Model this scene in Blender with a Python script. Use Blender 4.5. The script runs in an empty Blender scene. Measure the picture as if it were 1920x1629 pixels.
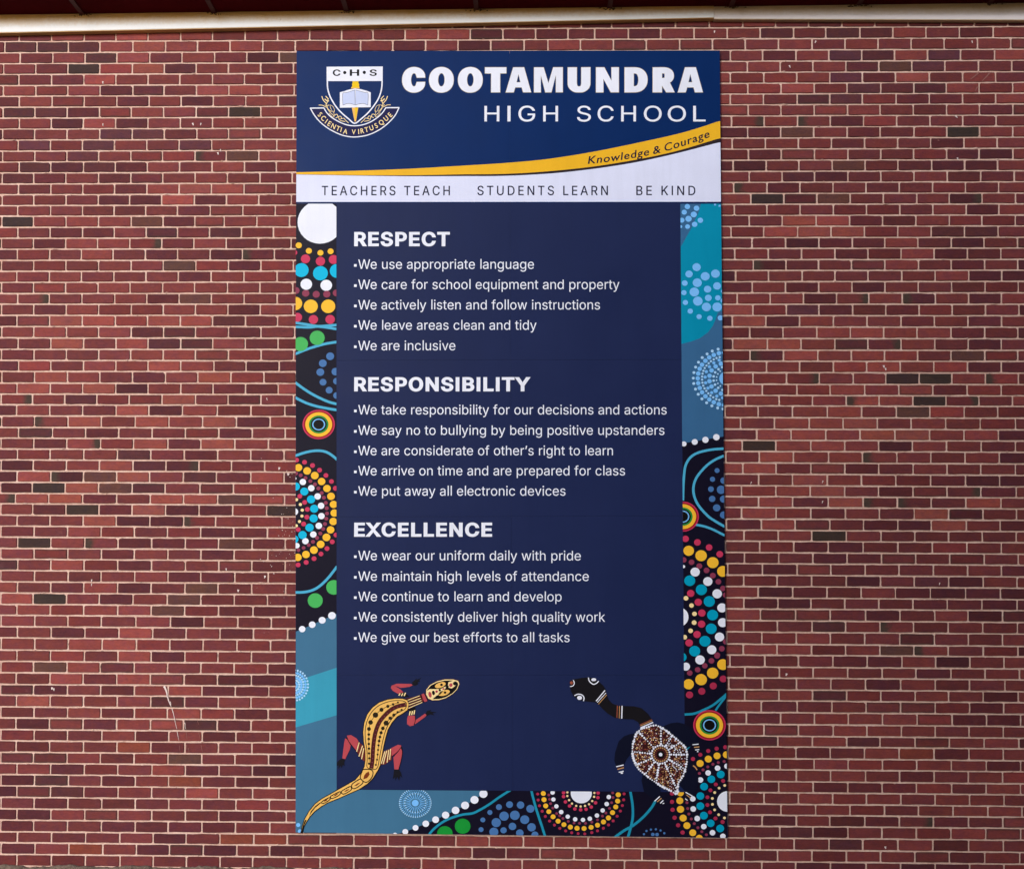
import bpy, math, random
from mathutils import Vector, Matrix
from mathutils.geometry import tessellate_polygon, delaunay_2d_cdt

scene = bpy.context.scene
COL = scene.collection

# ------------------------------------------------------------------ camera, sky, sun, exposure
CAM_LOC = Vector((0.09057, -5.74278, 2.12013))
CAM_AXES = Matrix([[0.9999279, 0.0115589, 0.0032665], [-0.0030453, -0.0191092, 0.9998128], [-0.0116192, 0.9997506, 0.0190726]])      # rows: right, up, forward
cd = bpy.data.cameras.new('camera')
cam = bpy.data.objects.new('camera', cd); COL.objects.link(cam)
cd.sensor_fit = 'HORIZONTAL'; cd.sensor_width = 36.0; cd.lens = 28.125
cd.shift_x = 0.0; cd.shift_y = 251.5 / 1920.0
cd.clip_start = 0.05; cd.clip_end = 500.0
M3 = Matrix((CAM_AXES[0], CAM_AXES[1], -CAM_AXES[2])).transposed()
cam.matrix_world = Matrix.Translation(CAM_LOC) @ M3.to_4x4()
scene.camera = cam

SUN_DIR = Vector((-0.42, -0.88, 0.42)).normalized()     # towards the sun
world = bpy.data.worlds.new('World'); scene.world = world; world.use_nodes = True
wn = world.node_tree.nodes; wl = world.node_tree.links
for n in list(wn): wn.remove(n)
wo = wn.new('ShaderNodeOutputWorld'); bg = wn.new('ShaderNodeBackground'); sky = wn.new('ShaderNodeTexSky')
sky.sky_type = 'NISHITA'; sky.sun_disc = False
sky.sun_elevation = math.asin(SUN_DIR.z); sky.sun_rotation = math.atan2(SUN_DIR.x, SUN_DIR.y)
sky.air_density = 1.0; sky.dust_density = 1.0; sky.ozone_density = 1.0
bg.inputs['Strength'].default_value = 0.085
wl.new(sky.outputs[0], bg.inputs[0]); wl.new(bg.outputs[0], wo.inputs[0])

sd = bpy.data.lights.new('sun', 'SUN'); sd.energy = 1.5; sd.angle = math.radians(30); sd.color = (0.96, 0.97, 1.0)
sun = bpy.data.objects.new('sun', sd); COL.objects.link(sun)
sun.rotation_euler = (-SUN_DIR).to_track_quat('-Z', 'Y').to_euler(); sun.location = (-6, -10, 12)

scene.view_settings.view_transform = 'Standard'; scene.view_settings.look = 'None'
scene.view_settings.exposure = 0.86; scene.view_settings.gamma = 1.0
scene.view_settings.use_curve_mapping = False
scene.cycles.max_bounces = 6; scene.cycles.diffuse_bounces = 4; scene.cycles.glossy_bounces = 2

# ------------------------------------------------------------------ survey tables (millimetres on the wall: x to the right, z up)
ROWS = [[-2,[6238,6233,6157,6152],[[-4889,-4652,-4415,-4178,-3941,-3704,-3469,-3237,-3005,-2761,-2522,-2287,-2047,-1808,-1570,-1341,-1113,-884,-656,-422,-190,47,280,514,734,962,1197,1442,1684,1920,2158,2398,2636,2876,3113,3350,3591,3829,4067,4306,4544,4782]]],[-1,[6157,6152,6076,6070],[[-4785,-4547,-4310,-4073,-3836,-3598,-3360,-3119,-2885,-2650,-2410,-2177,-1937,-1700,-1466,-1232,-1003,-768,-526,-293,-56,182,418,611,856,1090,1332,1571,1809,2050,2282,2528,2765,3003,3243,3486,3725,3965,4204,4443,4683]]],[0,[6076,6070,5993,5987],[[-4887,-4650,-4413,-4177,-3940,-3703,-3467,-3236,-3004,-2760,-2521,-2286,-2047,-1808,-1570,-1336,-1093,-858,-618,-382,-144,99,272,508,747,985,1227,1464,1701,1941,2183,2421,2658,2896,3133,3372,3610,3849,4087,4326,4564,4803]]],[1,[5993,5987,5912,5905],[[-4777,-4540,-4302,-4064,-3827,-3589,-3348,-3111,-2877,-2635,-2399,-2160,-1924,-1687,-1450,-1212],[1355,1593,1826,2067,2304,2540,2776,3014,3250,3494,3731,3969,4207,4444,4682]]],[2,[5912,5905,5833,5823],[[-4891,-4655,-4418,-4182,-3946,-3709,-3473,-3236,-3002,-2762,-2528,-2294,-2058,-1821,-1582,-1346],[1240,1478,1716,1953,2188,2426,2663,2900,3137,3378,3617,3854,4092,4329,4567,4805]]],[3,[5833,5823,5751,5744],[[-4780,-4543,-4306,-4069,-3833,-3596,-3355,-3117,-2883,-2646,-2413,-2173,-1940,-1701,-1464,-1227],[1355,1593,1834,2072,2310,2544,2781,3025,3264,3501,3739,3977,4216,4454,4693]]],[4,[5751,5744,5671,5666],[[-4895,-4657,-4420,-4183,-3946,-3709,-3471,-3234,-2997,-2757,-2528,-2290,-2053,-1814,-1575,-1338],[1242,1480,1718,1958,2197,2434,2676,2913,3146,3382,3621,3859,4097,4335,4573,4811]]],[5,[5671,5666,5590,5588],[[-4778,-4541,-4303,-4066,-3828,-3591,-3349,-3113,-2873,-2636,-2402,-2166,-1929,-1691,-1454,-1216],[1354,1592,1831,2074,2309,2543,2786,3024,3263,3499,3738,3976,4214,4453,4691]]],[6,[5590,5588,5510,5506],[[-4891,-4654,-4418,-4182,-3945,-3709,-3475,-3237,-3000,-2766,-2529,-2290,-2053,-1818,-1582,-1345],[1245,1483,1721,1957,2196,2436,2670,2908,3147,3383,3622,3860,4097,4335,4573,4810]]],[7,[5510,5506,5429,5426],[[-4770,-4534,-4297,-4061,-3825,-3588,-3353,-3118,-2880,-2643,-2405,-2170,-1937,-1698,-1462,-1225],[1363,1601,1836,2077,2312,2551,2788,3028,3262,3501,3739,3977,4214,4452,4689]]],[8,[5429,5426,5348,5345],[[-4894,-4657,-4420,-4183,-3947,-3710,-3475,-3235,-2995,-2758,-2522,-2283,-2052,-1813,-1578,-1341],[1241,1479,1717,1955,2192,2433,2669,2913,3148,3382,3620,3858,4096,4334,4572,4810]]],[9,[5348,5345,5266,5265],[[-4779,-4542,-4305,-4068,-3831,-3594,-3357,-3122,-2886,-2649,-2413,-2174,-1938,-1699,-1462,-1225],[1369,1606,1844,2082,2319,2558,2795,3032,3270,3508,3746,3984,4221,4459,4697]]],[10,[5266,5265,5187,5183],[[-4881,-4647,-4412,-4177,-3942,-3707,-3470,-3235,-3002,-2765,-2534,-2295,-2067,-1829,-1594,-1359],[1248,1485,1722,1958,2197,2438,2674,2908,3145,3378,3620,3858,4095,4332,4569,4807]]],[11,[5187,5183,5106,5102],[[-4760,-4525,-4290,-4054,-3819,-3584,-3352,-3112,-2878,-2644,-2408,-2170,-1933,-1701,-1465,-1230],[1375,1612,1850,2085,2324,2561,2796,3037,3274,3510,3748,3985,4222,4459,4697]]],[12,[5106,5102,5025,5022],[[-4889,-4653,-4416,-4180,-3944,-3708,-3476,-3240,-3000,-2763,-2530,-2293,-2058,-1819,-1583,-1347],[1253,1490,1728,1963,2197,2437,2673,2910,3149,3388,3627,3864,4102,4339,4577,4814]]],[13,[5025,5022,4945,4941],[[-4765,-4530,-4294,-4058,-3823,-3587,-3349,-3115,-2882,-2645,-2409,-2173,-1935,-1701,-1466,-1230],[1378,1615,1855,2092,2329,2566,2805,3043,3279,3515,3752,3990,4227,4464,4702]]],[14,[4945,4941,4865,4862],[[-4882,-4647,-4411,-4176,-3941,-3706,-3474,-3237,-3000,-2770,-2536,-2297,-2062,-1826,-1589,-1353],[1265,1502,1739,1976,2213,2453,2690,2929,3162,3396,3635,3872,4109,4346,4583,4820]]],[15,[4865,4862,4788,4781],[[-4768,-4532,-4297,-4061,-3826,-3590,-3349,-3115,-2883,-2652,-2419,-2180,-1942,-1706,-1470,-1235],[1382,1619,1854,2092,2331,2569,2808,3044,3283,3516,3753,3990,4227,4464,4701]]],[16,[4788,4781,4706,4702],[[-4875,-4641,-4407,-4173,-3939,-3705,-3474,-3234,-2996,-2757,-2524,-2291,-2077,-1839,-1601,-1367],[1250,1489,1727,1964,2207,2447,2683,2922,3161,3394,3633,3872,4110,4348,4587,4825]]],[17,[4706,4702,4626,4620],[[-4755,-4522,-4288,-4054,-3820,-3587,-3350,-3113,-2880,-2647,-2417,-2184,-1951,-1717,-1483,-1249],[1357,1596,1831,2074,2314,2553,2792,3031,3269,3509,3748,3987,4226,4465,4704]]],[18,[4626,4620,4546,4542],[[-4881,-4646,-4411,-4176,-3940,-3705,-3471,-3235,-3002,-2765,-2532,-2297,-2061,-1826,-1588,-1353],[1273,1510,1747,1987,2227,2466,2699,2935,3174,3408,3646,3883,4120,4358,4595,4832]]],[19,[4546,4542,4463,4460],[[-4761,-4527,-4292,-4057,-3822,-3588,-3351,-3118,-2887,-2650,-2415,-2177,-1942,-1710,-1475,-1240],[1384,1622,1863,2102,2341,2577,2815,3051,3289,3527,3765,4003,4241,4479,4717]]],[20,[4463,4460,4383,4382],[[-4888,-4651,-4414,-4177,-3940,-3703,-3467,-3230,-2992,-2753,-2519,-2281,-2043,-1807,-1570,-1333],[1282,1519,1755,1990,2223,2459,2698,2938,3173,3411,3647,3883,4120,4356,4592,4829]]],[21,[4383,4382,4302,4301],[[-4776,-4539,-4301,-4064,-3826,-3589,-3351,-3116,-2879,-2644,-2408,-2169,-1929,-1688,-1450,-1213],[1390,1628,1865,2105,2341,2577,2818,3058,3296,3532,3770,4008,4247,4485,4723]]],[22,[4302,4301,4220,4219],[[-4881,-4645,-4409,-4173,-3936,-3700,-3466,-3231,-2994,-2759,-2522,-2288,-2049,-1812,-1574,-1338],[1271,1509,1747,1986,2225,2462,2698,2936,3174,3413,3649,3886,4124,4362,4600,4837]]],[23,[4220,4219,4143,4136],[[-4764,-4527,-4291,-4054,-3817,-3580,-3349,-3110,-2871,-2636,-2400,-2165,-1927,-1686,-1450,-1213],[1403,1639,1876,2115,2351,2582,2821,3057,3295,3528,3764,4000,4236,4472,4708]]],[24,[4143,4136,4061,4053],[[-4880,-4643,-4407,-4170,-3934,-3698,-3462,-3223,-2987,-2748,-2515,-2280,-2044,-1808,-1570,-1334],[1277,1514,1752,1991,2225,2466,2703,2941,3177,3414,3653,3891,4128,4366,4603,4841]]],[25,[4061,4053,3979,3972],[[-4772,-4535,-4297,-4059,-3821,-3584,-3345,-3106,-2864,-2629,-2390,-2155,-1915,-1682,-1444,-1206],[1363,1604,1844,2086,2328,2569,2811,3050,3289,3528,3769,4010,4250,4491,4731]]],[26,[3979,3972,3896,3888],[[-4883,-4646,-4408,-4170,-3933,-3695,-3459,-3220,-2985,-2747,-2511,-2278,-2038,-1801,-1557,-1319],[1250,1489,1728,1967,2209,2449,2687,2925,3168,3407,3643,3883,4122,4362,4601,4840]]],[27,[3896,3888,3813,3804],[[-4757,-4520,-4283,-4046,-3809,-3572,-3333,-3094,-2856,-2623,-2385,-2151,-1915,-1676,-1439,-1201],[1367,1607,1854,2096,2338,2574,2811,3051,3290,3525,3764,4004,4244,4484,4723]]],[28,[3813,3804,3731,3725],[[-4876,-4640,-4403,-4166,-3929,-3693,-3455,-3218,-2983,-2749,-2511,-2277,-2037,-1799,-1562,-1325],[1252,1491,1730,1970,2215,2456,2692,2928,3166,3406,3642,3881,4120,4359,4598,4837]]],[29,[3731,3725,3652,3641],[[-4755,-4517,-4280,-4042,-3805,-3567,-3331,-3092,-2856,-2621,-2383,-2142,-1908,-1667,-1430,-1192],[1367,1607,1848,2085,2327,2563,2804,3042,3283,3523,3763,4003,4242,4482,4721]]],[30,[3652,3641,3567,3558],[[-4880,-4641,-4403,-4165,-3926,-3688,-3449,-3208,-2972,-2734,-2493,-2258,-2017,-1777,-1542,-1304],[1276,1513,1750,1992,2225,2467,2700,2938,3171,3410,3645,3882,4119,4356,4593,4830]]],[31,[3567,3558,3487,3477],[[-4766,-4528,-4290,-4052,-3814,-3576,-3332,-3096,-2855,-2619,-2381,-2146,-1909,-1673,-1435,-1197],[1331,1574,1818,2064,2303,2549,2792,3035,3279,3522,3765,4009,4252,4496,4739]]],[32,[3487,3477,3408,3402],[[-4874,-4637,-4401,-4164,-3928,-3691,-3461,-3225,-2992,-2756,-2516,-2273,-2036,-1798,-1561,-1325],[1223,1461,1698,1937,2176,2417,2652,2893,3128,3363,3601,3839,4077,4315,4553,4791]]],[33,[3408,3402,3328,3317],[[-4797,-4553,-4308,-4064,-3820,-3576,-3334,-3093,-2850,-2612,-2366,-2114,-1869,-1623,-1379],[1308,1551,1787,2032,2282,2526,2774,3013,3257,3496,3739,3982,4225,4468,4711]]],[34,[3328,3317,3244,3234],[[-4907,-4663,-4418,-4174,-3930,-3685,-3444,-3200,-2956,-2709,-2464,-2220,-1974,-1729,-1485,-1240],[1415,1660,1904,2152,2394,2638,2879,3125,3371,3621,3866,4111,4356,4601,4846]]],[35,[3244,3234,3166,3153],[[-4771,-4529,-4286,-4044,-3801,-3559,-3312,-3071,-2828,-2585,-2344,-2101,-1858,-1619,-1377],[1285,1531,1777,2022,2270,2514,2763,3010,3254,3499,3745,3991,4236,4482,4728]]],[36,[3166,3153,3087,3073],[[-4903,-4659,-4416,-4173,-3929,-3686,-3447,-3206,-2960,-2720,-2471,-2230,-1984,-1739,-1496,-1252],[1187,1430,1673,1913,2162,2405,2646,2887,3130,3376,3619,3862,4106,4349,4592,4835]]],[37,[3087,3073,3008,2989],[[-4778,-4535,-4293,-4050,-3808,-3565,-3327,-3081,-2837,-2593,-2350,-2108,-1868,-1626,-1383],[1312,1556,1794,2039,2289,2531,2776,3018,3261,3504,3748,3991,4235,4478,4722]]],[38,[3008,2989,2928,2908],[[-4882,-4642,-4403,-4163,-3923,-3683,-3448,-3207,-2967,-2722,-2482,-2243,-2006,-1766,-1526,-1286],[1191,1434,1677,1915,2162,2404,2647,2891,3132,3372,3618,3860,4103,4346,4588,4831]]],[39,[2928,2908,2846,2825],[[-4779,-4536,-4293,-4051,-3808,-3565,-3319,-3081,-2840,-2600,-2354,-2115,-1866,-1624,-1382],[1299,1544,1789,2031,2280,2523,2767,3016,3262,3505,3750,3995,4241,4486,4731]]],[40,[2846,2825,2765,2747],[[-4897,-4654,-4411,-4169,-3926,-3683,-3454,-3213,-2970,-2726,-2486,-2234,-1990,-1742,-1499,-1256],[1423,1667,1912,2157,2403,2644,2889,3131,3371,3622,3866,4111,4355,4600,4844]]],[41,[2765,2747,2690,2668],[[-4798,-4553,-4309,-4064,-3820,-3575,-3332,-3085,-2838,-2593,-2352,-2104,-1865,-1619,-1375],[1296,1542,1789,2032,2285,2534,2778,3018,3264,3513,3759,4006,4252,4498,4745]]],[42,[2690,2668,2607,2586],[[-4888,-4647,-4405,-4164,-3922,-3681,-3448,-3206,-2965,-2724,-2481,-2239,-1994,-1749,-1508,-1266],[1422,1667,1914,2161,2407,2649,2897,3141,3386,3623,3868,4112,4357,4601,4846]]],[43,[2607,2586,2528,2505],[[-4763,-4523,-4282,-4042,-3801,-3560,-3320,-3079,-2839,-2594,-2350,-2117,-1878,-1636,-1395],[1315,1558,1808,2049,2296,2536,2780,3017,3266,3506,3749,3993,4236,4480,4723]]],[44,[2528,2505,2448,2427],[[-4889,-4647,-4405,-4163,-3920,-3678,-3435,-3191,-2948,-2706,-2466,-2225,-1986,-1741,-1499,-1257],[1200,1442,1684,1928,2167,2413,2660,2900,3140,3379,3619,3861,4103,4345,4587,4829]]],[45,[2448,2427,2367,2346],[[-4767,-4524,-4282,-4039,-3796,-3553,-3312,-3066,-2824,-2580,-2335,-2095,-1851,-1612,-1369],[1305,1551,1796,2039,2284,2532,2779,3024,3270,3513,3758,4003,4248,4494,4739]]],[46,[2367,2346,2288,2266],[[-4887,-4645,-4403,-4160,-3918,-3676,-3433,-3187,-2944,-2704,-2461,-2221,-1981,-1737,-1495,-1253],[1200,1443,1687,1931,2174,2418,2663,2905,3147,3392,3632,3875,4118,4361,4604,4847]]],[47,[2288,2266,2207,2183],[[-4764,-4521,-4279,-4036,-3794,-3551,-3310,-3069,-2824,-2579,-2333,-2091,-1852,-1611,-1368],[1325,1568,1815,2062,2302,2546,2786,3030,3274,3513,3757,4000,4243,4486,4729]]],[48,[2207,2183,2125,2103],[[-4886,-4644,-4401,-4158,-3916,-3673,-3428,-3182,-2944,-2699,-2458,-2220,-1975,-1732,-1490,-1247],[1195,1438,1681,1919,2165,2411,2654,2894,3138,3383,3622,3865,4108,4350,4593,4836]]],[49,[2125,2103,2044,2021],[[-4766,-4523,-4280,-4037,-3794,-3551,-3308,-3068,-2824,-2579,-2334,-2095,-1851,-1606,-1363],[1292,1538,1784,2030,2274,2517,2760,3008,3257,3504,3750,3996,4242,4487,4733]]],[50,[2044,2021,1962,1943],[[-4880,-4638,-4396,-4154,-3912,-3671,-3436,-3193,-2954,-2710,-2462,-2218,-1976,-1737,-1495,-1253],[1198,1440,1682,1924,2159,2400,2642,2884,3127,3372,3621,3863,4105,4348,4590,4832]]],[51,[1962,1943,1884,1859],[[-4774,-4529,-4285,-4041,-3796,-3552,-3309,-3066,-2820,-2577,-2335,-2090,-1840,-1597,-1352],[1310,1555,1800,2050,2296,2547,2792,3038,3273,3518,3763,4008,4254,4499,4744]]],[52,[1884,1859,1802,1777],[[-4890,-4645,-4401,-4156,-3911,-3666,-3421,-3180,-2937,-2687,-2436,-2194,-1950,-1707,-1462,-1217],[1194,1437,1680,1920,2167,2405,2649,2887,3132,3377,3622,3864,4107,4350,4593,4835]]],[53,[1802,1777,1721,1689],[[-4769,-4524,-4280,-4035,-3790,-3546,-3301,-3055,-2809,-2564,-2322,-2078,-1835,-1590,-1345],[1315,1559,1809,2054,2296,2540,2789,3034,3274,3516,3761,4005,4250,4495,4739]]],[54,[1721,1689,1633,1615],[[-4884,-4639,-4395,-4151,-3907,-3663,-3418,-3175,-2929,-2681,-2439,-2198,-1954,-1711,-1467,-1223],[1190,1434,1677,1917,2163,2404,2648,2888,3131,3379,3624,3867,4110,4354,4597,4840]]],[55,[1633,1615,1552,1529],[[-4759,-4516,-4273,-4031,-3788,-3546,-3303,-3058,-2813,-2573,-2329,-2090,-1848,-1605,-1362],[1339,1582,1830,2069,2314,2557,2803,3042,3284,3525,3768,4011,4254,4497,4740]]],[56,[1552,1529,1470,1452],[[-4871,-4630,-4388,-4146,-3905,-3663,-3426,-3181,-2941,-2694,-2454,-2213,-1973,-1730,-1488,-1247],[1202,1445,1688,1933,2173,2419,2662,2902,3150,3391,3634,3877,4120,4363,4606,4849]]],[57,[1470,1452,1386,1369],[[-4765,-4522,-4279,-4036,-3793,-3550,-3304,-3064,-2821,-2577,-2333,-2092,-1847,-1606,-1363],[1329,1573,1813,2054,2299,2545,2793,3038,3280,3531,3775,4020,4264,4509,4754]]],[58,[1386,1369,1309,1290],[[-4873,-4631,-4388,-4146,-3903,-3661,-3423,-3176,-2936,-2692,-2447,-2203,-1962,-1721,-1478,-1236],[1203,1445,1687,1930,2168,2410,2652,2895,3132,3376,3623,3865,4107,4349,4591,4833]]],[59,[1309,1290,1225,1207],[[-4759,-4516,-4274,-4031,-3789,-3546,-3301,-3059,-2815,-2572,-2328,-2084,-1849,-1607,-1364],[1314,1559,1804,2059,2305,2547,2792,3037,3279,3520,3765,4010,4255,4501,4746]]],[60,[1225,1207,1146,1121],[[-4867,-4625,-4383,-4142,-3900,-3658,-3416,-3173,-2932,-2690,-2451,-2207,-1966,-1724,-1482,-1240],[1213,1455,1698,1941,2181,2421,2664,2908,3156,3398,3639,3881,4124,4366,4609,4852]]],[61,[1146,1121,1062,1039],[[-4761,-4518,-4276,-4033,-3790,-3547,-3303,-3060,-2817,-2573,-2334,-2090,-1847,-1605,-1362],[1335,1577,1823,2067,2314,2552,2797,3036,3274,3516,3759,4001,4244,4486,4728]]],[62,[1062,1039,982,964],[[-4872,-4629,-4386,-4142,-3899,-3655,-3413,-3172,-2923,-2681,-2440,-2198,-1955,-1709,-1465,-1222],[1201,1443,1686,1921,2166,2409,2645,2893,3135,3380,3626,3868,4111,4353,4596,4838]]],[63,[982,964,900,880],[[-4759,-4516,-4272,-4029,-3786,-3543,-3300,-3055,-2813,-2568,-2322,-2080,-1839,-1596,-1353],[1322,1566,1809,2049,2292,2534,2779,3026,3273,3515,3759,4002,4246,4490,4734]]],[64,[900,880,820,802],[[-4862,-4620,-4378,-4137,-3895,-3653,-3416,-3172,-2932,-2688,-2443,-2200,-1961,-1718,-1477,-1235],[1214,1456,1698,1937,2178,2419,2661,2903,3148,3394,3636,3878,4120,4362,4605,4847]]],[65,[820,802,740,717],[[-4749,-4506,-4263,-4020,-3777,-3534,-3291,-3047,-2805,-2558,-2317,-2074,-1835,-1591,-1348],[1333,1575,1811,2052,2294,2541,2781,3026,3266,3508,3750,3991,4233,4475,4717]]],[66,[740,717,659,640],[[-4857,-4615,-4374,-4132,-3890,-3648,-3406,-3161,-2922,-2677,-2437,-2196,-1955,-1714,-1472,-1230],[1199,1443,1686,1926,2170,2415,2658,2900,3149,3391,3634,3878,4121,4365,4608,4852]]],[67,[659,640,577,558],[[-4746,-4503,-4260,-4018,-3775,-3532,-3289,-3047,-2801,-2558,-2315,-2074,-1831,-1590,-1347],[1334,1577,1822,2065,2308,2546,2790,3032,3274,3517,3759,4002,4245,4487,4730]]],[68,[577,558,495,482],[[-4856,-4614,-4372,-4130,-3888,-3646,-3406,-3162,-2918,-2676,-2434,-2194,-1950,-1710,-1468,-1226],[1214,1457,1700,1942,2187,2429,2674,2913,3157,3403,3644,3887,4130,4374,4617,4860]]],[69,[495,482,414,403],[[-4743,-4500,-4257,-4015,-3772,-3529,-3284,-3039,-2799,-2556,-2313,-2073,-1832,-1588,-1346],[1322,1565,1808,2051,2287,2534,2778,3018,3266,3508,3750,3993,4236,4479,4722]]],[70,[414,403,331,320],[[-4858,-4615,-4373,-4130,-3888,-3645,-3407,-3163,-2918,-2674,-2436,-2193,-1952,-1705,-1462,-1220],[1202,1445,1688,1933,2167,2415,2654,2897,3142,3386,3632,3875,4117,4360,4603,4846]]],[71,[331,320,253,235],[[-4739,-4496,-4253,-4010,-3767,-3524,-3276,-3031,-2784,-2543,-2306,-2063,-1819,-1579,-1340,-1101,-858,-614,-372,-133,111,327,573,816,1062,1308,1553,1793,2035,2280,2519,2767,3013,3266,3509,3753,3997,4242,4486,4731]]],[72,[253,235,170,152],[[-4851,-4609,-4367,-4125,-3883,-3641,-3395,-3151,-2905,-2663,-2425,-2182,-1941,-1705,-1464,-1224,-984,-738,-494,-255,-13,230,472,715,955,1198,1438,1676,1916,2160,2403,2644,2886,3129,3378,3624,3868,4112,4355,4599,4842]]],[73,[170,152,86,71],[[-4738,-4495,-4252,-4010,-3767,-3525,-3276,-3030,-2780,-2541,-2302,-2060,-1826,-1583,-1342,-1100,-861,-616,-378,-139,103,349,587,830,1074,1313,1556,1804,2044,2291,2541,2785,3029,3271,3513,3757,4002,4247,4491,4736]]]]
TONES = [["k",-3118,5869],["k",-1937,5549],["k",-3117,5227],["k",-3592,4753],["k",-3337,2810],["k",-3082,2648],["k",-1670,2648],["k",-3432,2412],["k",-3313,2008],["k",3268,5390],["k",1854,4905],["k",2818,3607],["k",3053,3607],["k",3010,3438],["k",1792,3119],["k",2288,2461],["d",-3488,5146],["d",-3104,5144],["d",-3573,5067],["d",-3501,6048],["d",-3266,6047],["d",-3030,6046],["d",-2072,4664],["d",-2532,4669],["d",-2039,4021],["d",-2624,3940],["d",-2399,3940],["d",-2035,4025],["d",-2511,3858],["d",-2274,3858],["d",-3116,3454],["d",-3444,3209],["d",-2715,3047],["d",-2601,2966],["d",-2232,2882],["d",-2611,2808],["d",2659,5949],["d",2077,5072],["d",2186,5632],["d",2458,3857],["d",2274,1822],["d",2283,1332],["d",2395,273],["d",2041,361],["d",1798,1004],["d",2523,1008],["d",2019,6120],["d",2660,6110],["d",-2401,5866],["d",-3010,5987],["d",-3494,5555],["d",-3255,5554],["d",2326,6119],["d",2852,4176],["d",3350,4662],["d",3141,4662],["d",-3600,2242],["d",-2388,1279],["d",-2117,1124],["d",-3345,701],["d",-3112,619],["o",-2961,2888],["o",-2847,2807],["o",-1979,2724],["o",-1964,2404],["o",-2342,2000],["o",-2453,1922],["o",-2274,2080],["o",-3306,1520],["o",-2330,860],["o",2778,5867],["o",2070,5387],["o",2441,5152],["o",2765,1657],["o",3225,3768],["o",-2730,3369],["o",-2642,4748],["o",-1601,5949],["o",-2424,4435],["o",-2304,4181],["o",2998,3331],["o",-2617,5886],["o",-1868,5235],["o",2398,4904],["p",2468,5950],["p",3127,5947],["p",3015,5866],["p",2421,5794],["p",2100,4100],["p",-3471,5318],["p",-2981,5317],["p",-3215,5239],["p",-2787,5395],["p",-2552,5394],["p",-2395,5315],["p",2631,5708],["p",2324,5631],["p",2915,2147],["l",-3215,3858],["l",-3218,4026],["l",-2988,4026],["l",-2497,3695],["l",-3337,3617],["l",-2135,3609],["l",-3460,3531],["l",-2981,3531],["l",-2393,3446],["l",-2109,3284],["l",-2582,3291],["l",-3091,3291],["l",-2603,3129],["l",-2107,3125],["l",-2846,2966],["l",-3439,2891],["l",-2724,2889],["l",-3084,2811],["l",-2227,2731],["l",-2957,2571],["l",-2802,1672],["l",-3427,1274],["l",2907,5792],["l",2205,4668],["l",2435,4668],["l",1953,4668],["l",2079,4746],["l",2320,4745],["l",1638,4100],["l",1725,4019],["l",1729,3857],["l",2489,3280],["l",1694,3526],["l",1903,3195],["l",2637,3196],["l",2880,3193],["l",1913,3034],["l",2407,2710],["l",2278,2790],["l",3137,2551],["l",3384,2712],["l",2164,2870],["l",3016,2623],["l",-3199,2725],["l",-2597,2649],["l",-2521,2727],["l",-2165,5707],["l",-1931,5706],["l",-2638,6024],["l",-2636,5867],["l",-2536,4025],["l",-2800,3365],["l",-2158,5001],["l",-2352,5001],["l",-2342,4025],["l",1859,3869],["l",-3452,2725],["i",-2316,707],["i",-1944,292],["i",2900,924],["i",-3029,178],["i",-1764,300],["i",-2654,949],["e",-1822,4508],["e",-3324,3294],["e",-3202,2892],["e",-2267,2569],["e",2105,5472],["e",1651,4991],["e",1768,4429],["e",2836,4184],["e",1763,3768],["e",3418,3607],["e",2444,3438],["e",2568,3035],["e",2555,2710],["e",2793,2711],["e",2765,1820],["e",2916,1654],["e",-2199,5236],["e",-2842,2413],["r",-2660,4587],["r",-3466,4186],["r",-3580,3453],["r",-3619,2728],["r",1806,5473],["r",3379,4906],["r",2562,4184],["r",2789,3857],["r",2167,3607],["r",3337,3438],["r",3354,2792],["r",2976,446],["r",-2972,3128],["r",-2291,2967]]
CLIPS = {"L":[[-1546.8,4858.4],[-1252.4,4857.8],[-1217.2,349.3],[-1510.2,348.8]],"R":[[1225.2,4852.1],[1516.3,4851.5],[1554.5,332.2],[1256.1,332.4]],"B":[[-1512.8,654.7],[1555.1,651.2],[1554.5,332.2],[-1510.2,348.8]]}
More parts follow.
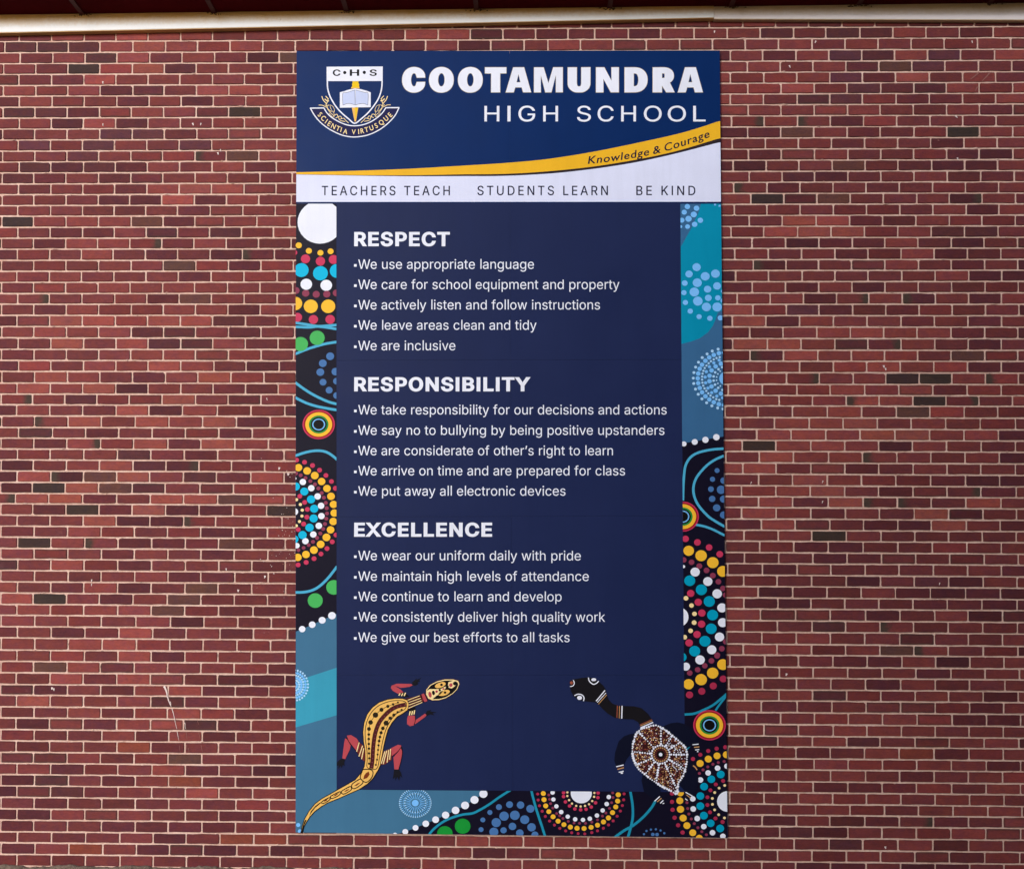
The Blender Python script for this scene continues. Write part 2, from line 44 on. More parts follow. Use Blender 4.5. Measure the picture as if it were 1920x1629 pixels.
DOTS = [["L","white",[[-1369,4724.5,160.5],[-1465.4,4273.3,41.1],[-1321,4265.3,41.1],[-1535.9,2632.8,25.6],[-1535.6,2871.9,10.9],[-1478.6,2846.4,23.3],[-1417.6,2802.2,23.3],[-1371.3,2743.3,23.3],[-1346,2675.9,23.3],[-1343,2602.3,23.3],[-1361.1,2532.5,23.3],[-1400.2,2470.4,23.3],[-1456.5,2422.2,23.3],[-1518.3,2390,20.2],[-1474.5,1793.6,22.5],[-1402.8,1825.5,24],[-1331.8,1857.4,24.8],[-1261.6,1890.1,27.1]]],["L","yellow",[[-1522.5,4555.9,21.7],[-1448.7,4515.7,21.7],[-1364.9,4501.4,21.7],[-1291.6,4512.3,21.7],[-1543.9,4133.9,50.4],[-1431.3,4113.4,50.4],[-1305.7,4113.3,50.4],[-1510.6,2949.6,27.1],[-1448.2,2926.4,27.1],[-1392.7,2893.1,27.1],[-1343.4,2850.5,27.1],[-1304.2,2800.1,27.1],[-1275.1,2744.3,27.1],[-1256,2686.2,27.1],[-1250.1,2624.2,27.1],[-1257.4,2563.7,27.1],[-1276.3,2504,27.1],[-1305.4,2449.7,27.1],[-1346.9,2399.8,27.1],[-1394.7,2358.6,27.1],[-1451.8,2326.7,27.1],[-1509.8,2305.7,27.1]]],["L","crimson",[[-1551.7,4502.5,19.4],[-1472.4,4457.6,33.3],[-1364.5,4440.2,33.3],[-1270.1,4452.6,33.3],[-1527.5,4033.6,33.3],[-1411.8,4017.9,33.3],[-1291,4018.6,33.3],[-1499.5,2743.9,17.1],[-1464.2,2700.5,17.1],[-1444.4,2650.1,17.1],[-1447.8,2594.3,17.1],[-1470.7,2545.4,17.1],[-1509.2,2505,17.1],[-1525,3004,17.1],[-1467.3,2988.6,17.1],[-1409.6,2965.3,17.1],[-1358.8,2932,17.1],[-1312.7,2894,17.1],[-1272.8,2850.6,17.1],[-1243.7,2801.8,17.1],[-1237.3,2466.9,17.1],[-1264,2418.1,17.1],[-1300.9,2369.7,17.1],[-1344,2330.9,17.1],[-1393.4,2297.5,17.1],[-1449.8,2270.3,17.1],[-1507.8,2252.3,17.1]]],["L","cyan",[[-1501.4,4376.1,52.7],[-1363.8,4353.1,52.7],[-1243.7,4370.2,52.7],[-1529.6,2813.7,29.5],[-1467.2,2778.1,29.5],[-1418.5,2721.5,29.5],[-1395.5,2654.9,29.5],[-1398.8,2585.1,29.5],[-1427.8,2519.1,29.5],[-1477.8,2466.3,29.5],[-1535.8,2435.2,29.5]]],["L","dull",[[-1539.2,4227.9,25.6],[-1468.8,4208.2,25.6],[-1393,4200.3,25.6],[-1316.6,4201.8,25.6],[-1248,4210.4,25.6],[-1494.6,2894.5,14],[-1459.4,2875.1,14],[-1424.3,2852.7,14],[-1391.4,2829.4,14],[-1366.3,2800.8,14],[-1342.8,2767.4,14],[-1326.2,2734.1,14],[-1312.7,2696.9,14],[-1305.5,2658.9,14],[-1302.8,2620.9,14],[-1308,2583.7,14],[-1317,2545.7,14],[-1329.9,2510.1,14],[-1349.8,2477.5,14],[-1372.9,2445.7,14],[-1402.1,2417.7,14],[-1528.1,2908.4,14],[-1433,2394.1,13.2],[-1469.3,2373.9,13.2],[-1506.4,2358.3,13.2]]],["L","green",[[-1502.4,3840.4,52.7],[-1383.5,3884.9,52.7],[-1382.5,1997.7,53.5],[-1250,2092.3,53.5]]],["L","steel",[[-1288.9,3752.1,27.9],[-1341.5,3701.3,27.9],[-1358.9,3637.3,27.9],[-1249.9,3641.2,27.9],[-1338.9,3564.9,24.8],[-1294.1,3507.2,24.8],[-1241.7,3572.7,24.8],[-1239.3,3469,24.8]]],["L","cream",[[-1522.6,2719.7,11.6],[-1495.1,2684.9,11.6],[-1480.8,2644.6,11.6],[-1482.8,2601.9,11.6],[-1500.3,2563.1,11.6],[-1522.6,2532.1,11.6]]],["L","pale",[[-1491.1,402.7,14.8],[-1478.5,358.2,14.8]]],["B","white",[[-800.4,337.9,16],[-727.8,360.4,19.8],[-655.2,388.5,21.1],[-582.6,417.9,23],[-512.6,447.2,24.3],[-441.9,479.7,25.5],[-371.3,513.5,26.8],[-303.8,549.1,27.4],[-237,588.5,28.7],[-174,631,29.4],[520.6,640.8,72.4],[317.4,643.5,15.6],[323.2,595,15.6],[344.5,546.7,15.6],[378.7,506.5,15.6],[425,474.5,15.6],[477.8,456.2,15.6],[533,452.6,15.6],[581.7,461,15.6],[632,483.9,15.6],[672.5,519.7,15.6],[700.9,565.1,15.6],[715.4,614.5,15.6]]],["B","dgreen",[[-446.3,348.5,53.6],[-320.2,402.1,53.6]]],["B","steel",[[-177,447.6,17.2],[-127.3,500.6,17.9],[-63.1,538.7,20.4],[12,556.8,24.3],[90.3,554.1,26.2],[160.4,528.2,28.1],[-189.4,379.1,17.2],[-81.6,429.4,33.2],[-26.2,474.9,33.2],[50.1,481.7,33.8],[120.2,451.4,31.9],[33.3,403.2,26.8],[168.9,397.9,29.4],[-29.7,375.2,21.7],[-98.4,363.4,31.9],[85.8,356.5,26.8],[193,344.7,24.3],[964.4,354.6,8.2],[982.2,377.3,8.2],[1013.8,387.2,8.2],[1048.6,389.8,8.2],[1081.8,381.2,8.2],[1108.5,362.8,8.2],[1026.8,353.4,12.3],[1057.5,352.8,12.3]]],["B","cream",[[422.3,645.8,8.2],[422.3,619.9,8.2],[434.6,590.9,8.2],[454.9,566.8,8.2],[485,550.8,8.2],[516.6,547,8.2],[547.5,551.2,8.2],[575.9,562.7,8.2],[598.6,585.5,8.2],[611.5,615.5,8.2],[613.9,643,8.2]]],["B","crimson",[[395.5,643.2,12.3],[395.5,615.7,12.3],[408.6,578.6,12.3],[437.9,549.7,12.3],[475.3,528.9,12.3],[516.7,523.5,12.3],[554.8,527,12.3],[591.3,543.4,12.3],[622.1,573.5,12.3],[638.3,610,12.3],[639.9,643.1,12.3]]],["B","dull",[[290.7,626.4,9.9],[296.4,596.5,9.9],[303,565.8,9.9],[319.3,534.4,9.9],[346.2,495.8,9.9],[368.2,479.7,9.9],[391,462.1,9.9],[429.2,441.4,9.9],[469.8,430.3,9.9],[508.7,428.2,9.9],[551.7,428.4,9.9],[595.5,436.8,9.9],[636.1,453.2,9.9],[670.9,480.1,9.9],[695.2,502.1,9.9],[721.2,534.6,9.9],[735.7,575,9.9],[745.4,611.5,9.9],[743,643.8,9.9]]],["B","yellow",[[251.6,636.7,17.3],[256.6,593,17.3],[268.9,549.4,17.3],[290.9,509.1,17.3],[321.1,473,17.3],[356.9,442.5,17.3],[398.3,418.5,17.3],[443.8,401.1,17.3],[490.9,393.3,17.3],[541.2,392,17.3],[590.7,400.5,17.3],[636.1,416.1,17.3],[678.3,439,17.3],[713.1,467.5,17.3],[742.3,504.8,17.3],[765,545.3,17.3],[778.7,586.6,17.3],[782.7,631.1,17.3],[1222,646.8,24.7],[1217.9,591.9,24.7],[1222.7,531.4,24.7],[1241.3,470.2,24.7],[1268,417.1,24.7],[1309.2,367.4,24.7],[1355.2,329.1,24.7]]],["B","crimson2",[[211.8,632.4,10.7],[215.1,590.3,10.7],[224.2,549.9,10.7],[243.8,511.3,10.7],[266.6,475,10.7],[296.8,442.9,10.7],[331,414.9,10.7],[369.2,391.7,10.7],[410.6,374.2,10.7],[453.7,361.6,10.7],[499.1,355.4,10.7],[546.2,354.1,10.7],[595.6,363.4,10.7],[636.2,376.5,10.7],[677.5,394.6,10.7],[714,418.2,10.7],[746.4,446.7,10.7],[774.7,480,10.7],[797.4,516.5,10.7],[812,555.3,10.7],[820.9,595.8,10.7],[824.1,637.8,10.7],[1162.9,642.4,14.8],[1162.9,583.4,14.8],[1166.9,527.8,14.8],[1181.4,472.2,14.8],[1205.7,419.1,14.8],[1237.2,368.5,14.8]]],["R","white",[[1556.9,588.4,75.7],[1309.4,605.4,19.7],[1312.6,534.4,19.7],[1340.8,467.6,19.7],[1386.9,410.7,19.7],[1448.2,368.4,19.7],[1521.7,343.9,19.7],[1363.8,738.9,19.7],[1418.1,788.5,19.7],[1484.5,822.9,19.7],[1551.7,837,19.7],[1261.2,1538.5,29.4],[1245.5,2248.6,11.8],[1328,2209.8,32.9],[1418,2143.1,32.9],[1484.1,2056,32.9],[1518.2,1956,32.9],[1522.6,1851.4,32.9],[1500.4,1749.6,32.9],[1444.6,1658.8,32.9],[1362.1,1586.5,32.9],[1207.5,1890.3,70.5],[1249.1,3123.7,18.2],[1326.1,3137.8,21.2],[1402.5,3153.2,22.3],[1480.1,3172,22.9]]],["R","cream",[[1464.8,650.7,9.9],[1447.8,609.5,9.9],[1448.5,567.5,9.9],[1463.8,528.9,9.9],[1492.1,495.2,9.9],[1532.5,472.9,9.9],[1495.6,682.4,9.9],[1535.3,701.2,9.9],[1262.8,2023.2,16.5],[1302.2,1972.1,16.5],[1323.1,1912.8,16.5],[1320.7,1850.6,16.5],[1295.6,1792.4,16.5],[1253.8,1746.9,16.5]]],["R","crimson2",[[1434.1,666.7,14],[1413,617.3,14],[1412.9,563.2,14],[1430.7,511.7,14],[1469.4,469.3,14],[1519.5,444.6,14],[1472.2,708.1,14],[1524,733.4,14],[1311.3,886.5,14.8],[1363.2,916.8,14.8],[1419.1,943.8,14.8],[1478.3,960.3,14.8],[1539.8,970.3,14.8],[1287.1,1338.6,24.7],[1374,1364.5,24.7],[1455.2,1403.1,24.7],[1526,1452.7,24.7]]],["R","cyan2",[[1389.6,692.2,27.1],[1362.9,625.9,27.1],[1362.8,554.9,27.1],[1387.8,488.1,27.1],[1435.4,434.4,27.1],[1502.4,398.6,27.1],[1440.7,744.2,27.1],[1507.1,778.6,27.1],[1289.6,2147.9,38.2],[1372,2084.1,38.2],[1427.7,2001.1,38.2],[1451.3,1904.6,38.2],[1441.3,1807.5,38.2],[1397.1,1719,38.2],[1323.9,1648.4,38.2],[1233.4,1604.5,32.3]]],["R","dull",[[1268.1,578.5,10.7],[1273.7,537.3,10.7],[1281.8,498.7,10.7],[1298.8,464.1,10.7],[1319.8,432,10.7],[1345.6,403.1,10.7],[1373.1,375.1,10.7],[1405.4,353.6,10.7],[1356.6,784.9,10.7],[1382.5,810.1,10.7],[1415.7,831.4,10.7],[1452.2,850.2,10.7],[1490.3,862.5,10.7],[1531.6,870,10.7],[1482.8,1614.9,19.4],[1442.7,1579.9,19.4],[1395.7,1544.9,19.4],[1345.2,1516.8,19.4],[1289,1493.4,19.4],[1246.7,2295.9,20],[1302.5,2279.7,20],[1357.7,2252.4,20],[1408.8,2221.7,20],[1453.5,2185.1,20],[1492.9,2141.6,20],[1525.4,2093.9,20],[1544.4,2047.4,20],[1543.8,1716.1,20],[1516.5,1666.7,20],[1484,1621.2,20],[1442.7,1580.4,20]]],["R","yellow",[[1361.5,855.3,24.7],[1419.9,886.3,24.7],[1481.4,909.3,24.7],[1547.8,917.8,24.7],[1523.3,1554.2,40],[1451.3,1493.5,40],[1369.5,1446.8,40],[1280.8,1413.9,37],[1282.2,2361.3,37.6],[1370.6,2326.5,40.6],[1453.6,2277.2,40.6],[1524.4,2215.1,40.6]]],["R","crimson",[[1260.2,2445.9,23.5],[1344.5,2421,23.5],[1427.1,2385,23.5],[1503.1,2337.4,23.5],[1296.5,2058.2,25.9],[1349.9,1995.6,25.9],[1375.3,1918.9,25.9],[1372.9,1840.3,25.9],[1340.9,1767,25.9],[1284.5,1706.9,25.9]]],["R","steel",[[1484.9,2933.6,17.6],[1452.2,2871.5,18.8],[1441,2800.6,20],[1449.7,2731.1,22.3],[1481.6,2667.4,25.9],[1513.8,2796.1,31.1],[1531.4,2862.2,23.5],[1531.1,2730.1,25.9],[1530.9,2616.7,25.9],[1540.3,2971.7,7.1]]],["R","pale",[[1554.8,3592.7,52.9],[1499.1,3773.9,15.9],[1462.9,3761.6,15.9],[1430.2,3743.3,15.9],[1402.7,3719.8,15.9],[1378.7,3691.5,15.9],[1362.3,3662.1,15.9],[1351.8,3628,15.9],[1348.2,3593.3,15.9],[1351.7,3559.2,15.9],[1362.2,3524.5,15.9],[1379,3493.3,15.9],[1402.9,3465.1,15.9],[1430.3,3441.6,15.9],[1462.4,3422.3,15.9],[1498.5,3408.8,15.9],[1530.1,3778.1,11.8],[1529.4,3401.8,11.8],[1500.8,3723.9,11.8],[1462.8,3704.5,11.8],[1431.8,3676.8,11.8],[1409.6,3641.5,11.8],[1400.8,3602.7,11.8],[1404.2,3561.5,11.8],[1420.5,3523.3,11.8],[1447.3,3491,11.8],[1484,3466.3,11.8],[1525.4,3454.6,11.8],[1513.6,3698.6,15.9],[1475.6,3679.2,15.9],[1447,3650.3,15.9],[1432.3,3612.1,15.9],[1431.7,3573.3,15.9],[1446.2,3535.1,15.9],[1475.3,3504.5,15.9],[1513.2,3484,15.9],[1275.2,4831.3,19.4],[1340.9,4819.3,19.4],[1252.9,4791.1,18.2],[1320.9,4774.3,21.7],[1283.3,4743,22.3],[1235.8,4733,18.8],[1368.3,4732.1,19.4],[1327.2,4703.2,19.4],[1276.2,4686.7,17],[1228.7,4686.2,10.6],[1473.4,4845.7,8.2],[1505.6,4836.2,8.2],[1341,4393.5,29.4],[1287,4343.9,25.3],[1475.5,4346.7,30.6],[1402.3,4327.3,31.7],[1345.5,4281.2,31.7],[1256,4279,20.6],[1487.1,4258,27.6],[1419.2,4234.5,25.9],[1324.4,4214.5,32.9],[1250,4209.8,18.8],[1424.4,4171.9,23.5],[1492.8,4171.8,20],[1349.5,4148.9,32.9],[1260.5,4139,18.8],[1410.8,4106.4,32.3],[1487.4,4106.3,32.9],[1295,4076.4,18.8],[1358.7,4036.8,18.2],[1435.3,4024.9,18.8],[1510.1,4027.8,18.8],[1526.8,4219.6,12.9],[1527.8,4151.7,16.5]]],["R","pale2",[[1493.9,3803.4,10.6],[1451.8,3789.8,10.6],[1415,3768.6,10.6],[1380.5,3742.2,10.6],[1353.6,3709.2,10.6],[1333.1,3674.5,10.6],[1320.8,3635,10.6],[1316.1,3595,10.6],[1319.6,3556.2,10.6],[1332.4,3516.2,10.6],[1351.6,3479.2,10.6],[1377.8,3446.3,10.6],[1411.6,3418.7,10.6],[1448.3,3396.4,10.6],[1489.7,3381.2,10.6],[1527.6,3374.2,10.6],[1504.9,3745.7,8.2],[1482.1,3738.6,8.2],[1462.3,3729.2,8.2],[1442.4,3716.3,8.2],[1426,3701.5,8.2],[1410.2,3685.6,8.2],[1397.9,3667.4,8.2],[1388.6,3647.4,8.2],[1382.7,3626.8,8.2],[1379.2,3605.6,8.2],[1379.2,3583.9,8.2],[1381.5,3562.1,8.2],[1387.3,3540.9,8.2],[1396.6,3521.5,8.2],[1408.8,3503.3,8.2],[1423.4,3485.7,8.2],[1439.1,3469.8,8.2],[1458.3,3457.5,8.2],[1479.9,3444.6,8.2],[1501.5,3438.7,8.2],[1496,3658.6,9.4],[1472.6,3636.8,9.4],[1461.5,3607.4,9.4],[1461.5,3577.4,9.4],[1471.3,3548.6,9.4],[1493.5,3525.1,9.4],[1522.3,3673.3,9.4],[1523.8,3510.4,9.4],[1508.2,3644.5,5.9],[1491.9,3625.1,5.9],[1483.1,3603.3,5.9],[1481.9,3579.8,5.9],[1491.8,3557.4,5.9],[1509.2,3538.6,5.9]]]]
REGIONS = [["L","steelblue",[[-1530.1,1771.8],[-1474.5,1793.6],[-1402.8,1825.5],[-1331.8,1857.4],[-1229.2,1904.1],[-1226.3,1512.8],[-1527.1,1417.5]]],["L","teal1",[[-1527.1,1419.1],[-1224.8,1519.7],[-1222.1,1167],[-1524.3,1088.7]]],["L","steelblue",[[-1521.5,1091.6],[-1219,1182.8],[-1212.6,331.7],[-1515.1,329.6]]],["B","steelblue",[[-1006.2,332.1],[-800.4,337.9],[-727.8,360.4],[-655.2,387.3],[-582.6,417.9],[-511.9,446.6],[-441.9,479.7],[-371.3,513.5],[-303.8,549.7],[-237,588.5],[-141.2,659.4],[-1220.9,659],[-1218.4,325.6]]],["R","teal2",[[1221.2,4853.4],[1529,4852.7],[1527.7,4083.9],[1492.6,4066.2],[1475,4013.7],[1457.4,3972.4],[1422.3,3924.7],[1363.8,3881.1],[1305.3,3859.3],[1229.3,3837.5]]],["R","steelblue2",[[1221.2,4853.4],[1372,4853.1],[1359,4799.7],[1306.1,4681.3],[1228.6,4541.6]]],["R","steelblue2",[[1539.4,4089.8],[1492.6,4066.2],[1475,4013.7],[1457.4,3972.4],[1422.3,3924.7],[1363.8,3881.1],[1305.3,3859.3],[1223.4,3837.5],[1222.9,3125],[1572.7,3184],[1574.4,4083.8]]]]
LINES = [["L","line",18.6,[[-1545.1,3995.3],[-1455.2,3981.2],[-1384.9,3969.4],[-1322.6,3971.7],[-1238.4,3978.7]]],["L","line",18.6,[[-1544.8,3965.5],[-1439.5,3961.6],[-1384.9,3967.8],[-1314.7,3960.7],[-1238.2,3948.2]]],["L","line",18.6,[[-1547,3766.1],[-1461.6,3801.3],[-1383.8,3826.3],[-1313.8,3844.3],[-1237.5,3856]]],["L","line",18.6,[[-1545.3,3566.4],[-1474.8,3515.7],[-1412.2,3476.7],[-1341.8,3441.7],[-1287.2,3419.9],[-1234.2,3406.7]]],["L","line",18.6,[[-1544.4,3457.2],[-1466.2,3418.2],[-1396,3394.9],[-1325.8,3379.4],[-1233.9,3363.9]]],["L","line",18.6,[[-1540.8,3032.8],[-1471,3056.2],[-1408.9,3069.5],[-1354.5,3071.1],[-1307.8,3060.3],[-1268.7,3037],[-1231.2,3006]]],["L","line",18.6,[[-1532.5,2055.1],[-1470.5,2056.8],[-1416.3,2067.1],[-1370,2088.1],[-1323.8,2125.3],[-1277.7,2175.7],[-1227.8,2241.5]]],["B","line2",16.6,[[-569.5,327],[-531.8,374.3],[-487.7,412.2],[-437.3,444],[-374.2,469.5],[-311.1,485.6],[-254.3,492.3],[-210.1,511.4],[-134.5,555.8],[-58.9,609.7],[23,661.7]]],["B","line2",17.2,[[165,664.5],[181,598.7],[206.4,511],[238.2,417.1],[266.8,329.6]]],["B","line2",18.1,[[867.1,660.7],[883.3,563.9],[885.8,483.1],[875.3,418.5],[848.6,321.5]]],["B","line2",18.1,[[1045.4,589.1],[1017.1,540.5],[960.3,475.6],[887.4,414.6],[822.6,377.8],[749.7,324.9]]],["R","line2",16.5,[[1252.4,1199.5],[1317.3,1205.5],[1382.2,1230.2],[1447.1,1262.9],[1495.8,1299.6],[1560.8,1356.7]]],["R","line2",14.8,[[1471.4,1229],[1499.9,1271.3],[1560.8,1348.6]]],["R","line2",14.8,[[1252.2,933.9],[1276.6,966.4],[1302.5,993.3]]],["R","line",17.6,[[1549.3,3090.6],[1467.7,3085.8],[1397.7,3074],[1339.4,3056.4],[1298.6,3029.9],[1272.3,2994.7],[1256.6,2953.7],[1249.5,2895.1],[1244.8,2824.9],[1241.8,2719.5]]],["R","line",17.6,[[1549.2,3044.9],[1479.2,3015.5],[1420.9,2977.4],[1374.3,2930.5],[1339.2,2883.6],[1320.6,2836.7],[1315.8,2789.9],[1324.5,2743.1],[1344.9,2696.4],[1379.7,2649.7],[1426.2,2603],[1478.5,2568.1],[1554,2524.5]]],["R","line",16.5,[[1327.2,2547.3],[1391.2,2535.8],[1455.2,2512.6],[1513.3,2483.5],[1553.9,2463.2]]]]
TARGETS = [["L",-1367.6,3260.2,116.3,106.2],["R",1241.7,2604.3,112.8,107],["R",1428.3,1125.1,115.2,107]]
PINWHEEL = ["B",-658.1,563.2,113.6,100.9]
FAN = ["L",-1525.4,1392.2,99.2]
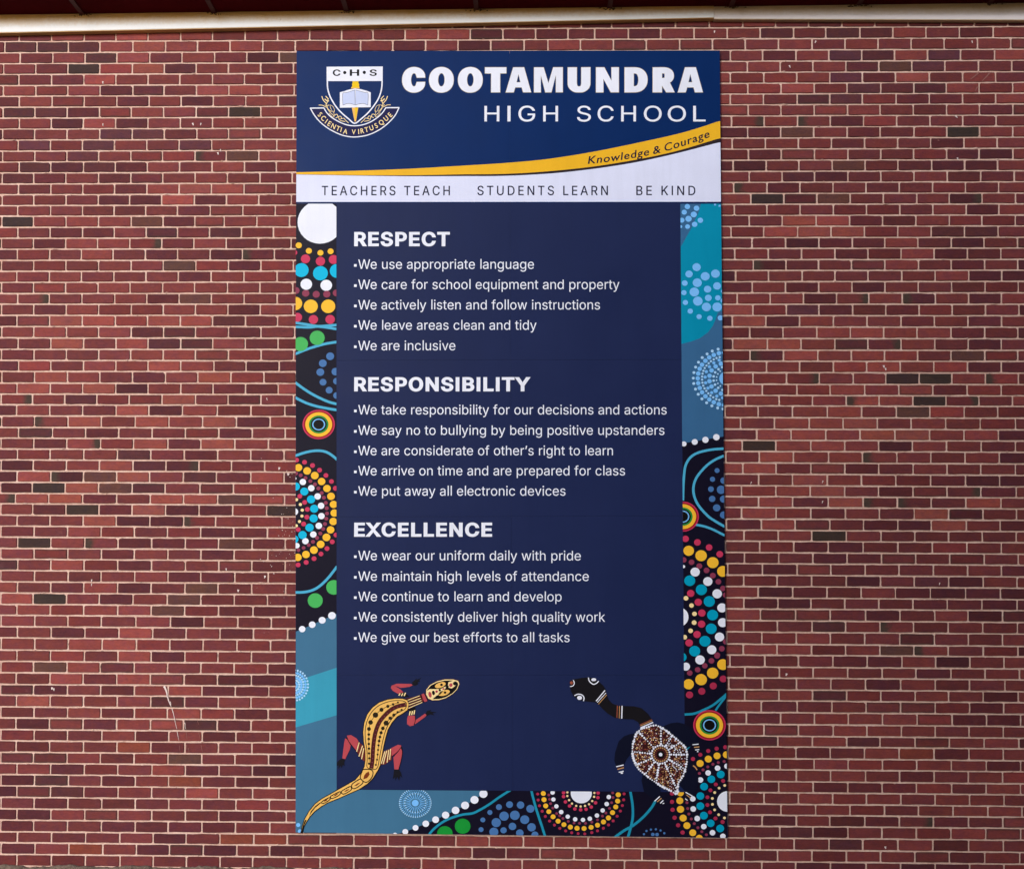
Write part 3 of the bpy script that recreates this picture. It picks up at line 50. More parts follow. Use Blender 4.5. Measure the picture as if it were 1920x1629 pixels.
LIZARD = [["poly",1,"limb",[[-831.4,1394.1],[-806.8,1391.7],[-765.7,1365.9],[-745.2,1345.6],[-781.9,1334.8],[-823,1357.4],[-837,1377.7]]],["poly",1,"limb",[[-831.4,1394.1],[-794.6,1408.1],[-692.3,1407],[-680,1397.2],[-704.5,1386.5],[-765.8,1378.1],[-794.5,1388.5]]],["poly",1,"ink",[[-786,1334.8],[-743.6,1348],[-704.1,1317.3],[-745,1312.2]]],["line",2,"cream",8.2,[[-769.7,1339.8],[-779.4,1323.4]]],["line",2,"cream",8.2,[[-750.9,1339.9],[-760.6,1321.1]]],["line",2,"cream",8.2,[[-731.3,1344.8],[-741.8,1320.4]]],["poly",1,"claw",[[-684.1,1398.8],[-684.2,1419.2],[-667.9,1433.1],[-651.7,1447.9],[-655.7,1433.2],[-616.5,1453.8],[-639.3,1433.3],[-624.5,1425.2],[-645.8,1421.8],[-643.3,1405.6],[-665.3,1394]]],["poly",1,"ink",[[-707.7,1226.1],[-661.2,1244.2],[-660.9,1195.4],[-707.4,1183]]],["line",2,"cream",8.2,[[-697.8,1213.1],[-703.3,1183.8]]],["line",2,"cream",8.2,[[-681.4,1214.8],[-687,1185.5]]],["line",2,"cream",8.2,[[-665.9,1221.4],[-670.7,1190.5]]],["poly",1,"limb",[[-713.1,1181.3],[-662.5,1183.2],[-660.6,1146.6],[-670.2,1114],[-698.8,1107.4],[-719.3,1121.9],[-719.5,1158.5]]],["poly",1,"limb",[[-663.9,1146.6],[-593.1,1195.8],[-579.1,1187.7],[-592.9,1171.4],[-663.7,1120.6]]],["line",2,"ink",4.1,[[-662.5,1183.2],[-660.6,1146.6],[-670.3,1118.1]]],["poly",1,"claw",[[-589,1195.8],[-576.8,1215.4],[-548.3,1223.6],[-556.4,1212.2],[-507.3,1206],[-538.3,1200.9],[-523.5,1183.9],[-556.3,1191.9],[-579.1,1179.6]]],["poly",1,"limb",[[-1148.3,1038.2],[-1119.7,1042.5],[-1078.6,1018.3],[-1063.7,994],[-1074.6,924.8],[-1111,969.3],[-1144,1012.2]]],["poly",1,"brown",[[-1067,996.4],[-1037.3,973.8],[-1017.5,949.5],[-1010.3,848],[-1044.8,872.1],[-1077.9,923.2]]],["line",2,"cream",6.6,[[-1060.4,989.9],[-1077.9,924.8]]],["line",2,"cream",6.6,[[-1035.7,967.3],[-1061.3,890.7]]],["line",2,"cream",6.6,[[-1027.4,949.5],[-1042.4,872.2]]],["poly",1,"limb",[[-1160.4,1020.3],[-1144,1009.8],[-1120.8,971.7],[-1127.1,939.1],[-1159.4,871.5],[-1179.8,875.4],[-1168.3,981.2]]],["line",2,"ink",4.1,[[-1148.2,1030.1],[-1135.7,997.6],[-1110.9,965.2],[-1077.9,920.7],[-1044.8,872.1]]],["line",2,"ink",4.1,[[-1158.8,1020.3],[-1144,1009.8],[-1120.8,971.7]]],["poly",1,"claw",[[-1183.9,875.4],[-1159.3,867.4],[-1167.4,847.1],[-1163.1,822.7],[-1177.1,830.8],[-1183.4,806.3],[-1193.4,826.6],[-1207.9,798.1],[-1205.7,826.5],[-1220.4,822.4],[-1218.1,846.8],[-1204.3,863.1]]],["poly",1,"brown",[[-885.7,925.9],[-832.8,950.6],[-825.7,869.4],[-872.9,836.6],[-913.7,829.9],[-905.8,873]]],["line",2,"cream",6.6,[[-863.7,932.5],[-887.6,838.1]]],["line",2,"cream",6.6,[[-836,945.7],[-842.1,869.3]]],["line",2,"cream",6.6,[[-876.8,927.6],[-901.5,840.5]]],["line",2,"cream",6.6,[[-849,938.3],[-860.7,848.8]]],["poly",1,"limb",[[-832.8,950.6],[-783.9,975.2],[-761.8,971.3],[-757.6,957.5],[-783.6,928.9],[-827.5,892.1]]],["poly",1,"limb",[[-763.3,953.4],[-752.5,926.6],[-758.8,877.9],[-777.1,800.6],[-807.3,800.4],[-816,885.7],[-779.5,926.5]]],["line",2,"ink",4.1,[[-757.6,963.2],[-783.6,928.1],[-828.3,889.6]]],["line",2,"ink",4.1,[[-759.3,959.1],[-751.7,926.6],[-758.7,873.8],[-777.1,800.6]]],["poly",1,"claw",[[-811.4,800.4],[-776.3,800.6],[-762.3,780.4],[-749.8,739.9],[-766.2,756.1],[-774.2,719.5],[-786.6,747.8],[-802.7,719.3],[-800.5,747.7],[-819.2,731.4],[-813.7,767.9]]],["poly",1,"neck",[[-736.7,1302.5],[-671.4,1315.8],[-618.3,1331.6],[-604.1,1277.1],[-662.8,1250.7],[-715.8,1221.2],[-720.1,1260.2]]],["line",2,"cream",4.9,[[-716.2,1291.2],[-630.5,1323.3]]],["line",2,"cream",4.9,[[-710.4,1274.9],[-622.3,1306.3]]],["line",2,"cream",4.9,[[-707,1257],[-618.1,1290]]],["line",2,"cream",4.9,[[-710.2,1234.2],[-612.3,1277]]],["poly",2,"limb",[[-620.8,1331.5],[-597.9,1342.2],[-585.5,1317.9],[-573.1,1287.8],[-597.6,1277.1],[-609.1,1289.3]]],["line",3,"ink",4.1,[[-620.8,1331.5],[-609.2,1301.5],[-597.6,1277.1]]],["line",3,"ink",4.1,[[-599.6,1342.2],[-587.2,1317.9],[-573.1,1287]]],["poly",2,"ink",[[-752.3,1306.4],[-716.4,1294.5],[-703,1260.4],[-713.6,1218.7],[-749.4,1193.4],[-789.5,1170.1],[-825.1,1127.8],[-852.8,1078.3],[-868.5,1022.1],[-882.8,957.3],[-893.8,892.3],[-905.7,826.8],[-920.8,792.9],[-957.6,733.6],[-999.2,691.8],[-1057,654.3],[-1122.5,625.4],[-1204.1,588.3],[-1277.3,559.5],[-1325.4,531.2],[-1373.5,494.9],[-1405.3,459],[-1429.1,422.9],[-1447.2,388.9],[-1457.5,342.5],[-1475.1,347.2],[-1465.5,396.2],[-1449.3,445.9],[-1416.5,503.7],[-1375.3,555.1],[-1325.6,592.7],[-1266.7,625.7],[-1209.7,658.5],[-1144.5,695.4],[-1088.4,727.6],[-1048.9,775.4],[-1025.4,821.2],[-1019.4,868.5],[-1021.5,932.7],[-1032.6,997.6],[-1037.1,1063.4],[-1029.3,1129.7],[-1008.7,1189.8],[-971.2,1240.2],[-920.9,1278.1],[-860.8,1299.3],[-802.6,1307]]],["poly",3,"hide",[[-753.1,1300.8],[-720.3,1290.3],[-708.7,1260.3],[-718.3,1222],[-752.5,1198.2],[-793.2,1174.4],[-829.8,1131.1],[-858.1,1080.5],[-874.1,1023.5],[-888.4,958.4],[-899.4,893.3],[-911.3,828.3],[-925.8,795.7],[-962.2,737],[-1002.8,696.2],[-1059.7,659.3],[-1124.9,630.5],[-1206.4,593.5],[-1279.8,564.6],[-1328.6,535.9],[-1377.4,499.1],[-1409.8,462.4],[-1434.1,425.8],[-1452.6,390.8],[-1462.9,344.5],[-1469.4,346.9],[-1460,394.8],[-1444,443.5],[-1411.8,500.5],[-1371.3,551.1],[-1322.5,587.9],[-1263.8,620.7],[-1206.8,653.5],[-1141.7,690.5],[-1084.7,723.3],[-1044.1,772.2],[-1019.9,819.5],[-1013.7,868.3],[-1015.8,933.3],[-1026.9,998.2],[-1031.4,1063.3],[-1023.7,1128.4],[-1003.6,1187.1],[-967.1,1236.2],[-918.2,1273.1],[-859.4,1293.7],[-802.2,1301.3]]],["line",4,"ink",4.9,[[-753,1286.9],[-730,1277.3],[-723.4,1256.1],[-734.7,1229.2],[-764.8,1211.2],[-805.6,1186.5],[-842.1,1137.5],[-870.4,1080.4],[-888.8,1015.3],[-902.2,950.2],[-914.1,885.1],[-925.9,820],[-946.2,799.6],[-983,803.5],[-1003.6,819.6],[-1002.3,868.3],[-1004.4,933.3],[-1014.6,998.3],[-1018.3,1063.4],[-1009.7,1124.4],[-989.6,1177.4],[-955.6,1224.8],[-908.3,1259.3],[-851.2,1280.7],[-802.1,1288.3],[-753,1286.9]]],["line",4,"neck",29.6,[[-728.3,1260.2],[-785.5,1247.7],[-834.4,1223],[-883.2,1178],[-919.7,1129],[-943.9,1063.8],[-955.7,998.6],[-961.8,933.6],[-964.7,868.6],[-972.4,805.2]]],["dots",5,"dullpink",[[-736.5,1256.9,4.1],[-765.1,1251.8,4.1],[-789.6,1243.6,4.1],[-814,1231.3,4.1],[-838.5,1216.5,4.1],[-860.5,1196.8,4.1],[-881.6,1173.9,4.1],[-899.4,1151.9,4.1],[-915.7,1129,4.1],[-927.8,1102.9,4.1],[-938.2,1076,4.1],[-945.4,1047.5,4.1],[-950.1,1019,4.1],[-954,990.5,4.1],[-957.1,962,4.1],[-959.4,933.6,4.1],[-960.8,905.1,4.1],[-963.1,876.7,4.1],[-965.4,848.2,4.1],[-969.3,819.8,4.1]]],["line",4,"ink",3.3,[[-785.7,1274.5],[-819.9,1261.3],[-857.5,1247.3],[-902.3,1222.7],[-945.5,1185],[-979.5,1132.7],[-990.7,1086.3],[-992,1047.2],[-991.8,1014.7],[-991.6,979.7],[-990.5,947.2],[-989.5,913.1],[-987.6,878.2],[-989,840]]],["line",4,"ink",3.3,[[-758.4,1223.4],[-787.7,1207],[-813.8,1185.7],[-839.8,1163.6],[-869,1128.4],[-891.7,1090.9],[-904.6,1059.9],[-912.6,1029.8],[-918.1,1001.3],[-922,970.4],[-925.1,937.8],[-928.1,905.3],[-932,868.7],[-939.9,832.1]]],["dots",5,"ink2",[[-785.7,1274.5,7.4],[-819.9,1261.3,9],[-857.5,1247.3,11.5],[-902.3,1222.7,14.8],[-945.5,1185,19.7],[-979.5,1132.7,16.5],[-990.7,1086.3,14],[-992,1047.2,9.9],[-991.8,1014.7,9.9],[-991.6,979.7,9],[-990.5,947.2,9],[-989.5,913.1,9],[-987.6,878.2,8.2],[-989,840,8.2],[-758.4,1223.4,7.4],[-787.7,1207,7.4],[-813.8,1185.7,11.5],[-839.8,1163.6,12.3],[-869,1128.4,18.1],[-891.7,1090.9,13.2],[-904.6,1059.9,11.5],[-912.6,1029.8,9.9],[-918.1,1001.3,9.9],[-922,970.4,8.2],[-925.1,937.8,7.4],[-928.1,905.3,7.4],[-932,868.7,7.4],[-939.9,832.1,7.4]]],["line",4,"ink",6.6,[[-1028,799.1],[-983,799.4],[-960.8,783.3],[-966.3,746.7],[-994.7,714.1],[-1019.2,709.9],[-1050.5,738.1],[-1040.1,778.8],[-1028,799.1],[-983,799.4]]],["poly",4,"umber",[[-990.3,784.7],[-984.4,762.9],[-1001.4,738.4],[-1029.1,728.5],[-1024.4,754.5],[-1009,774.9]]],["line",4,"ink",6.6,[[-1100.9,701.3],[-1056.1,730],[-1037.3,722],[-1033.9,701.7],[-1076.1,669],[-1102.2,663.1],[-1112.2,682.5],[-1100.9,701.3],[-1056.1,730]]],["poly",4,"umber",[[-1047.8,707.3],[-1068.2,701.5],[-1096.7,681],[-1076.2,682.8]]],["line",4,"ink",6.6,[[-1178.2,648],[-1125.2,676.8],[-1112.9,664.7],[-1120.9,648.4],[-1165.7,623.8],[-1183.8,631.8],[-1178.2,648],[-1125.2,676.8]]],["poly",4,"umber",[[-1125.1,660.5],[-1145.5,656.4],[-1167.5,638.4],[-1145.4,644.2]]],["line",4,"ink",6.6,[[-1255.6,611],[-1198.6,639.8],[-1190.3,630.1],[-1206.5,611.4],[-1248.9,592.4],[-1262,598.8],[-1255.6,611],[-1198.6,639.8]]],["poly",4,"umber",[[-1202.6,630],[-1223,623.4],[-1245.7,605.4],[-1222.9,611.2]]],["line",4,"ink",6.6,[[-1319.1,572.5],[-1273.5,597.1],[-1265.2,586.6],[-1296.1,563.7],[-1322.2,556.3],[-1319.1,572.5],[-1273.5,597.1]]],["poly",4,"umber",[[-1278.3,589],[-1296.3,582.4],[-1312.5,567.7],[-1294.6,572.7]]],["poly",4,"ink",[[-1327.2,561.1],[-1369.5,526.7],[-1397.8,490.9],[-1413.1,464],[-1400.3,502.2],[-1369.5,538.9],[-1333,565.9]]],["poly",4,"ink",[[-1430.1,439.6],[-1446.2,407],[-1462.9,344.5],[-1469.4,346.9],[-1458.4,396.4],[-1442.4,439.5]]],["poly",2,"neck",[[-586.8,1366.8],[-560.1,1401.5],[-509.7,1429.3],[-450.8,1444.3],[-391.9,1444.6],[-353.9,1434.4],[-344.6,1411.1],[-359.5,1372.2],[-391.4,1337.6],[-441.7,1305.4],[-492.1,1289.6],[-542.6,1287.6],[-572.2,1300.4],[-588.3,1332.3]]],["poly",3,"cream",[[-583.3,1366.7],[-557.3,1399.4],[-508.4,1425.7],[-451.3,1439.9],[-394,1440.1],[-357.2,1430.5],[-348.1,1408.6],[-362.7,1371.9],[-393.6,1339.2],[-442.5,1308.8],[-491.4,1293.9],[-540.4,1292],[-569.1,1304.1],[-584.8,1334.2]]],["poly",4,"ink",[[-576.4,1366.6],[-551.9,1396],[-505.9,1419.7],[-452.2,1432.4],[-398.4,1432.7],[-363.8,1424.1],[-355.3,1404.3],[-369,1371.3],[-398,1341.8],[-444,1314.5],[-490,1301.1],[-536.1,1299.4],[-563,1310.2],[-577.8,1337.3]]],["poly",5,"hide",[[-445,1412.8],[-446.3,1403.8],[-454.9,1394],[-469.3,1385.4],[-486.5,1379.6],[-503.2,1377.8],[-516.1,1380.4],[-522.5,1386.8],[-521.3,1395.8],[-512.6,1405.6],[-498.2,1414.2],[-481,1420],[-464.3,1421.8],[-451.5,1419.2]]],["poly",5,"hide",[[-416.2,1358.1],[-417.6,1349],[-426.7,1339.1],[-441.7,1330.3],[-459.6,1324.2],[-476.9,1322.3],[-490.2,1324.7],[-496.8,1331],[-495.4,1340.1],[-486.3,1350],[-471.3,1358.8],[-453.4,1364.9],[-436.1,1366.8],[-422.8,1364.4]]],["poly",5,"cream",[[-576.8,1358.6],[-561.3,1370.9],[-483.6,1371.3],[-426.5,1400.1],[-483.4,1334.6],[-507.9,1326.4],[-538.8,1300.2],[-565.1,1309.8],[-576.6,1330.1]]],["poly",5,"cream",[[-426.6,1420.4],[-394,1431.2],[-365.4,1423.1],[-369.3,1400.3],[-401.9,1375.7],[-430.6,1383.8]]],["poly",6,"limb",[[-545.8,1334.2],[-545,1324.9],[-546.6,1317.1],[-550.3,1312.2],[-555.3,1311.1],[-560.6,1314.2],[-565.2,1320.8],[-568.2,1329.5],[-569,1338.8],[-567.4,1346.6],[-563.7,1351.5],[-558.7,1352.6],[-553.4,1349.5],[-548.8,1342.9]]],["poly",6,"ink",[[-522.1,1346.3],[-521.7,1339.2],[-523.4,1333.1],[-527,1329.1],[-531.6,1328.2],[-536.4,1330.4],[-540.5,1335.3],[-542.9,1342],[-543.3,1349.2],[-541.6,1355.3],[-538.1,1359.2],[-533.5,1360.2],[-528.6,1358],[-524.6,1353]]],["poly",6,"crimson2",[[-500.7,1354.1],[-501.6,1350.2],[-504.1,1347.1],[-507.6,1345.3],[-511.6,1345.3],[-515.3,1347],[-517.8,1350.1],[-518.7,1354],[-517.8,1357.9],[-515.3,1361],[-511.7,1362.8],[-507.7,1362.8],[-504.1,1361.1],[-501.6,1358]]],["poly",6,"ink",[[-479.5,1363.2],[-480.3,1359.6],[-482.5,1356.8],[-485.8,1355.2],[-489.4,1355.2],[-492.7,1356.7],[-495,1359.6],[-495.8,1363.1],[-495,1366.6],[-492.8,1369.5],[-489.5,1371.1],[-485.9,1371.1],[-482.6,1369.5],[-480.3,1366.7]]],["poly",6,"crimson2",[[-454.2,1373.1],[-454.9,1370.2],[-457,1367.9],[-459.9,1366.7],[-463.2,1366.7],[-466.1,1367.9],[-468.2,1370.2],[-468.9,1373],[-468.2,1375.8],[-466.2,1378.1],[-463.2,1379.4],[-460,1379.4],[-457,1378.1],[-454.9,1375.9]]],["poly",6,"ink",[[-423.2,1388.7],[-424.3,1384.4],[-427.5,1381],[-432.1,1379.1],[-437.2,1379.1],[-441.8,1380.9],[-445,1384.3],[-446.1,1388.6],[-445,1392.8],[-441.8,1396.2],[-437.3,1398.1],[-432.2,1398.2],[-427.6,1396.3],[-424.4,1392.9]]],["poly",6,"limb",[[-396.5,1397.8],[-398.9,1392.1],[-403.2,1388],[-408.5,1386.4],[-413.9,1387.4],[-418.2,1391],[-420.6,1396.4],[-420.6,1402.5],[-418.2,1408.2],[-414,1412.2],[-408.6,1413.9],[-403.3,1412.9],[-399,1409.3],[-396.6,1403.9]]],["poly",6,"ink",[[-361.2,1411.8],[-362.8,1405.8],[-367.3,1400.9],[-373.9,1398.2],[-381.1,1398.2],[-387.7,1400.8],[-392.3,1405.6],[-393.9,1411.6],[-392.3,1417.6],[-387.8,1422.5],[-381.3,1425.2],[-374,1425.2],[-367.4,1422.6],[-362.9,1417.8]]],["poly",6,"ink",[[-465.8,1402.3],[-466.7,1398.4],[-469.5,1395.3],[-473.4,1393.5],[-477.7,1393.5],[-481.7,1395.2],[-484.4,1398.3],[-485.4,1402.2],[-484.5,1406.1],[-481.8,1409.2],[-477.8,1411],[-473.5,1411],[-469.5,1409.3],[-466.8,1406.2]]],["poly",6,"ink",[[-440.2,1347.1],[-441.1,1343.2],[-443.8,1340.1],[-447.8,1338.3],[-452.1,1338.3],[-456.1,1340],[-458.8,1343.1],[-459.8,1347],[-458.8,1350.9],[-456.1,1354],[-452.2,1355.7],[-447.9,1355.8],[-443.9,1354.1],[-441.2,1350.9]]]]
TURTLE = [["poly",1,"flipper",[[903.4,1065.6],[862.8,1058.9],[822.2,1043.3],[785.7,1008.2],[759,927.1],[754.1,870.4],[767.2,831.6],[822.4,842.4],[842.6,883],[885.6,935.9]]],["poly",1,"flipper",[[1098.2,1115.2],[1155.1,1138.2],[1203.7,1144.2],[1252.4,1132.3],[1309.1,1092.1],[1343.1,1043.7],[1356,988.7],[1309,982.8],[1268.5,962.3],[1203.6,1010.5]]],["poly",1,"flipper",[[960.3,790.7],[1073.8,718.6],[1083.5,637.8],[1041.4,605.3],[1009,617.2],[964.4,653.3],[946.5,734]]],["poly",1,"flipper",[[1260.3,881.4],[1312.9,845.3],[1341.2,801],[1350.8,736.4],[1337,671.7],[1304.6,627.1],[1256,655.1],[1215.6,703.3]]],["line",2,"white",7.4,[[767.2,828.3],[820.7,841.6]]],["line",2,"white",7.4,[[785.9,789.6],[820.8,797.9]]],["line",2,"tan",7.4,[[776.1,809.8],[822.4,822.2]]],["line",2,"white",9.9,[[799.7,783.2],[815.9,785.7]]],["line",2,"neck",6.6,[[772,818.7],[820.7,831.9]]],["line",2,"white",6.6,[[1307.4,986.8],[1351.1,991.9]]],["line",2,"white",6.6,[[1326.8,950.5],[1356,953.1]]],["line",2,"tan",7.4,[[1318.7,968.3],[1356,972.5]]],["line",2,"white",8.2,[[1339.7,938.5],[1349.5,939.3]]],["line",2,"white",7.4,[[1039.7,587.5],[1077,621.6]]],["line",2,"tan",7.4,[[1057.6,582.8],[1088.4,608.8]]],["line",2,"white",7.4,[[1080.2,573.2],[1101.3,594.3]]],["line",2,"white",6.6,[[1096.4,569.3],[1107.8,575]]],["line",2,"white",7.4,[[1258.5,651.9],[1307,624.7]]],["line",2,"tan",6.6,[[1264.9,634.1],[1294,610.1]]],["line",2,"white",6.6,[[1256,606.6],[1272.2,594.6]]],["line",2,"tan",8.2,[[1311.3,839.6],[1326.7,828.4],[1339.6,809.1]]],["poly",2,"turtle",[[622.9,1281.5],[693.5,1364.7],[712.3,1303.9],[740.8,1274],[781.5,1259.6],[830.2,1257.4],[895.2,1256.1],[948.1,1242.6],[992.7,1203.9],[1026.8,1153.8],[942.4,1107.9],[921.3,1145.1],[887.2,1162.8],[814,1166.4],[757.1,1174.3],[708.3,1202.4],[671.7,1234.7],[647.3,1263]]],["poly",3,"turtle",[[436.2,1430.1],[459.8,1443.3],[520.9,1454.9],[565.6,1459.2],[602.3,1455.3],[643,1431.1],[675.6,1401.2],[697.6,1364.7],[667.6,1314.2],[625.3,1281.5],[586.2,1286.2],[537.4,1290.8],[496.7,1300.4],[464.1,1327],[443.7,1363.5]]],["line",4,"white",7.4,[[624.5,1291.3],[687.8,1367.9]]],["line",4,"white",4.9,[[632.6,1281.6],[695.2,1350.1]]],["line",4,"tan",4.9,[[641.6,1270.2],[700.1,1336.3]]],["line",4,"tan2",5.8,[[775.8,1259.6],[772.6,1174.3]]],["line",4,"tan",4.9,[[791.2,1258.8],[788.8,1170.4]]],["line",4,"white",8.2,[[809.1,1258.9],[806.7,1168.8]]],["line",4,"white",9,[[940.8,1104.7],[1029.3,1143.2]]],["line",4,"tan",4.9,[[937.5,1117.6],[1023.6,1155.4]]],["line",4,"tan2",4.1,[[935.9,1125.7],[1020.3,1163.5]]],["line",4,"white",7.4,[[570.5,1457.6],[576.3,1433.2],[602.3,1411.4],[625.1,1416.4],[643,1433.5]]],["poly",5,"white",[[625.9,1443.2],[623.6,1437.5],[617.1,1433.4],[608.2,1431.8],[599.3,1433.2],[592.7,1437.2],[590.1,1442.8],[592.3,1448.5],[598.6,1452.8],[607.4,1454.5],[616.4,1453.2],[623.1,1449.3]]],["line",4,"white",7.4,[[470.6,1329.5],[496.6,1340.2],[525.1,1334.6],[539,1315.2],[535,1290.8]]],["poly",5,"white",[[525.2,1314.3],[522.8,1307.1],[516.3,1301.7],[507.5,1299.6],[498.6,1301.4],[491.9,1306.6],[489.4,1313.8],[491.5,1321.2],[497.8,1326.7],[506.7,1328.9],[515.6,1327.2],[522.4,1322.1]]],["line",4,"white",5.8,[[462.3,1440],[470.4,1416.5],[459.9,1398.5],[439.5,1393.6]]],["dots",5,"tan2",[[450.1,1420.4,11.5]]],["poly",3,"shell",[[948.1,1099.9],[984.6,1108.2],[1041.4,1123],[1094.2,1103.1],[1155,1058.8],[1211.7,1010.6],[1252.3,970.3],[1268.4,921.9],[1261.9,832.9],[1235.9,760],[1205.1,711.3],[1201.8,642.6],[1187.2,642.5],[1138.6,670.5],[1073.8,702.4],[992.7,758.5],[927.8,814.7],[895.4,871.2],[883.2,952.1],[903.4,1049.4]]]]
SHIELD = [["poly",1,"white",[[-1331.3,5859.2],[-923.6,5859.4],[-923.7,5753],[-1329.8,5753.9]]],["line",1,"white",9.5,[[-1324.8,5756.6],[-1322.5,5704.4],[-1309.1,5654],[-1286.5,5607.6],[-1255.5,5561.1],[-1216.9,5518.4],[-1166.8,5475.8],[-1124.5,5444],[-1078.8,5475.5],[-1033.1,5515.9],[-995.2,5560.1],[-961,5610.2],[-942.2,5652.6],[-930.3,5702.8],[-927.5,5755]]],["dots",2,"ink",[[-1199.1,5816,12.1],[-1057,5816.2,12.1]]]]
RIBBON = [["poly",1,"ribbon",[[-1447,5556.8],[-1416,5503.7],[-1369.5,5449.5],[-1307.9,5402.9],[-1231,5364.1],[-1165.9,5347.3],[-1108.5,5345.2],[-1032.1,5357.6],[-955.8,5390.2],[-887.3,5440.1],[-834.1,5497.8],[-803.1,5557.5],[-898.7,5557.8],[-926,5517.4],[-964,5482.8],[-1017.4,5450.2],[-1070.8,5432.2],[-1124.3,5426.2],[-1178,5432.6],[-1231.7,5452.9],[-1285.5,5483.9],[-1324.1,5518.8],[-1349.3,5558.3]]],["line",2,"white",7.6,[[-1447,5556.8],[-1416,5503.7],[-1369.5,5449.5],[-1307.9,5402.9],[-1231,5364.1],[-1165.9,5347.3],[-1108.5,5345.2],[-1032.1,5357.6],[-955.8,5390.2],[-887.3,5440.1],[-834.1,5497.8],[-803.1,5557.5]]],["line",2,"white",7.6,[[-1349.3,5558.3],[-1324.1,5518.8],[-1285.5,5483.9],[-1231.7,5452.9],[-1178,5432.6],[-1124.3,5426.2],[-1070.8,5432.2],[-1017.4,5450.2],[-964,5482.8],[-926,5517.4],[-898.7,5557.8]]],["line",2,"white",8.3,[[-1450.1,5556],[-1345.5,5557.5]]],["line",2,"white",8.3,[[-903.3,5557.1],[-800.8,5558.2]]]]
WREATH = [["line",1,"cream",6.1,[[-1364.2,5643.4],[-1353.6,5615.5],[-1340.1,5600],[-1327.7,5583.8]]],["line",1,"cream",6.1,[[-922.6,5583.8],[-910.5,5600],[-897.2,5615.4],[-887,5643.1]]],["line",1,"cream",6.1,[[-1336.6,5644.5],[-1315.3,5621.2]]],["line",1,"cream",6.1,[[-935.5,5621.3],[-914.6,5644.4]]],["line",1,"cream",7.6,[[-1343.3,5624],[-1322.9,5606.9],[-1313.3,5611.5]]],["line",1,"cream",7.6,[[-937.3,5611.6],[-927.7,5607],[-907.6,5623.9]]],["line",1,"cream",5.3,[[-1319.2,5621.2],[-1324.7,5600],[-1332.3,5584.5]]],["line",1,"cream",5.3,[[-918,5584.5],[-925.8,5600],[-931.7,5621.3]]],["line",1,"cream",4.9,[[-1386.7,5578.9],[-1361,5577.7],[-1339.8,5567.2],[-1320.6,5559.4]]],["line",1,"cream",4.9,[[-929.3,5559.5],[-910.3,5567.1],[-889.3,5577.5],[-863.7,5578.5]]],["line",1,"cream",4.2,[[-1328.5,5584.5],[-1320.6,5553.6],[-1293.6,5529.5]]],["line",1,"cream",4.2,[[-955.9,5529.9],[-929.3,5553.7],[-921.9,5584.6]]],["line",1,"cream",3,[[-1305.4,5580.6],[-1283.1,5568.1],[-1271.8,5541.8],[-1278.2,5525.6],[-1296.8,5548.9],[-1305.4,5580.6]]],["line",1,"cream",3,[[-944.8,5580.8],[-953,5549.1],[-971.2,5526.1],[-977.8,5542.3],[-966.9,5568.5],[-944.8,5580.8]]],["line",1,"cream",3,[[-1272.6,5541.8],[-1276.2,5518.7],[-1266.5,5503.2]]],["line",1,"cream",3,[[-982.5,5503.7],[-973.1,5519.1],[-977.1,5542.3]]],["line",1,"cream",3.8,[[-1324.4,5553.6],[-1301.2,5522.6],[-1274.2,5501.3]]],["line",1,"cream",3.8,[[-974.9,5501.7],[-948.2,5522.9],[-925.5,5553.7]]],["line",1,"cream",4.9,[[-1279.9,5497.4],[-1255.9,5511.6],[-1243.5,5491.5],[-1236.5,5476]]],["line",1,"cream",4.9,[[-1012.2,5476.8],[-1005.4,5492.2],[-993.3,5512.2],[-969.1,5497.9]]],["line",1,"cream",4.5,[[-1262.6,5483.8],[-1228.2,5497.2],[-1218.5,5476]]],["line",1,"cream",4.5,[[-1030.2,5476.9],[-1020.8,5498],[-986.2,5484.4]]],["line",1,"cream",4.5,[[-1239.5,5470.3],[-1205.1,5481.7],[-1189.7,5466.2],[-1168.5,5446.8]]],["line",1,"cream",4.5,[[-1079.7,5448.1],[-1058.8,5467.3],[-1043.6,5482.7],[-1009.1,5471]]],["line",1,"cream",4.5,[[-1231.8,5464.4],[-1193.5,5457.4]]],["line",1,"cream",4.5,[[-1054.9,5458.4],[-1016.7,5465.2]]],["line",1,"cream",3.4,[[-1312.6,5518.8],[-1285.6,5491.7],[-1270.3,5493.5]]],["line",1,"cream",3.4,[[-978.6,5494],[-963.3,5492.1],[-936.7,5519]]],["line",1,"cream",4.5,[[-1341.8,5580.7],[-1324.5,5571],[-1313.1,5580.6]]],["line",1,"cream",4.5,[[-937.1,5580.8],[-925.6,5571.1],[-908.4,5580.6]]]]
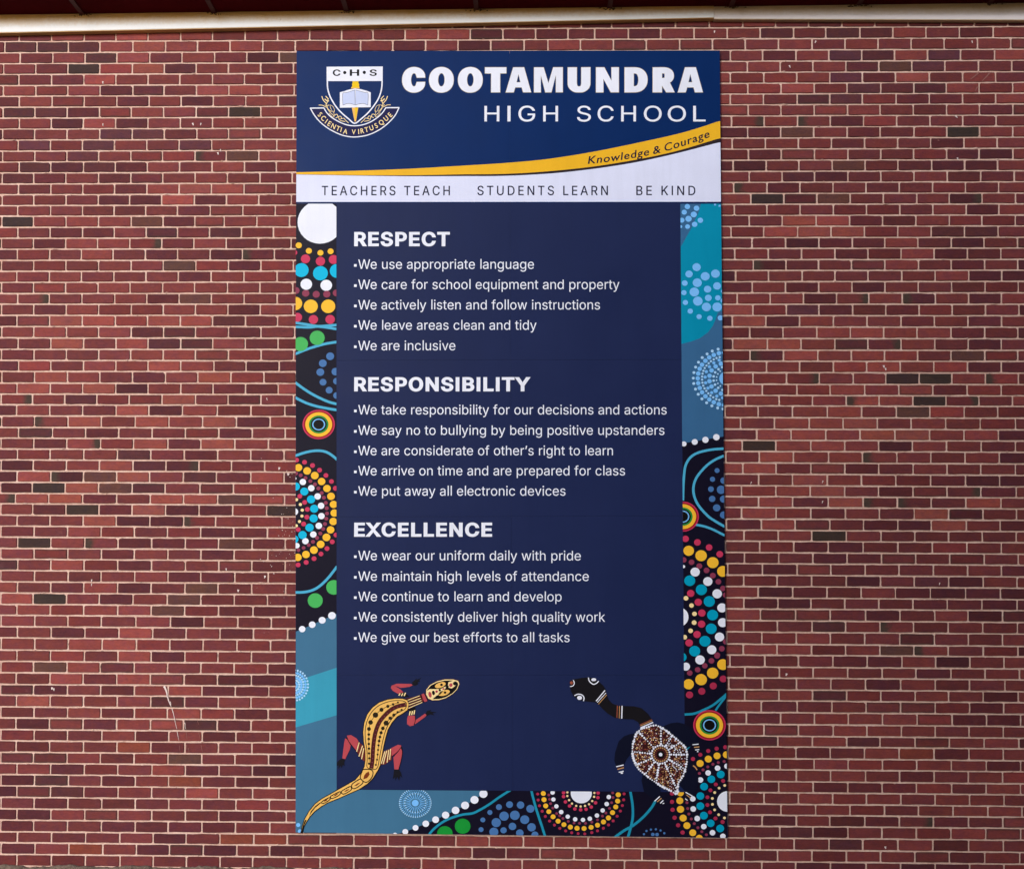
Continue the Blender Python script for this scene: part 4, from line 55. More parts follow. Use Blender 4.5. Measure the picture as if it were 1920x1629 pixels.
BOOK = [["poly",1,"gold",[[-1143.9,5752],[-1097.9,5751.8],[-1099,5738.3],[-1093.2,5730.5],[-1095.7,5715.1],[-1091.1,5709.2],[-1091,5698.8],[-1151.2,5699],[-1151.2,5708.3],[-1143.6,5715.2],[-1145.6,5730.7],[-1141.1,5740.4]]],["poly",2,"hide",[[-1150.1,5706.8],[-1091.8,5706.5],[-1091.8,5698.8],[-1150,5699]]],["poly",1,"hide",[[-1146.4,5562.6],[-1098.5,5562.4],[-1115,5458.2],[-1124.6,5456.3]]],["poly",2,"gold",[[-1122.2,5562.5],[-1101.6,5562.4],[-1117,5475.6],[-1120.9,5475.6]]],["poly",2,"white",[[-1233.3,5671.1],[-1202.7,5679.9],[-1164.5,5692.1],[-1124.3,5698.9],[-1080.3,5693.7],[-1041.9,5683.1],[-1009.3,5670.3],[-1008.6,5562.1],[-1232.5,5558.3]]],["poly",3,"page",[[-1212.2,5663.3],[-1168.2,5673.6],[-1126.2,5688.1],[-1123.1,5578],[-1148.4,5586.9],[-1179.1,5588.6],[-1210.4,5576.4]]],["poly",3,"page",[[-1117.8,5688.1],[-1076.3,5675.5],[-1028.4,5662.6],[-1029.7,5576.5],[-1060.4,5588.2],[-1091,5586.7],[-1120,5578]]],["line",4,"greyline",3,[[-1210.4,5577.1],[-1212.2,5663.3],[-1187.3,5669],[-1168.2,5673.6],[-1126.2,5688.1]]],["line",4,"greyline",3,[[-1210.4,5577.1],[-1179.1,5588.6],[-1148.4,5586.9],[-1122.3,5577.6]]],["line",4,"greyline",3,[[-1029.7,5576.5],[-1028.4,5662.6],[-1053.3,5668.5],[-1076.3,5675.5],[-1119.3,5688.1]]],["line",4,"greyline",3,[[-1029.7,5576.5],[-1060.4,5588.2],[-1091,5586.7],[-1121.6,5577.6]]],["line",4,"greyline",3.4,[[-1123.9,5688.1],[-1121.6,5577.6]]]]
MOTTO = [["S",-1375.8,5509.4,-0.785],["C",-1351.4,5482.2,-0.685],["I",-1329.4,5460.1,-0.6],["E",-1307.4,5442.3,-0.524],["N",-1277.4,5422.9,-0.428],["T",-1243.6,5406.6,-0.327],["I",-1221.7,5398,-0.264],["A",-1191,5385.2,-0.178],["V",-1130.5,5381.1,-0.017],["I",-1095.3,5383.7,0.077],["R",-1068.6,5388.6,0.149],["T",-1038.1,5397.4,0.235],["U",-1002.6,5410.4,0.337],["S",-968.3,5426.9,0.441],["Q",-931.3,5449.9,0.56],["U",-897.1,5478.7,0.684],["E",-867.8,5505.6,0.794]]
TEXTS = [["heading_lettering","RESPECT",[-1122,-431.3,4549.3,4548.2,103.9],"i",1.85,1.25,"white",0,""],["heading_lettering","RESPONSIBILITY",[-1114.6,153.1,3499.2,3499.8,102.4],"i",1.85,1.25,"white",0,""],["heading_lettering","EXCELLENCE",[-1107.3,-118.4,2454.9,2457.4,101],"i",1.85,1.25,"white",0,""],["line_lettering","We use appropriate language",[-1091.6,175.1,4385,4383.3,68.9],"i",0,0,"white",0,"bullet"],["line_lettering","We care for school equipment and property",[-1090.6,789,4238.3,4236.4,68.9],"i",0,0,"white",0,"bullet"],["line_lettering","We actively listen and follow instructions",[-1089.5,649.6,4091,4089.7,68.8],"i",0,0,"white",0,"bullet"],["line_lettering","We leave areas clean and tidy",[-1088.5,194.7,3944.2,3943.6,68.7],"i",0,0,"white",0,"bullet"],["line_lettering","We are inclusive",[-1087.5,-387.8,3796,3795.9,68.7],"i",0,0,"white",0,"bullet"],["line_lettering","We take responsibility for our decisions and actions",[-1084.3,1126.6,3333,3334.8,68.5],"i",0,0,"white",0,"bullet"],["line_lettering","We say no to bullying by being positive upstanders",[-1083.3,1110.6,3185.8,3188.2,68.4],"i",0,0,"white",0,"bullet"],["line_lettering","We are considerate of other’s right to learn",[-1082.2,743.4,3039.5,3042,68.3],"i",0,0,"white",0,"bullet"],["line_lettering","We arrive on time and are prepared for class",[-1081.2,829.9,2894.9,2898.1,68.3],"i",0,0,"white",0,"bullet"],["line_lettering","We put away all electronic devices",[-1080.2,405.2,2749.6,2752.6,68.2],"i",0,0,"white",0,"bullet"],["line_lettering","We wear our uniform daily with pride",[-1077,514.9,2286.8,2290.3,68],"i",0,0,"white",0,"bullet"],["line_lettering","We maintain high levels of attendance",[-1076,572.1,2139.5,2143.6,67.9],"i",0,0,"white",0,"bullet"],["line_lettering","We continue to learn and develop",[-1075,378.6,1994.6,1998.5,67.9],"i",0,0,"white",0,"bullet"],["line_lettering","We consistently deliver high quality work",[-1074,688.6,1849.1,1854.6,67.8],"i",0,0,"white",0,"bullet"],["line_lettering","We give our best efforts to all tasks",[-1073,436.1,1703.7,1708.7,67.7],"i",0,0,"white",0,"bullet"],["banner_lettering","TEACHERS TEACH",[-1359.5,-432.7,4920.2,4918,68.5],"i",0.28,0.18,"navyink",0.26,""],["banner_lettering","STUDENTS LEARN",[-234.5,705.4,4918.3,4916,68.3],"i",0.28,0.18,"navyink",0.26,""],["banner_lettering","BE KIND",[909.1,1333,4915.5,4914.5,68.1],"i",0.28,0.18,"navyink",0.26,""]]
COOT = [["C",-782,5669.5,-615.7,5851.6,23,13],["O",-586.8,5668.7,-409.5,5850.7,23,13],["O",-377.4,5667.9,-200.1,5849.8,23,13],["T",-182.5,5667.1,-28.8,5849,23,13],["A",-31.3,5666.6,150.2,5848.3,17.6,9.5],["M",172.3,5665.8,378.7,5847.3,17.6,9.5],["U",415.3,5664.8,577.8,5846.4,23,13],["N",619.3,5664,782.7,5845.6,17.6,9.5],["D",825,5663.2,989.1,5844.7,23,13],["R",1027.8,5662.4,1184.3,5843.8,23,13],["A",1208.2,5661.7,1386.9,5843,17.6,9.5]]
HIGH = [["H",-185.9,5454.8,-77.6,5568.5,0.6,0.4],["I",-19.4,5454.3,2.7,5568.2,0.6,0.4],["G",60,5454,180.3,5567.6,0.6,0.4],["H",238.3,5453.4,345.7,5567,0.6,0.4],["S",482,5452.5,582.5,5566.1,0.6,0.4],["C",630.8,5452,745.9,5565.5,0.6,0.4],["H",800.2,5451.4,906.7,5564.9,0.6,0.4],["O",963.4,5450.8,1091.4,5564.2,0.6,0.4],["O",1135.1,5450.2,1265.6,5563.6,0.6,0.4],["L",1317.8,5449.6,1407.2,5563,0.6,0.4]]
CHS = [["C",-1286,5792,-1230,5838.6,3,1.2],["H",-1162.5,5791.5,-1093.9,5838,3.4,1.2],["S",-1018.9,5790.9,-966.3,5837.5,3,1.2]]
HEAD = {"up":[[-1551.1,5088.8],[-1180,5097.1],[-760.1,5110.7],[-339.3,5133.7],[-23.8,5153],[282.1,5181.6],[625.2,5236.5],[969.6,5306.8],[1227.1,5364.9],[1398.3,5416.3],[1518.1,5457.8]],"lo":[[-1551,5074.8],[-1182.1,5067.6],[-759.8,5064.1],[-339,5070],[-23.5,5073.4],[282.3,5091.6],[625.4,5127.8],[969.6,5185],[1227,5243.2],[1517.9,5331.4]],"bl":[[-1550.9,5072.8],[-1182.1,5064.8],[-759.8,5057.9],[-339,5057.5],[-23.5,5059],[368.3,5081.2],[797.9,5135.9],[1140.8,5204.7],[1517.8,5301.2]],"bot":[[-1549.3,4872.4],[1519,4866.5]],"knw":[[555.5,5142.8],[667.5,5153.3],[784.9,5168.1],[1007.9,5206.6],[1136.6,5238],[1278.3,5281.8],[1437.6,5335.5]]}
CORNER = {"TL":[-1550.8,5976.9],"TR":[1509.8,5967],"BR":[1555.6,331.1],"BL":[-1509.9,348.8],"ML":[-1544.6,4866.2],"MR":[1517.1,4859.2],"T1":[0.4,5971.9],"T2":[7.9,4862.7],"B2":[30.4,340.5],"L2":[-1537.2,3721.9],"R2":[1526.6,3729.6],"L3":[-1529.2,2595.4],"R3":[1536,2610.1],"L4":[-1519.7,1466],"R4":[1545.3,1480],"i0":[-1252.4,4857.8],"i1":[1225.2,4852.1],"i2":[1256.3,651.6],"i3":[-1219.5,656.5]}
TRIMS = [[[-4735.8,6242.1],[1465.8,6293],[-4733.1,6098.2],[1465.7,6199.9]],[[1465.8,6293],[4556.6,6309],[1465.7,6194.5],[4554.9,6169.7]]]
BATTENS = [[-4069,6246.6],[-3111,6249.6],[-2149,6258.4],[-1186.7,6267.2],[-247.3,6274.2],[715.5,6282.9],[1590.3,6292],[2504.1,6298.9],[3437.4,6301.7],[4367.3,6308.5]]
SMEARS = [[16,1,[[-2475.4,1378.8],[-2462.3,1357.8],[-2454,1329.7],[-2452.3,1308.6]]],[9.4,1,[[-2453.8,1310.9],[-2445,1287.5],[-2435.2,1264.1],[-2423.1,1233.6]]],[5.6,1,[[-2429.6,1268.8],[-2424.7,1250],[-2420.7,1231.3]]],[5.2,1,[[-2415.8,1217.3],[-2393.7,1142.4],[-2378.7,1072.2]]],[4.2,0.7,[[-2377.1,1053.4],[-2371.1,1030],[-2363.6,990.3]]],[4.7,0.7,[[-2323.5,1119.3],[-2319.9,1095.9],[-2314,1071.6]]],[3.8,0.6,[[-2312.4,1053.8],[-2303.7,995.3]]],[3.3,0.6,[[-2220.2,1049.6],[-2211.2,1002.8]]],[3.3,0.6,[[-2359.4,955.2],[-2352.8,908.4]]],[4.2,0.6,[[-2202.7,958.4],[-2191.3,909.4]]],[5.6,0.6,[[-2306.6,960.2],[-2303.8,922.8]]],[2.8,0.5,[[-2231.5,1131.5],[-2218.4,1101.1]]],[4.2,0.5,[[-2294.5,936.8],[-2289.5,904.1]]],[12.4,0.25,[[3379.7,5818.9],[3356.2,5792.7],[3317.3,5765.5]]],[11.4,0.4,[[3457,5815.9],[3428.3,5776.6],[3399.7,5750.5]]],[9.3,0.3,[[3368.5,5711.2],[3352.8,5681.3]]],[13.4,1,[[3207.1,5501.8],[3222.4,5486]]],[6.2,0.4,[[3147.4,5447],[3147.4,5446.4]]],[7.2,0.4,[[3079.5,5324],[3092.4,5318.7]]],[15.3,0.8,[[-3283.7,1366.8],[-3285.7,1349.6]]],[11.5,0.8,[[-3272,1359.2],[-3270.5,1342]]],[11.5,0.8,[[-2974.4,5776.1],[-2973.2,5758.4]]],[13,0.8,[[-2313.8,5466.8],[-2307.2,5449.1]]],[9.2,0.8,[[-2251.4,5466.6],[-2255.2,5449]]],[8.4,0.8,[[-2970.4,5465.2],[-2969.2,5447.5]]],[12.3,0.8,[[-2128.2,5250.4],[-2123.4,5232.8]]],[7.7,0.8,[[-2109,5273.9],[-2103.8,5256.2]]],[11.5,0.8,[[2017.4,5872.9],[2025,5855.3]]],[11.5,0.8,[[3219.5,5195.5],[3225.4,5178]]],[15.3,0.8,[[2684.3,3694.7],[2687.4,3677.4]]],[11.5,0.8,[[2695.6,3675.5],[2699.5,3658.2]]],[11.5,0.8,[[2210.1,6051.7],[2202.9,6034.1]]],[9.6,0.8,[[3329,6046.4],[3333.2,6028.9]]],[11.5,0.8,[[1479.5,6129.4],[1477.2,6111.8]]],[15.3,0.8,[[-1753.3,2174.3],[-1756.8,2157]]],[15.3,0.8,[[-1945,2073.8],[-1946.2,2056.6]]],[9.6,0.8,[[-2035.2,2227.1],[-2034.1,2209.9]]],[19.1,0.8,[[-1590.2,2913.3],[-1592.2,2896]]],[15.3,0.8,[[-1656.2,2955.7],[-1660.3,2938.3]]],[9.6,0.8,[[-3008.2,2143.4],[-3010.2,2126]]],[6.1,0.8,[[-3007.8,2112.6],[-3009.8,2095.3]]],[6.9,0.8,[[2246.9,2866.2],[2240.7,2848.9]]],[6.9,0.8,[[2246.3,2720.9],[2240.1,2703.7]]],[6.1,0.8,[[1737.2,2857.6],[1730.1,2840.4]]],[7.7,0.8,[[3072.6,2140],[3068.8,2122.9]]],[15.3,0.8,[[1983.9,1490.4],[1978,1473.3]]],[6.9,0.8,[[-1753.5,3457.9],[-1748.7,3440.5]]],[15.3,0.8,[[2676.5,271.7],[2680.3,254.8]]]]
SPECKS = [[-1673.9,2029.6,1.3],[-1818.6,2806.2,1.5],[-1622.7,2376.1,2.3],[-1574.3,2257.5,1.6],[-1579.9,2461.9,3.7],[-1534.2,2348.9,2.6],[-1567.6,2302.8,2],[-1600.9,2468.3,2.1],[-1603.7,2930.7,3.3],[-1641.1,2347.4,1.7],[-1543.5,2442.3,3.2],[-1569.5,2553.1,3],[-1751.3,2504.5,2.1],[-1596,2530.4,2.7],[-1556.1,2563.9,2.1],[-1658.8,2521.2,2.6],[-1576.1,2756.7,2],[-1580.3,2840.5,2.6],[-1612.3,2991.5,1.6],[-1662.7,2675.2,3.4],[-1666.4,2196.1,1.6],[-1586.2,2443.4,2.4],[-1772.5,2338.5,2],[-1552.5,2430.8,2.2],[-1844.1,2432.6,2.5],[-1637.6,2618.4,3.2],[-1562.2,2492.5,2.9],[-1704.4,1734,2],[-1702.5,2662.7,2],[-1540.3,2324.2,3.3],[-1632.3,2198.3,3.5],[-1756.8,1763.7,1.6],[-1613.4,2415.6,3.1],[-1712.4,1979.8,2.5],[-1628.8,2458.4,1.7],[-1615.9,2717.4,1.7],[-1607.4,2899.5,2],[-1542.1,2494.7,2.1],[-1557.8,2528.3,2.3],[-1723.7,2798.1,2.2],[-1698.6,2521.8,2],[-1619,2436,2.9],[-1577.8,2331.4,2.8],[-1623.8,2618.6,2],[-1668.7,2847.7,2.3],[-1756.7,2442.2,2.2],[-1581,2947.8,2.3],[-1641.4,2029.4,1.6],[-1710.6,2363.2,3.3],[-1556.2,2608.6,3.2],[-1536,2579,3.8],[-1840.6,2744.1,1.2],[-1601.5,2301.1,2.4],[-1697.7,2584.9,1.2],[-1708.7,2357.3,3.2],[-1646.6,2068.6,2.9],[-1686.3,2978,2.4],[-1563.9,2828.5,2.7],[-1617.4,2684,3.7],[-1602.2,2578.4,1.4],[-1564.8,2908.8,2.3],[-1706.2,2240.9,3.4],[-1565,2284.3,3],[-1590.3,2503.1,1.4],[-1569.6,2595.4,2.7],[-1710.6,3106.3,1.4],[-1589.8,2585.7,3],[-1674.6,2317.1,2.6],[-1539.5,2340.1,3.3],[-1762.9,2276.5,3.1],[-1564.4,2786.4,2.4],[-1580,2549.8,3.3],[-1720.9,1769.4,3.3],[-1558,2728.8,3.3],[-1643.2,2529.5,3],[-1607.3,2848,2.9],[-1574.4,2210.7,1.8],[-1651.2,2374.7,1.7],[-1788.4,3019.9,2],[-1560.4,2840.5,1.5],[-1572,2317.3,2.6],[-1614.8,2017,1.8],[-1557.9,1787.3,1.3],[-1588.9,2748,2],[-1616.4,2060.6,1.8],[-1534.2,2521.9,3],[-1577.3,2251.3,1.7],[-1689.9,2190.7,3.7],[-1579.7,2884.9,3.4],[-1651,1785,1.4],[-1648.2,2520.6,2.5],[-1550.5,2703.1,2],[-1565,2489.3,1.7],[-1545.3,2361.1,2.6],[-1683.1,2918.7,2.1],[-1601.2,2663.4,3.1],[-1622.8,2478.4,1.6],[-1606.1,2589.8,2],[-1566.9,2412.3,2.9],[-1585.6,2633.6,1.7],[-1559.9,2553.5,1.2],[-1607.4,2493.2,2.3],[-1604.1,2274.8,1.5],[-1592,2911.4,1.6],[-1543.1,2000.8,1.3],[-1573.8,2210.4,3.4],[-1694.8,2602.9,2.1],[-1660.3,2276.6,1.9],[-1668.6,2389.4,1.5],[-1694.7,2164.6,1.6],[-1705.9,2324.1,1.5],[-1649.4,2330.3,1.3],[-1657.6,2462.1,3.3],[-1615.7,2469.7,2.2],[-1617.9,2894.4,2.2],[-1760.5,2197.7,1.4],[-1699.5,2734,2.4],[-1806.2,2610.9,2.2],[-1682.4,2758.2,3],[-1572,2323.1,3],[-1811.4,2087,1.4],[-1787.4,2292.2,3],[-1632.6,2501.7,3.4],[-1555.2,2235.1,1.9],[-1543.8,2624.9,3],[-1714.1,2251.9,2.5],[-1583.9,2353.4,2.9],[-1715,2608.8,3.6],[-1622.8,2258.7,3.8],[-1652,2525.9,3.3]]
FOOT = [[-3871.7,92],[-1797.9,93.9],[1318.1,75.4],[3909.5,75.9]]
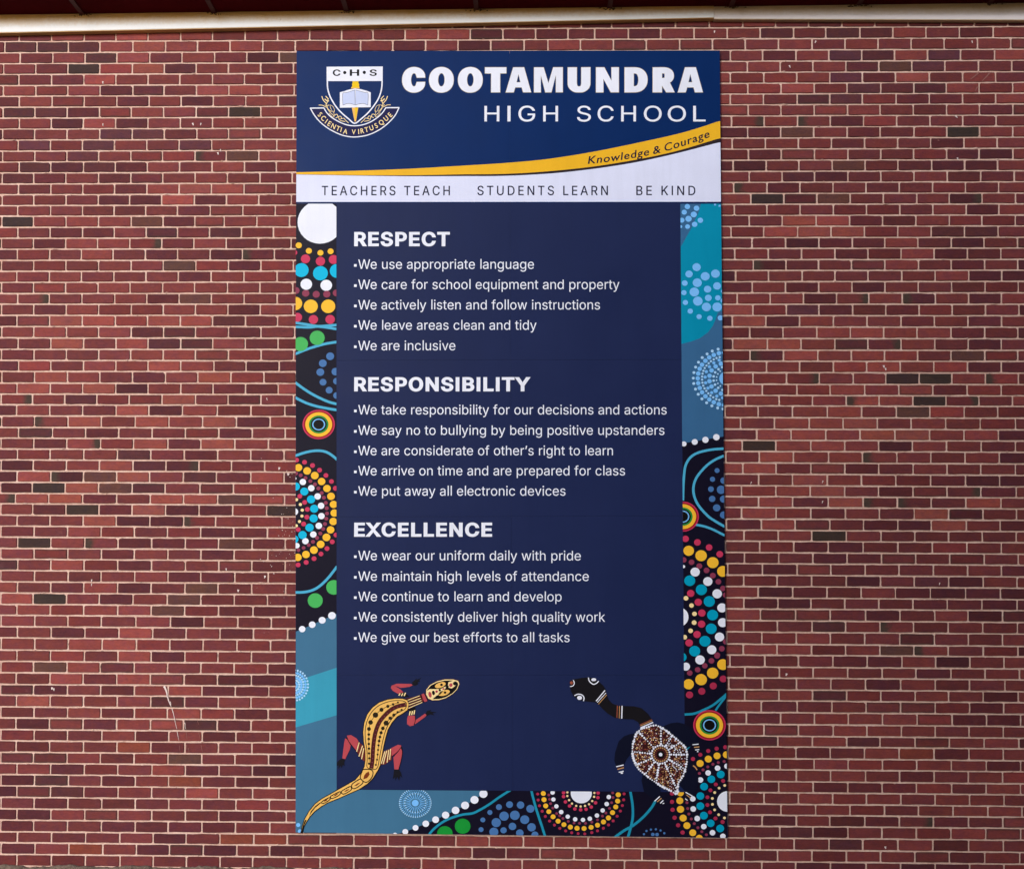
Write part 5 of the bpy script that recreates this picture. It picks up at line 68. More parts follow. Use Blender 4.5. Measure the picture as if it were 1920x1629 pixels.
SANS = {"A":[479,[[16,0,201,509,276,509,463,0,395,0,287,302,282,317,276,334,270,352,264,372,257,394,250,420,241,447,232,478,245,478,236,447,228,419,220,393,213,371,206,351,201,333,195,317,191,302,85,0],[110,142,110,199,370,199,370,142]]],"B":[456,[[60,0,60,509,241,509,266,508,289,504,310,499,329,491,345,481,359,469,371,456,381,442,388,426,394,410,397,392,398,374,397,358,395,344,392,331,387,320,380,310,373,301,365,293,356,286,347,280,336,275,326,270,315,267,315,262,327,261,339,257,351,252,363,245,374,237,385,227,394,216,402,203,409,189,414,173,417,155,418,136,417,117,413,100,408,83,400,67,390,52,377,39,362,28,344,18,324,10,301,4,275,1,247,0],[125,57,245,57,272,58,296,63,315,70,330,80,341,92,349,105,354,120,355,137,355,149,352,161,348,173,342,184,335,194,327,203,317,211,306,218,293,224,279,228,264,230,248,231,125,231],[125,285,238,285,252,286,265,288,277,291,288,296,299,302,308,309,316,317,323,326,329,337,333,348,335,359,336,372,334,388,330,403,323,417,313,429,299,439,283,446,263,450,240,452,125,452]]],"C":[510,[[267,-7,235,-5,205,1,177,11,150,25,126,42,104,63,86,88,70,115,57,146,48,179,42,215,40,254,42,293,48,329,57,362,70,393,86,421,104,445,126,466,150,484,177,498,205,508,235,514,267,516,286,515,305,513,323,509,340,504,357,498,373,490,388,481,402,471,415,460,427,447,438,433,448,418,456,402,463,385,469,367,473,348,408,348,405,361,401,373,395,384,389,395,382,404,375,413,366,421,357,428,348,435,337,440,327,445,315,449,304,452,292,454,280,455,267,456,245,454,223,450,203,443,184,432,166,419,150,403,137,385,125,364,116,340,109,314,105,285,103,254,105,223,109,194,116,168,125,145,137,123,151,105,166,89,184,76,203,66,223,59,245,54,267,53,280,53,292,55,304,57,315,60,327,64,337,69,348,74,357,81,366,88,375,96,382,105,389,114,395,125,401,136,405,148,408,160,473,160,469,142,463,124,457,107,448,91,438,76,428,62,416,49,402,38,388,28,373,19,357,11,341,5,323,0,305,-4,286,-6]]],"D":[502,[[219,0,96,0,96,57,215,57,244,58,272,63,296,70,318,81,337,94,354,110,368,128,379,149,388,172,394,198,398,226,399,255,398,285,394,312,388,337,379,361,368,381,354,399,338,415,320,428,299,438,275,446,249,450,221,452,93,452,93,509,225,509,261,507,294,501,325,492,353,478,377,461,399,441,418,418,433,391,446,361,455,329,460,293,462,255,460,217,455,181,446,149,433,119,417,92,398,68,376,48,351,31,322,17,291,8,256,2],[125,509,125,0,60,0,60,509]]],"E":[418,[[60,0,60,509,372,509,372,452,125,452,125,286,355,286,355,229,125,229,125,57,375,57,375,0]]],"G":[520,[[269,-7,236,-5,205,1,176,11,149,25,125,43,104,64,85,88,69,116,57,146,47,179,42,215,40,254,42,293,47,329,57,362,69,393,85,421,103,445,125,466,149,484,175,498,203,508,233,514,265,516,285,515,304,513,322,509,340,504,358,497,374,489,389,480,403,469,416,458,429,445,439,431,449,416,458,401,465,384,470,367,474,349,408,349,404,361,399,372,393,383,387,393,380,403,373,411,365,420,356,427,347,434,337,439,326,444,315,448,304,452,291,454,279,455,265,456,243,454,222,450,202,443,183,432,166,419,150,404,137,385,125,364,116,340,109,314,105,285,103,254,105,223,109,194,116,168,125,145,137,124,151,105,166,90,184,76,203,66,224,59,246,54,269,53,290,54,309,57,328,63,345,71,360,81,374,93,386,107,396,123,404,141,410,160,414,180,415,202,434,199,283,199,283,256,478,256,478,200,476,170,471,141,463,115,451,91,436,69,419,50,399,33,377,19,352,8,326,0,298,-5]]],"H":[517,[[60,0,60,509,125,509,125,289,392,289,392,509,457,509,457,0,392,0,392,232,125,232,125,0]]],"I":[300,[[31,0,31,57,118,57,118,452,31,452,31,509,269,509,269,452,183,452,183,57,269,57,269,0]]],"K":[466,[[104,145,104,216,113,228,122,239,130,250,139,261,148,272,157,282,165,293,174,303,184,314,193,324,202,334,212,344,364,509,448,509,231,276,228,276],[60,0,60,509,125,509,125,334,124,225,125,193,125,0],[372,0,188,259,228,309,449,0]]],"L":[393,[[60,0,60,509,125,509,125,57,361,57,361,0]]],"M":[628,[[60,0,60,509,152,509,277,187,280,181,282,174,285,167,287,159,299,123,302,113,305,103,308,93,311,84,314,74,317,65,319,57,322,49,307,49,318,83,330,121,333,131,336,140,339,149,342,158,345,167,348,174,350,181,352,187,476,509,568,509,568,0,504,0,504,291,504,327,505,337,505,347,505,358,505,369,506,413,507,457,513,457,509,445,505,433,502,421,498,409,482,363,478,352,474,341,471,331,467,322,464,313,461,305,458,297,456,291,342,0,286,0,170,291,168,297,165,304,162,312,159,321,145,361,141,372,137,384,133,396,129,408,125,420,121,432,116,445,112,457,119,457,120,416,121,372,122,328,122,318,122,309,122,300,122,291,122,0]]],"N":[523,[[60,0,60,509,136,509,343,183,347,176,352,169,357,160,363,151,369,141,375,130,381,119,388,107,394,94,401,82,407,68,414,55,405,54,403,68,402,81,401,95,401,108,400,121,400,134,399,146,399,157,399,195,399,509,463,509,463,0,387,0,202,290,196,300,190,310,184,320,177,331,171,342,164,354,156,367,148,381,108,452,119,454,122,384,123,368,123,354,124,340,124,328,125,317,125,307,125,298,125,291,125,0]]],"O":[533,[[267,-7,235,-5,205,1,177,11,150,25,126,42,105,63,86,88,70,115,57,146,48,179,42,215,40,254,42,293,48,329,57,362,70,393,86,421,105,445,126,466,150,484,177,498,205,508,235,514,267,516,299,514,329,508,357,498,384,484,408,466,429,445,448,421,464,393,477,362,486,329,491,293,493,254,491,215,486,179,477,146,464,115,448,88,429,63,408,42,384,25,357,11,329,1,299,-5],[267,53,289,54,310,59,330,66,349,76,367,89,383,105,396,123,408,144,418,168,425,194,429,223,430,254,429,286,425,314,418,341,408,365,396,386,383,404,367,420,349,433,330,443,310,450,289,454,267,456,245,454,223,450,203,443,184,433,167,420,151,404,137,385,125,364,116,340,109,314,105,285,103,254,105,223,109,194,116,168,125,144,137,123,151,105,167,89,184,76,203,66,223,59,245,54]]],"P":[444,[[60,0,60,509,235,509,263,507,289,503,312,497,332,487,350,476,366,462,379,447,390,430,398,411,404,391,407,370,409,348,407,325,404,304,398,284,390,265,379,248,366,233,350,219,332,207,312,198,289,191,263,187,235,186,109,186,109,242,233,242,252,243,269,246,284,250,297,256,308,264,318,272,327,282,333,294,338,306,342,319,344,333,344,348,344,362,342,376,338,389,333,402,326,413,318,423,308,431,297,439,284,444,268,449,251,451,232,452,125,452,125,0]]],"R":[449,[[60,0,60,509,236,509,264,507,290,504,313,497,333,489,351,478,367,465,380,450,390,433,399,415,405,395,408,374,409,352,408,330,405,309,399,290,390,271,380,255,367,240,351,228,333,217,312,209,289,203,264,199,236,198,96,198,96,255,234,255,252,256,269,258,284,262,298,267,309,273,319,281,327,290,334,300,339,312,342,324,344,338,345,352,344,367,342,380,339,393,334,405,327,415,319,425,309,433,298,440,284,445,269,449,252,451,233,452,125,452,125,0],[353,0,230,229,303,229,428,0]]],"S":[446,[[224,-9,197,-8,172,-4,149,1,128,9,108,19,91,31,76,45,64,60,54,77,46,96,41,115,38,137,104,137,107,123,110,110,116,98,123,88,132,79,142,71,154,64,166,59,180,55,194,52,209,50,224,49,241,50,257,52,272,55,286,60,299,66,311,74,321,82,329,92,336,102,341,114,345,126,346,139,345,151,342,161,338,171,332,179,325,186,316,193,307,199,296,205,284,209,272,214,259,218,245,222,184,239,154,249,128,260,105,274,86,289,71,307,60,326,54,348,52,372,53,393,58,413,65,431,75,448,87,463,102,476,119,488,138,498,158,506,180,511,203,514,227,516,252,514,275,511,296,505,316,498,334,488,351,476,365,463,377,449,387,433,394,415,399,397,401,378,337,378,334,396,326,412,316,426,302,437,286,447,267,453,247,457,225,459,209,458,194,456,180,452,167,448,156,442,145,435,136,427,129,418,123,409,118,398,116,387,115,376,116,363,119,352,124,342,131,334,139,326,148,319,158,313,169,308,180,304,191,300,202,296,212,293,264,279,276,276,287,272,299,268,312,264,324,258,336,252,347,245,359,238,369,229,379,220,387,209,395,198,401,185,405,171,407,155,408,139,407,118,403,99,396,81,386,64,374,48,360,34,343,21,323,11,302,2,278,-4,252,-8]]],"T":[448,[[32,452,32,509,417,509,417,452,257,452,257,0,193,0,193,452]]],"U":[517,[[259,-8,230,-7,203,-2,177,5,154,15,133,28,114,43,98,60,85,80,74,101,66,124,62,148,60,173,60,509,124,509,124,178,125,160,128,144,133,128,141,113,150,99,160,87,173,77,187,68,203,61,220,56,239,53,259,52,279,53,298,56,315,61,331,68,345,77,357,87,368,99,377,113,384,128,389,144,392,160,393,178,393,509,457,509,457,173,456,148,451,124,443,101,433,80,419,60,403,43,384,28,363,15,340,5,315,-2,288,-7]]],"W":[686,[[155,0,16,509,82,509,163,196,166,183,170,171,173,158,175,145,178,133,181,120,184,107,187,94,189,80,192,67,195,53,197,40,189,40,192,53,194,67,197,80,200,94,203,107,205,120,208,133,211,145,214,158,218,171,221,183,224,196,306,509,380,509,462,196,465,183,468,171,471,158,474,145,477,133,480,120,483,107,486,94,489,80,492,67,494,53,497,40,488,40,491,53,493,67,496,80,499,94,502,107,504,120,507,133,510,145,523,196,603,509,670,509,530,0,455,0,368,323,363,339,359,356,355,373,351,391,347,410,344,431,340,452,336,475,350,475,346,453,342,433,339,413,335,395,331,377,327,359,323,341,318,323,230,0]]],"X":[474,[[18,0,217,284,217,236,29,509,104,509,178,400,185,389,192,379,198,370,204,361,209,353,214,345,219,337,223,329,228,321,233,312,238,302,243,292,232,292,237,302,243,311,247,320,252,329,257,337,261,345,266,353,272,361,278,370,284,379,291,389,298,400,374,509,446,509,259,239,259,287,456,0,382,0,292,129,286,139,279,149,274,157,268,165,263,173,259,180,254,188,250,195,245,203,241,212,236,221,230,231,244,231,239,222,235,213,230,204,225,196,221,189,216,181,211,174,206,166,201,158,195,149,189,139,182,129,91,0]]],"Y":[471,[[203,0,203,208,16,509,91,509,192,344,200,331,208,318,215,305,222,292,229,279,236,264,243,248,250,230,224,230,231,248,237,265,244,280,251,293,258,306,265,318,273,331,280,344,381,509,455,509,268,208,268,0]]],"a":[389,[[160,-9,142,-8,126,-5,110,-1,94,5,80,12,68,22,57,32,48,45,40,58,35,73,31,90,30,108,31,123,34,138,38,150,43,161,50,171,58,179,67,187,78,193,89,199,100,203,112,207,125,211,138,213,152,216,165,218,178,220,194,222,209,224,222,225,234,227,244,228,252,230,259,232,265,235,270,238,273,243,275,248,276,255,276,257,275,268,273,279,271,288,267,297,262,304,256,311,248,317,240,322,230,326,220,329,208,330,196,331,183,330,171,329,159,326,149,322,140,318,132,313,124,307,118,301,112,294,107,288,103,281,100,274,41,291,48,308,57,322,67,335,79,346,91,355,104,364,118,370,133,375,148,379,163,382,179,384,194,384,204,384,215,383,227,382,239,379,251,376,263,372,275,367,286,360,296,353,306,343,315,333,322,320,329,306,333,290,336,272,337,251,337,0,277,0,277,52,272,52,269,45,264,38,258,32,252,25,244,18,236,12,226,6,215,1,203,-3,190,-6,176,-8],[170,45,187,46,202,49,216,53,228,59,239,66,248,74,257,83,263,93,269,104,272,115,275,126,276,138,276,190,273,188,270,186,265,184,259,182,253,180,246,179,239,177,231,176,223,175,216,173,208,172,200,171,175,168,165,166,154,164,144,162,134,159,125,155,117,150,110,145,103,139,98,132,95,124,93,115,92,105,92,95,94,87,98,79,102,72,107,66,114,61,121,56,130,52,139,49,149,47,159,46]]],"b":[424,[[229,-8,213,-7,198,-5,184,-1,172,4,162,10,153,17,145,24,138,31,132,39,127,46,122,53,118,59,112,59,112,0,53,0,53,509,114,509,114,319,118,319,122,325,127,331,132,338,137,346,144,353,152,360,161,367,171,373,183,378,197,381,212,384,229,384,252,383,274,378,294,371,313,361,330,347,345,332,359,313,370,293,379,270,385,245,389,218,390,189,389,160,385,133,379,108,370,84,359,64,346,45,330,29,313,16,294,5,274,-2,252,-7],[220,47,237,48,253,51,267,57,279,66,291,76,301,88,309,101,316,117,321,133,325,151,327,170,328,189,327,209,325,227,321,245,316,261,309,276,301,290,291,301,280,311,267,319,253,325,237,329,220,330,203,329,188,325,174,320,161,312,150,302,140,291,132,278,125,263,120,247,116,229,113,210,113,189,113,169,116,150,120,132,125,115,132,100,140,86,150,75,162,65,174,57,188,51,204,48]]],"c":[395,[[207,-8,182,-7,159,-2,137,6,117,16,98,30,82,46,68,64,56,85,46,108,40,133,36,159,34,187,36,216,40,243,46,268,56,291,68,312,82,330,98,346,117,360,137,371,159,378,182,383,207,384,221,384,234,383,247,380,260,377,272,373,284,368,295,362,305,356,315,349,324,341,332,332,340,322,347,312,353,301,358,289,362,277,303,262,301,269,298,276,294,283,290,289,286,295,281,301,276,306,270,311,264,315,257,319,250,322,242,325,234,327,226,329,217,329,207,330,189,329,173,325,158,319,145,310,134,300,124,287,115,274,108,258,103,242,99,224,97,206,96,187,97,169,99,151,103,134,108,117,115,102,124,89,134,76,145,66,158,57,173,51,189,48,207,46,217,47,226,48,234,49,243,52,250,54,258,58,264,62,271,66,277,71,282,76,287,82,292,89,296,95,299,102,302,110,304,117,363,102,359,90,354,78,348,67,341,56,334,46,325,37,316,29,306,21,296,15,285,9,273,4,261,-1,248,-4,235,-6,221,-8]]],"d":[424,[[195,-8,172,-7,151,-2,130,5,111,16,94,29,79,45,66,64,55,84,46,108,39,133,35,160,34,189,35,218,39,245,46,270,55,293,66,313,79,332,95,347,112,361,131,371,151,378,173,383,196,384,213,384,228,381,241,378,253,373,263,367,272,360,280,353,287,346,293,338,298,331,303,325,306,319,311,319,311,509,372,509,372,0,313,0,313,59,307,59,303,53,298,46,293,39,287,31,280,24,272,17,263,10,252,4,241,-1,227,-5,212,-7],[205,47,221,48,236,51,250,57,263,65,274,75,284,86,293,100,299,115,305,132,309,150,311,169,312,189,311,210,309,229,305,247,300,263,293,278,284,291,275,302,263,312,251,320,237,325,221,329,205,330,187,329,172,325,157,319,145,311,133,301,124,290,115,276,108,261,103,245,99,227,97,209,96,189,97,170,99,151,103,133,109,117,115,101,124,88,134,76,145,66,158,57,172,51,188,48]]],"e":[403,[[212,-8,185,-7,161,-2,138,6,117,16,98,30,82,46,68,64,56,85,46,108,40,132,35,159,34,187,35,215,39,242,46,267,55,290,67,311,81,329,97,346,115,359,135,370,157,378,180,383,205,384,221,384,236,382,251,379,266,374,280,368,294,361,307,351,319,341,331,329,341,315,350,299,357,282,363,263,368,242,370,219,371,194,371,169,75,169,75,221,338,221,310,202,309,220,307,237,303,254,298,269,291,282,283,294,273,305,263,314,250,321,237,326,222,329,205,330,189,329,173,326,159,321,146,313,135,304,125,294,116,282,109,270,103,256,99,241,97,226,96,211,96,178,97,157,100,139,104,122,110,106,118,92,128,80,139,70,151,61,165,55,179,50,195,47,212,46,224,47,234,48,244,50,254,53,263,56,271,61,278,66,285,73,292,80,297,88,302,96,306,105,365,91,360,77,353,63,345,51,335,39,324,29,311,19,298,11,283,4,266,-1,249,-5,231,-7]]],"f":[253,[[228,379,228,327,6,327,6,379],[81,0,81,432,82,447,84,461,89,474,96,486,104,496,113,505,124,513,135,519,148,524,161,527,174,529,187,530,197,530,207,529,215,528,222,527,229,525,234,524,239,522,243,521,227,468,225,469,222,470,219,471,215,472,211,473,206,473,200,474,195,474,182,473,171,470,162,466,154,460,149,452,145,443,142,431,142,419,142,0]]],"g":[425,[[207,-151,187,-150,168,-148,150,-144,134,-140,119,-134,105,-127,93,-119,82,-110,73,-101,64,-91,57,-80,51,-69,101,-41,106,-47,110,-53,116,-59,122,-66,128,-72,136,-78,145,-83,154,-88,165,-92,178,-95,192,-97,207,-97,229,-96,249,-92,267,-85,282,-75,295,-62,304,-47,310,-28,311,-6,311,68,306,68,302,62,298,56,293,49,287,41,280,34,272,28,263,21,252,16,241,11,227,8,212,5,195,5,173,6,152,10,132,17,113,27,95,39,80,53,67,71,55,90,46,112,39,136,35,163,34,191,35,220,39,246,46,271,55,293,66,314,80,332,95,347,112,361,131,371,152,378,173,383,196,384,213,384,228,382,242,378,253,373,264,367,273,360,281,353,288,346,294,338,299,331,304,325,308,319,313,319,313,379,372,379,372,-9,371,-32,367,-54,360,-73,350,-90,338,-104,324,-117,308,-127,291,-136,271,-142,251,-147,229,-150],[205,59,222,60,237,63,251,68,264,75,275,84,285,95,293,107,300,121,305,137,309,154,312,172,312,193,312,212,309,231,305,248,300,264,293,278,285,291,275,303,264,312,251,320,237,325,222,329,205,330,188,329,172,325,158,320,145,312,134,302,124,290,115,277,109,262,103,246,99,229,97,212,96,193,97,173,99,155,103,138,109,123,116,108,124,96,134,85,145,76,158,68,172,63,188,60]]],"h":[410,[[114,227,114,0,53,0,53,509,114,509,114,287,102,287,112,312,124,332,137,349,152,362,169,372,187,379,207,383,227,384,246,383,264,380,280,376,295,369,309,360,321,349,332,336,341,321,348,304,353,285,356,264,357,240,357,0,296,0,296,235,295,256,290,275,283,291,273,304,260,315,246,323,229,328,210,329,197,328,184,326,172,322,161,317,150,311,141,303,133,293,126,283,121,271,117,257,114,243]]],"i":[166,[[53,0,53,379,114,379,114,0],[84,443,75,444,67,446,60,449,54,455,48,461,44,468,42,475,41,483,42,491,44,499,48,506,54,512,60,517,67,521,75,523,84,524,92,523,100,521,107,517,114,512,119,506,123,499,126,491,126,483,126,475,123,468,119,461,114,455,107,449,100,446,92,444]]],"k":[380,[[110,137,110,212,121,212,284,379,360,379,184,199,177,199],[53,0,53,509,114,509,114,0],[294,0,148,186,191,229,372,0]]],"l":[166,[[63,0,124,0,124,533,63,533]]],"m":[609,[[53,0,53,379,112,379,112,295,108,295,112,310,118,323,125,335,132,346,141,355,151,363,161,370,172,376,183,380,195,384,207,386,219,386,239,385,257,380,273,372,287,361,299,347,309,331,316,314,321,295,312,295,317,308,322,321,329,332,337,343,347,353,357,361,368,369,381,375,394,380,407,383,422,385,437,386,453,385,468,383,483,378,497,372,510,364,522,354,532,342,541,328,548,313,553,296,556,276,557,255,557,0,496,0,496,254,494,273,490,289,483,302,473,313,460,321,447,326,433,329,419,330,406,330,395,328,384,324,374,320,365,314,358,307,351,299,345,290,341,280,338,270,336,259,335,247,335,0,274,0,274,260,273,275,269,288,262,301,253,311,242,320,229,326,215,329,199,330,188,330,178,328,168,325,158,320,148,314,140,307,132,299,126,289,121,278,117,266,114,253,114,238,114,0]]],"n":[409,[[114,227,114,0,53,0,53,379,112,379,112,287,102,287,112,312,124,332,137,349,152,362,169,372,187,379,207,383,227,384,246,383,264,380,280,376,295,369,309,360,321,349,332,336,341,321,348,304,353,285,356,264,357,240,357,0,296,0,296,235,295,256,290,275,283,291,273,304,260,315,246,323,229,328,210,329,197,328,184,326,172,322,161,317,150,311,141,303,133,293,126,283,121,271,117,257,114,243]]],"o":[415,[[207,-8,182,-7,159,-2,137,6,117,16,98,30,82,46,68,64,56,85,46,108,40,133,36,159,34,187,36,216,40,243,46,268,56,291,68,312,82,330,98,346,117,360,137,371,159,378,182,383,207,384,233,383,256,378,278,371,299,360,317,346,333,330,347,312,359,291,369,268,376,243,380,216,381,187,380,159,376,133,369,108,359,85,347,64,333,46,317,30,299,16,278,6,256,-2,233,-7],[207,46,226,48,242,51,257,57,270,66,282,76,292,89,300,102,307,117,312,134,316,151,318,169,319,187,318,206,316,224,312,242,307,258,300,274,292,287,282,300,270,310,257,319,242,325,226,329,207,330,189,329,173,325,158,319,145,310,134,300,124,287,115,274,108,258,103,242,99,224,97,206,96,187,97,169,99,151,103,134,108,117,115,102,124,89,134,76,145,66,158,57,173,51,189,48]]],"p":[424,[[53,-143,53,379,112,379,112,319,118,319,122,325,126,331,131,338,137,346,144,353,152,360,161,367,171,373,183,378,197,381,212,384,229,384,252,383,274,378,294,371,313,361,330,347,345,332,359,313,370,293,379,270,385,245,389,218,390,189,389,160,385,133,379,108,370,84,359,64,346,45,330,29,313,16,294,5,274,-2,252,-7,229,-8,213,-7,198,-5,184,-1,173,4,162,10,153,17,145,24,138,31,132,39,127,46,122,53,118,59,114,59,114,-143],[220,47,237,48,253,51,267,57,279,66,291,76,301,88,309,101,316,117,321,133,325,151,327,170,328,189,327,209,325,227,321,245,316,261,309,276,301,290,291,301,280,311,267,319,253,325,237,329,220,330,203,329,188,325,174,320,161,312,150,302,140,291,132,278,125,263,120,247,116,229,113,210,113,189,113,169,116,150,120,132,125,115,132,100,140,86,150,75,162,65,174,57,188,51,204,48]]],"q":[424,[[372,-143,311,-143,311,59,306,59,302,53,298,46,293,39,287,31,280,24,272,17,263,10,252,4,241,-1,227,-5,212,-7,195,-8,172,-7,151,-2,130,5,111,16,94,29,79,45,66,64,55,84,46,108,39,133,35,160,34,189,35,218,39,245,46,270,55,293,66,313,79,332,95,347,112,361,131,371,151,378,173,383,196,384,213,384,228,381,241,378,253,373,263,367,272,360,280,353,287,346,293,338,298,331,303,325,307,319,313,319,313,379,372,379],[205,47,221,48,236,51,250,57,263,65,274,75,284,86,293,100,299,115,305,132,309,150,311,169,312,189,311,210,309,229,305,247,300,263,293,278,284,291,275,302,263,312,251,320,237,325,221,329,205,330,187,329,172,325,157,319,145,311,133,301,124,290,115,276,108,261,103,245,99,227,97,209,96,189,97,170,99,151,103,133,109,117,115,101,124,88,134,76,145,66,158,57,172,51,188,48]]],"r":[259,[[53,0,53,379,112,379,112,321,115,321,122,335,130,347,140,358,152,367,166,375,181,380,196,384,213,385,217,385,221,385,225,385,229,384,243,384,243,322,242,323,239,323,235,324,230,324,224,325,219,325,213,326,207,326,194,325,182,323,170,319,159,315,149,309,140,301,132,293,126,284,121,273,117,262,114,250,114,237,114,0]]],"s":[365,[[182,-8,163,-7,145,-5,128,-2,112,3,98,10,84,18,72,27,62,38,53,50,45,63,40,78,36,94,94,107,99,92,105,79,114,69,124,60,136,54,150,49,165,46,181,45,200,46,217,50,232,55,244,62,255,71,262,81,267,91,268,103,267,112,265,121,260,129,254,136,246,142,237,147,225,151,212,155,149,170,125,177,104,186,87,196,72,208,61,222,53,237,48,255,47,274,48,290,51,305,57,319,65,332,75,343,87,354,100,363,115,370,131,377,149,381,167,384,187,384,206,384,223,381,239,378,254,372,267,366,279,358,290,349,299,339,307,328,314,316,319,303,324,290,268,277,264,288,258,298,251,307,243,316,232,323,219,328,205,331,187,333,171,332,156,329,143,324,131,317,121,308,114,299,110,289,109,277,110,267,112,258,117,250,124,243,133,237,144,232,157,227,172,223,229,209,254,202,275,194,292,183,306,171,317,158,325,142,330,125,331,107,330,90,326,75,321,61,312,47,302,35,290,24,276,15,260,6,242,0,223,-5,203,-7]]],"t":[227,[[204,379,204,327,6,327,6,379],[65,471,126,471,126,98,127,86,128,76,132,68,136,61,142,56,150,53,159,51,170,50,173,50,177,50,181,51,185,51,190,52,194,52,198,53,202,54,213,2,208,0,203,-1,198,-2,192,-3,186,-3,180,-4,174,-4,168,-4,145,-3,125,2,107,10,92,21,80,35,72,52,67,71,65,93]]],"u":[410,[[182,-5,164,-4,146,-1,130,4,115,11,101,20,89,31,78,44,69,59,62,76,57,95,54,116,53,139,53,379,114,379,114,144,115,123,119,105,127,89,137,75,150,64,164,56,181,52,200,50,213,51,226,53,238,57,249,62,259,69,268,77,276,86,283,97,289,109,293,122,295,137,296,153,296,379,357,379,357,0,298,0,298,92,307,92,297,67,286,47,272,30,257,17,240,7,222,0,203,-4]]],"v":[389,[[163,0,17,379,84,379,165,155,171,138,177,121,182,104,187,87,191,70,196,53,201,37,206,21,184,21,189,37,194,53,198,70,203,87,207,104,213,121,218,138,224,155,305,379,371,379,226,0]]],"w":[567,[[138,0,23,379,87,379,133,214,138,196,143,177,149,157,154,137,159,115,165,91,170,67,175,41,165,41,170,66,175,90,180,113,186,135,191,156,196,176,201,195,206,214,252,379,316,379,362,214,366,196,371,176,376,157,382,136,387,114,392,91,397,67,402,41,391,41,397,66,402,90,408,113,413,135,418,156,423,176,429,195,434,214,480,379,545,379,429,0,368,0,319,172,305,225,301,239,297,252,294,266,291,280,277,338,291,338,277,280,273,266,270,252,266,238,263,225,259,211,255,198,252,185,248,172,199,0]]],"y":[389,[[47,-139,61,-86,71,-87,80,-89,88,-90,96,-90,104,-89,111,-87,118,-84,124,-80,130,-74,136,-67,141,-58,146,-48,151,-36,163,-1,17,379,84,379,165,155,171,138,177,121,182,104,187,87,191,70,196,53,201,37,206,21,184,21,188,37,193,53,198,70,202,87,207,104,212,121,218,138,224,155,305,379,371,379,204,-58,198,-72,191,-85,184,-97,177,-107,168,-116,159,-124,150,-130,139,-136,128,-140,117,-143,104,-145,91,-145,84,-145,77,-145,71,-144,65,-143,59,-142,54,-141,51,-140]]],"’":[176,[[52,318,82,509,151,509,98,318]]]}
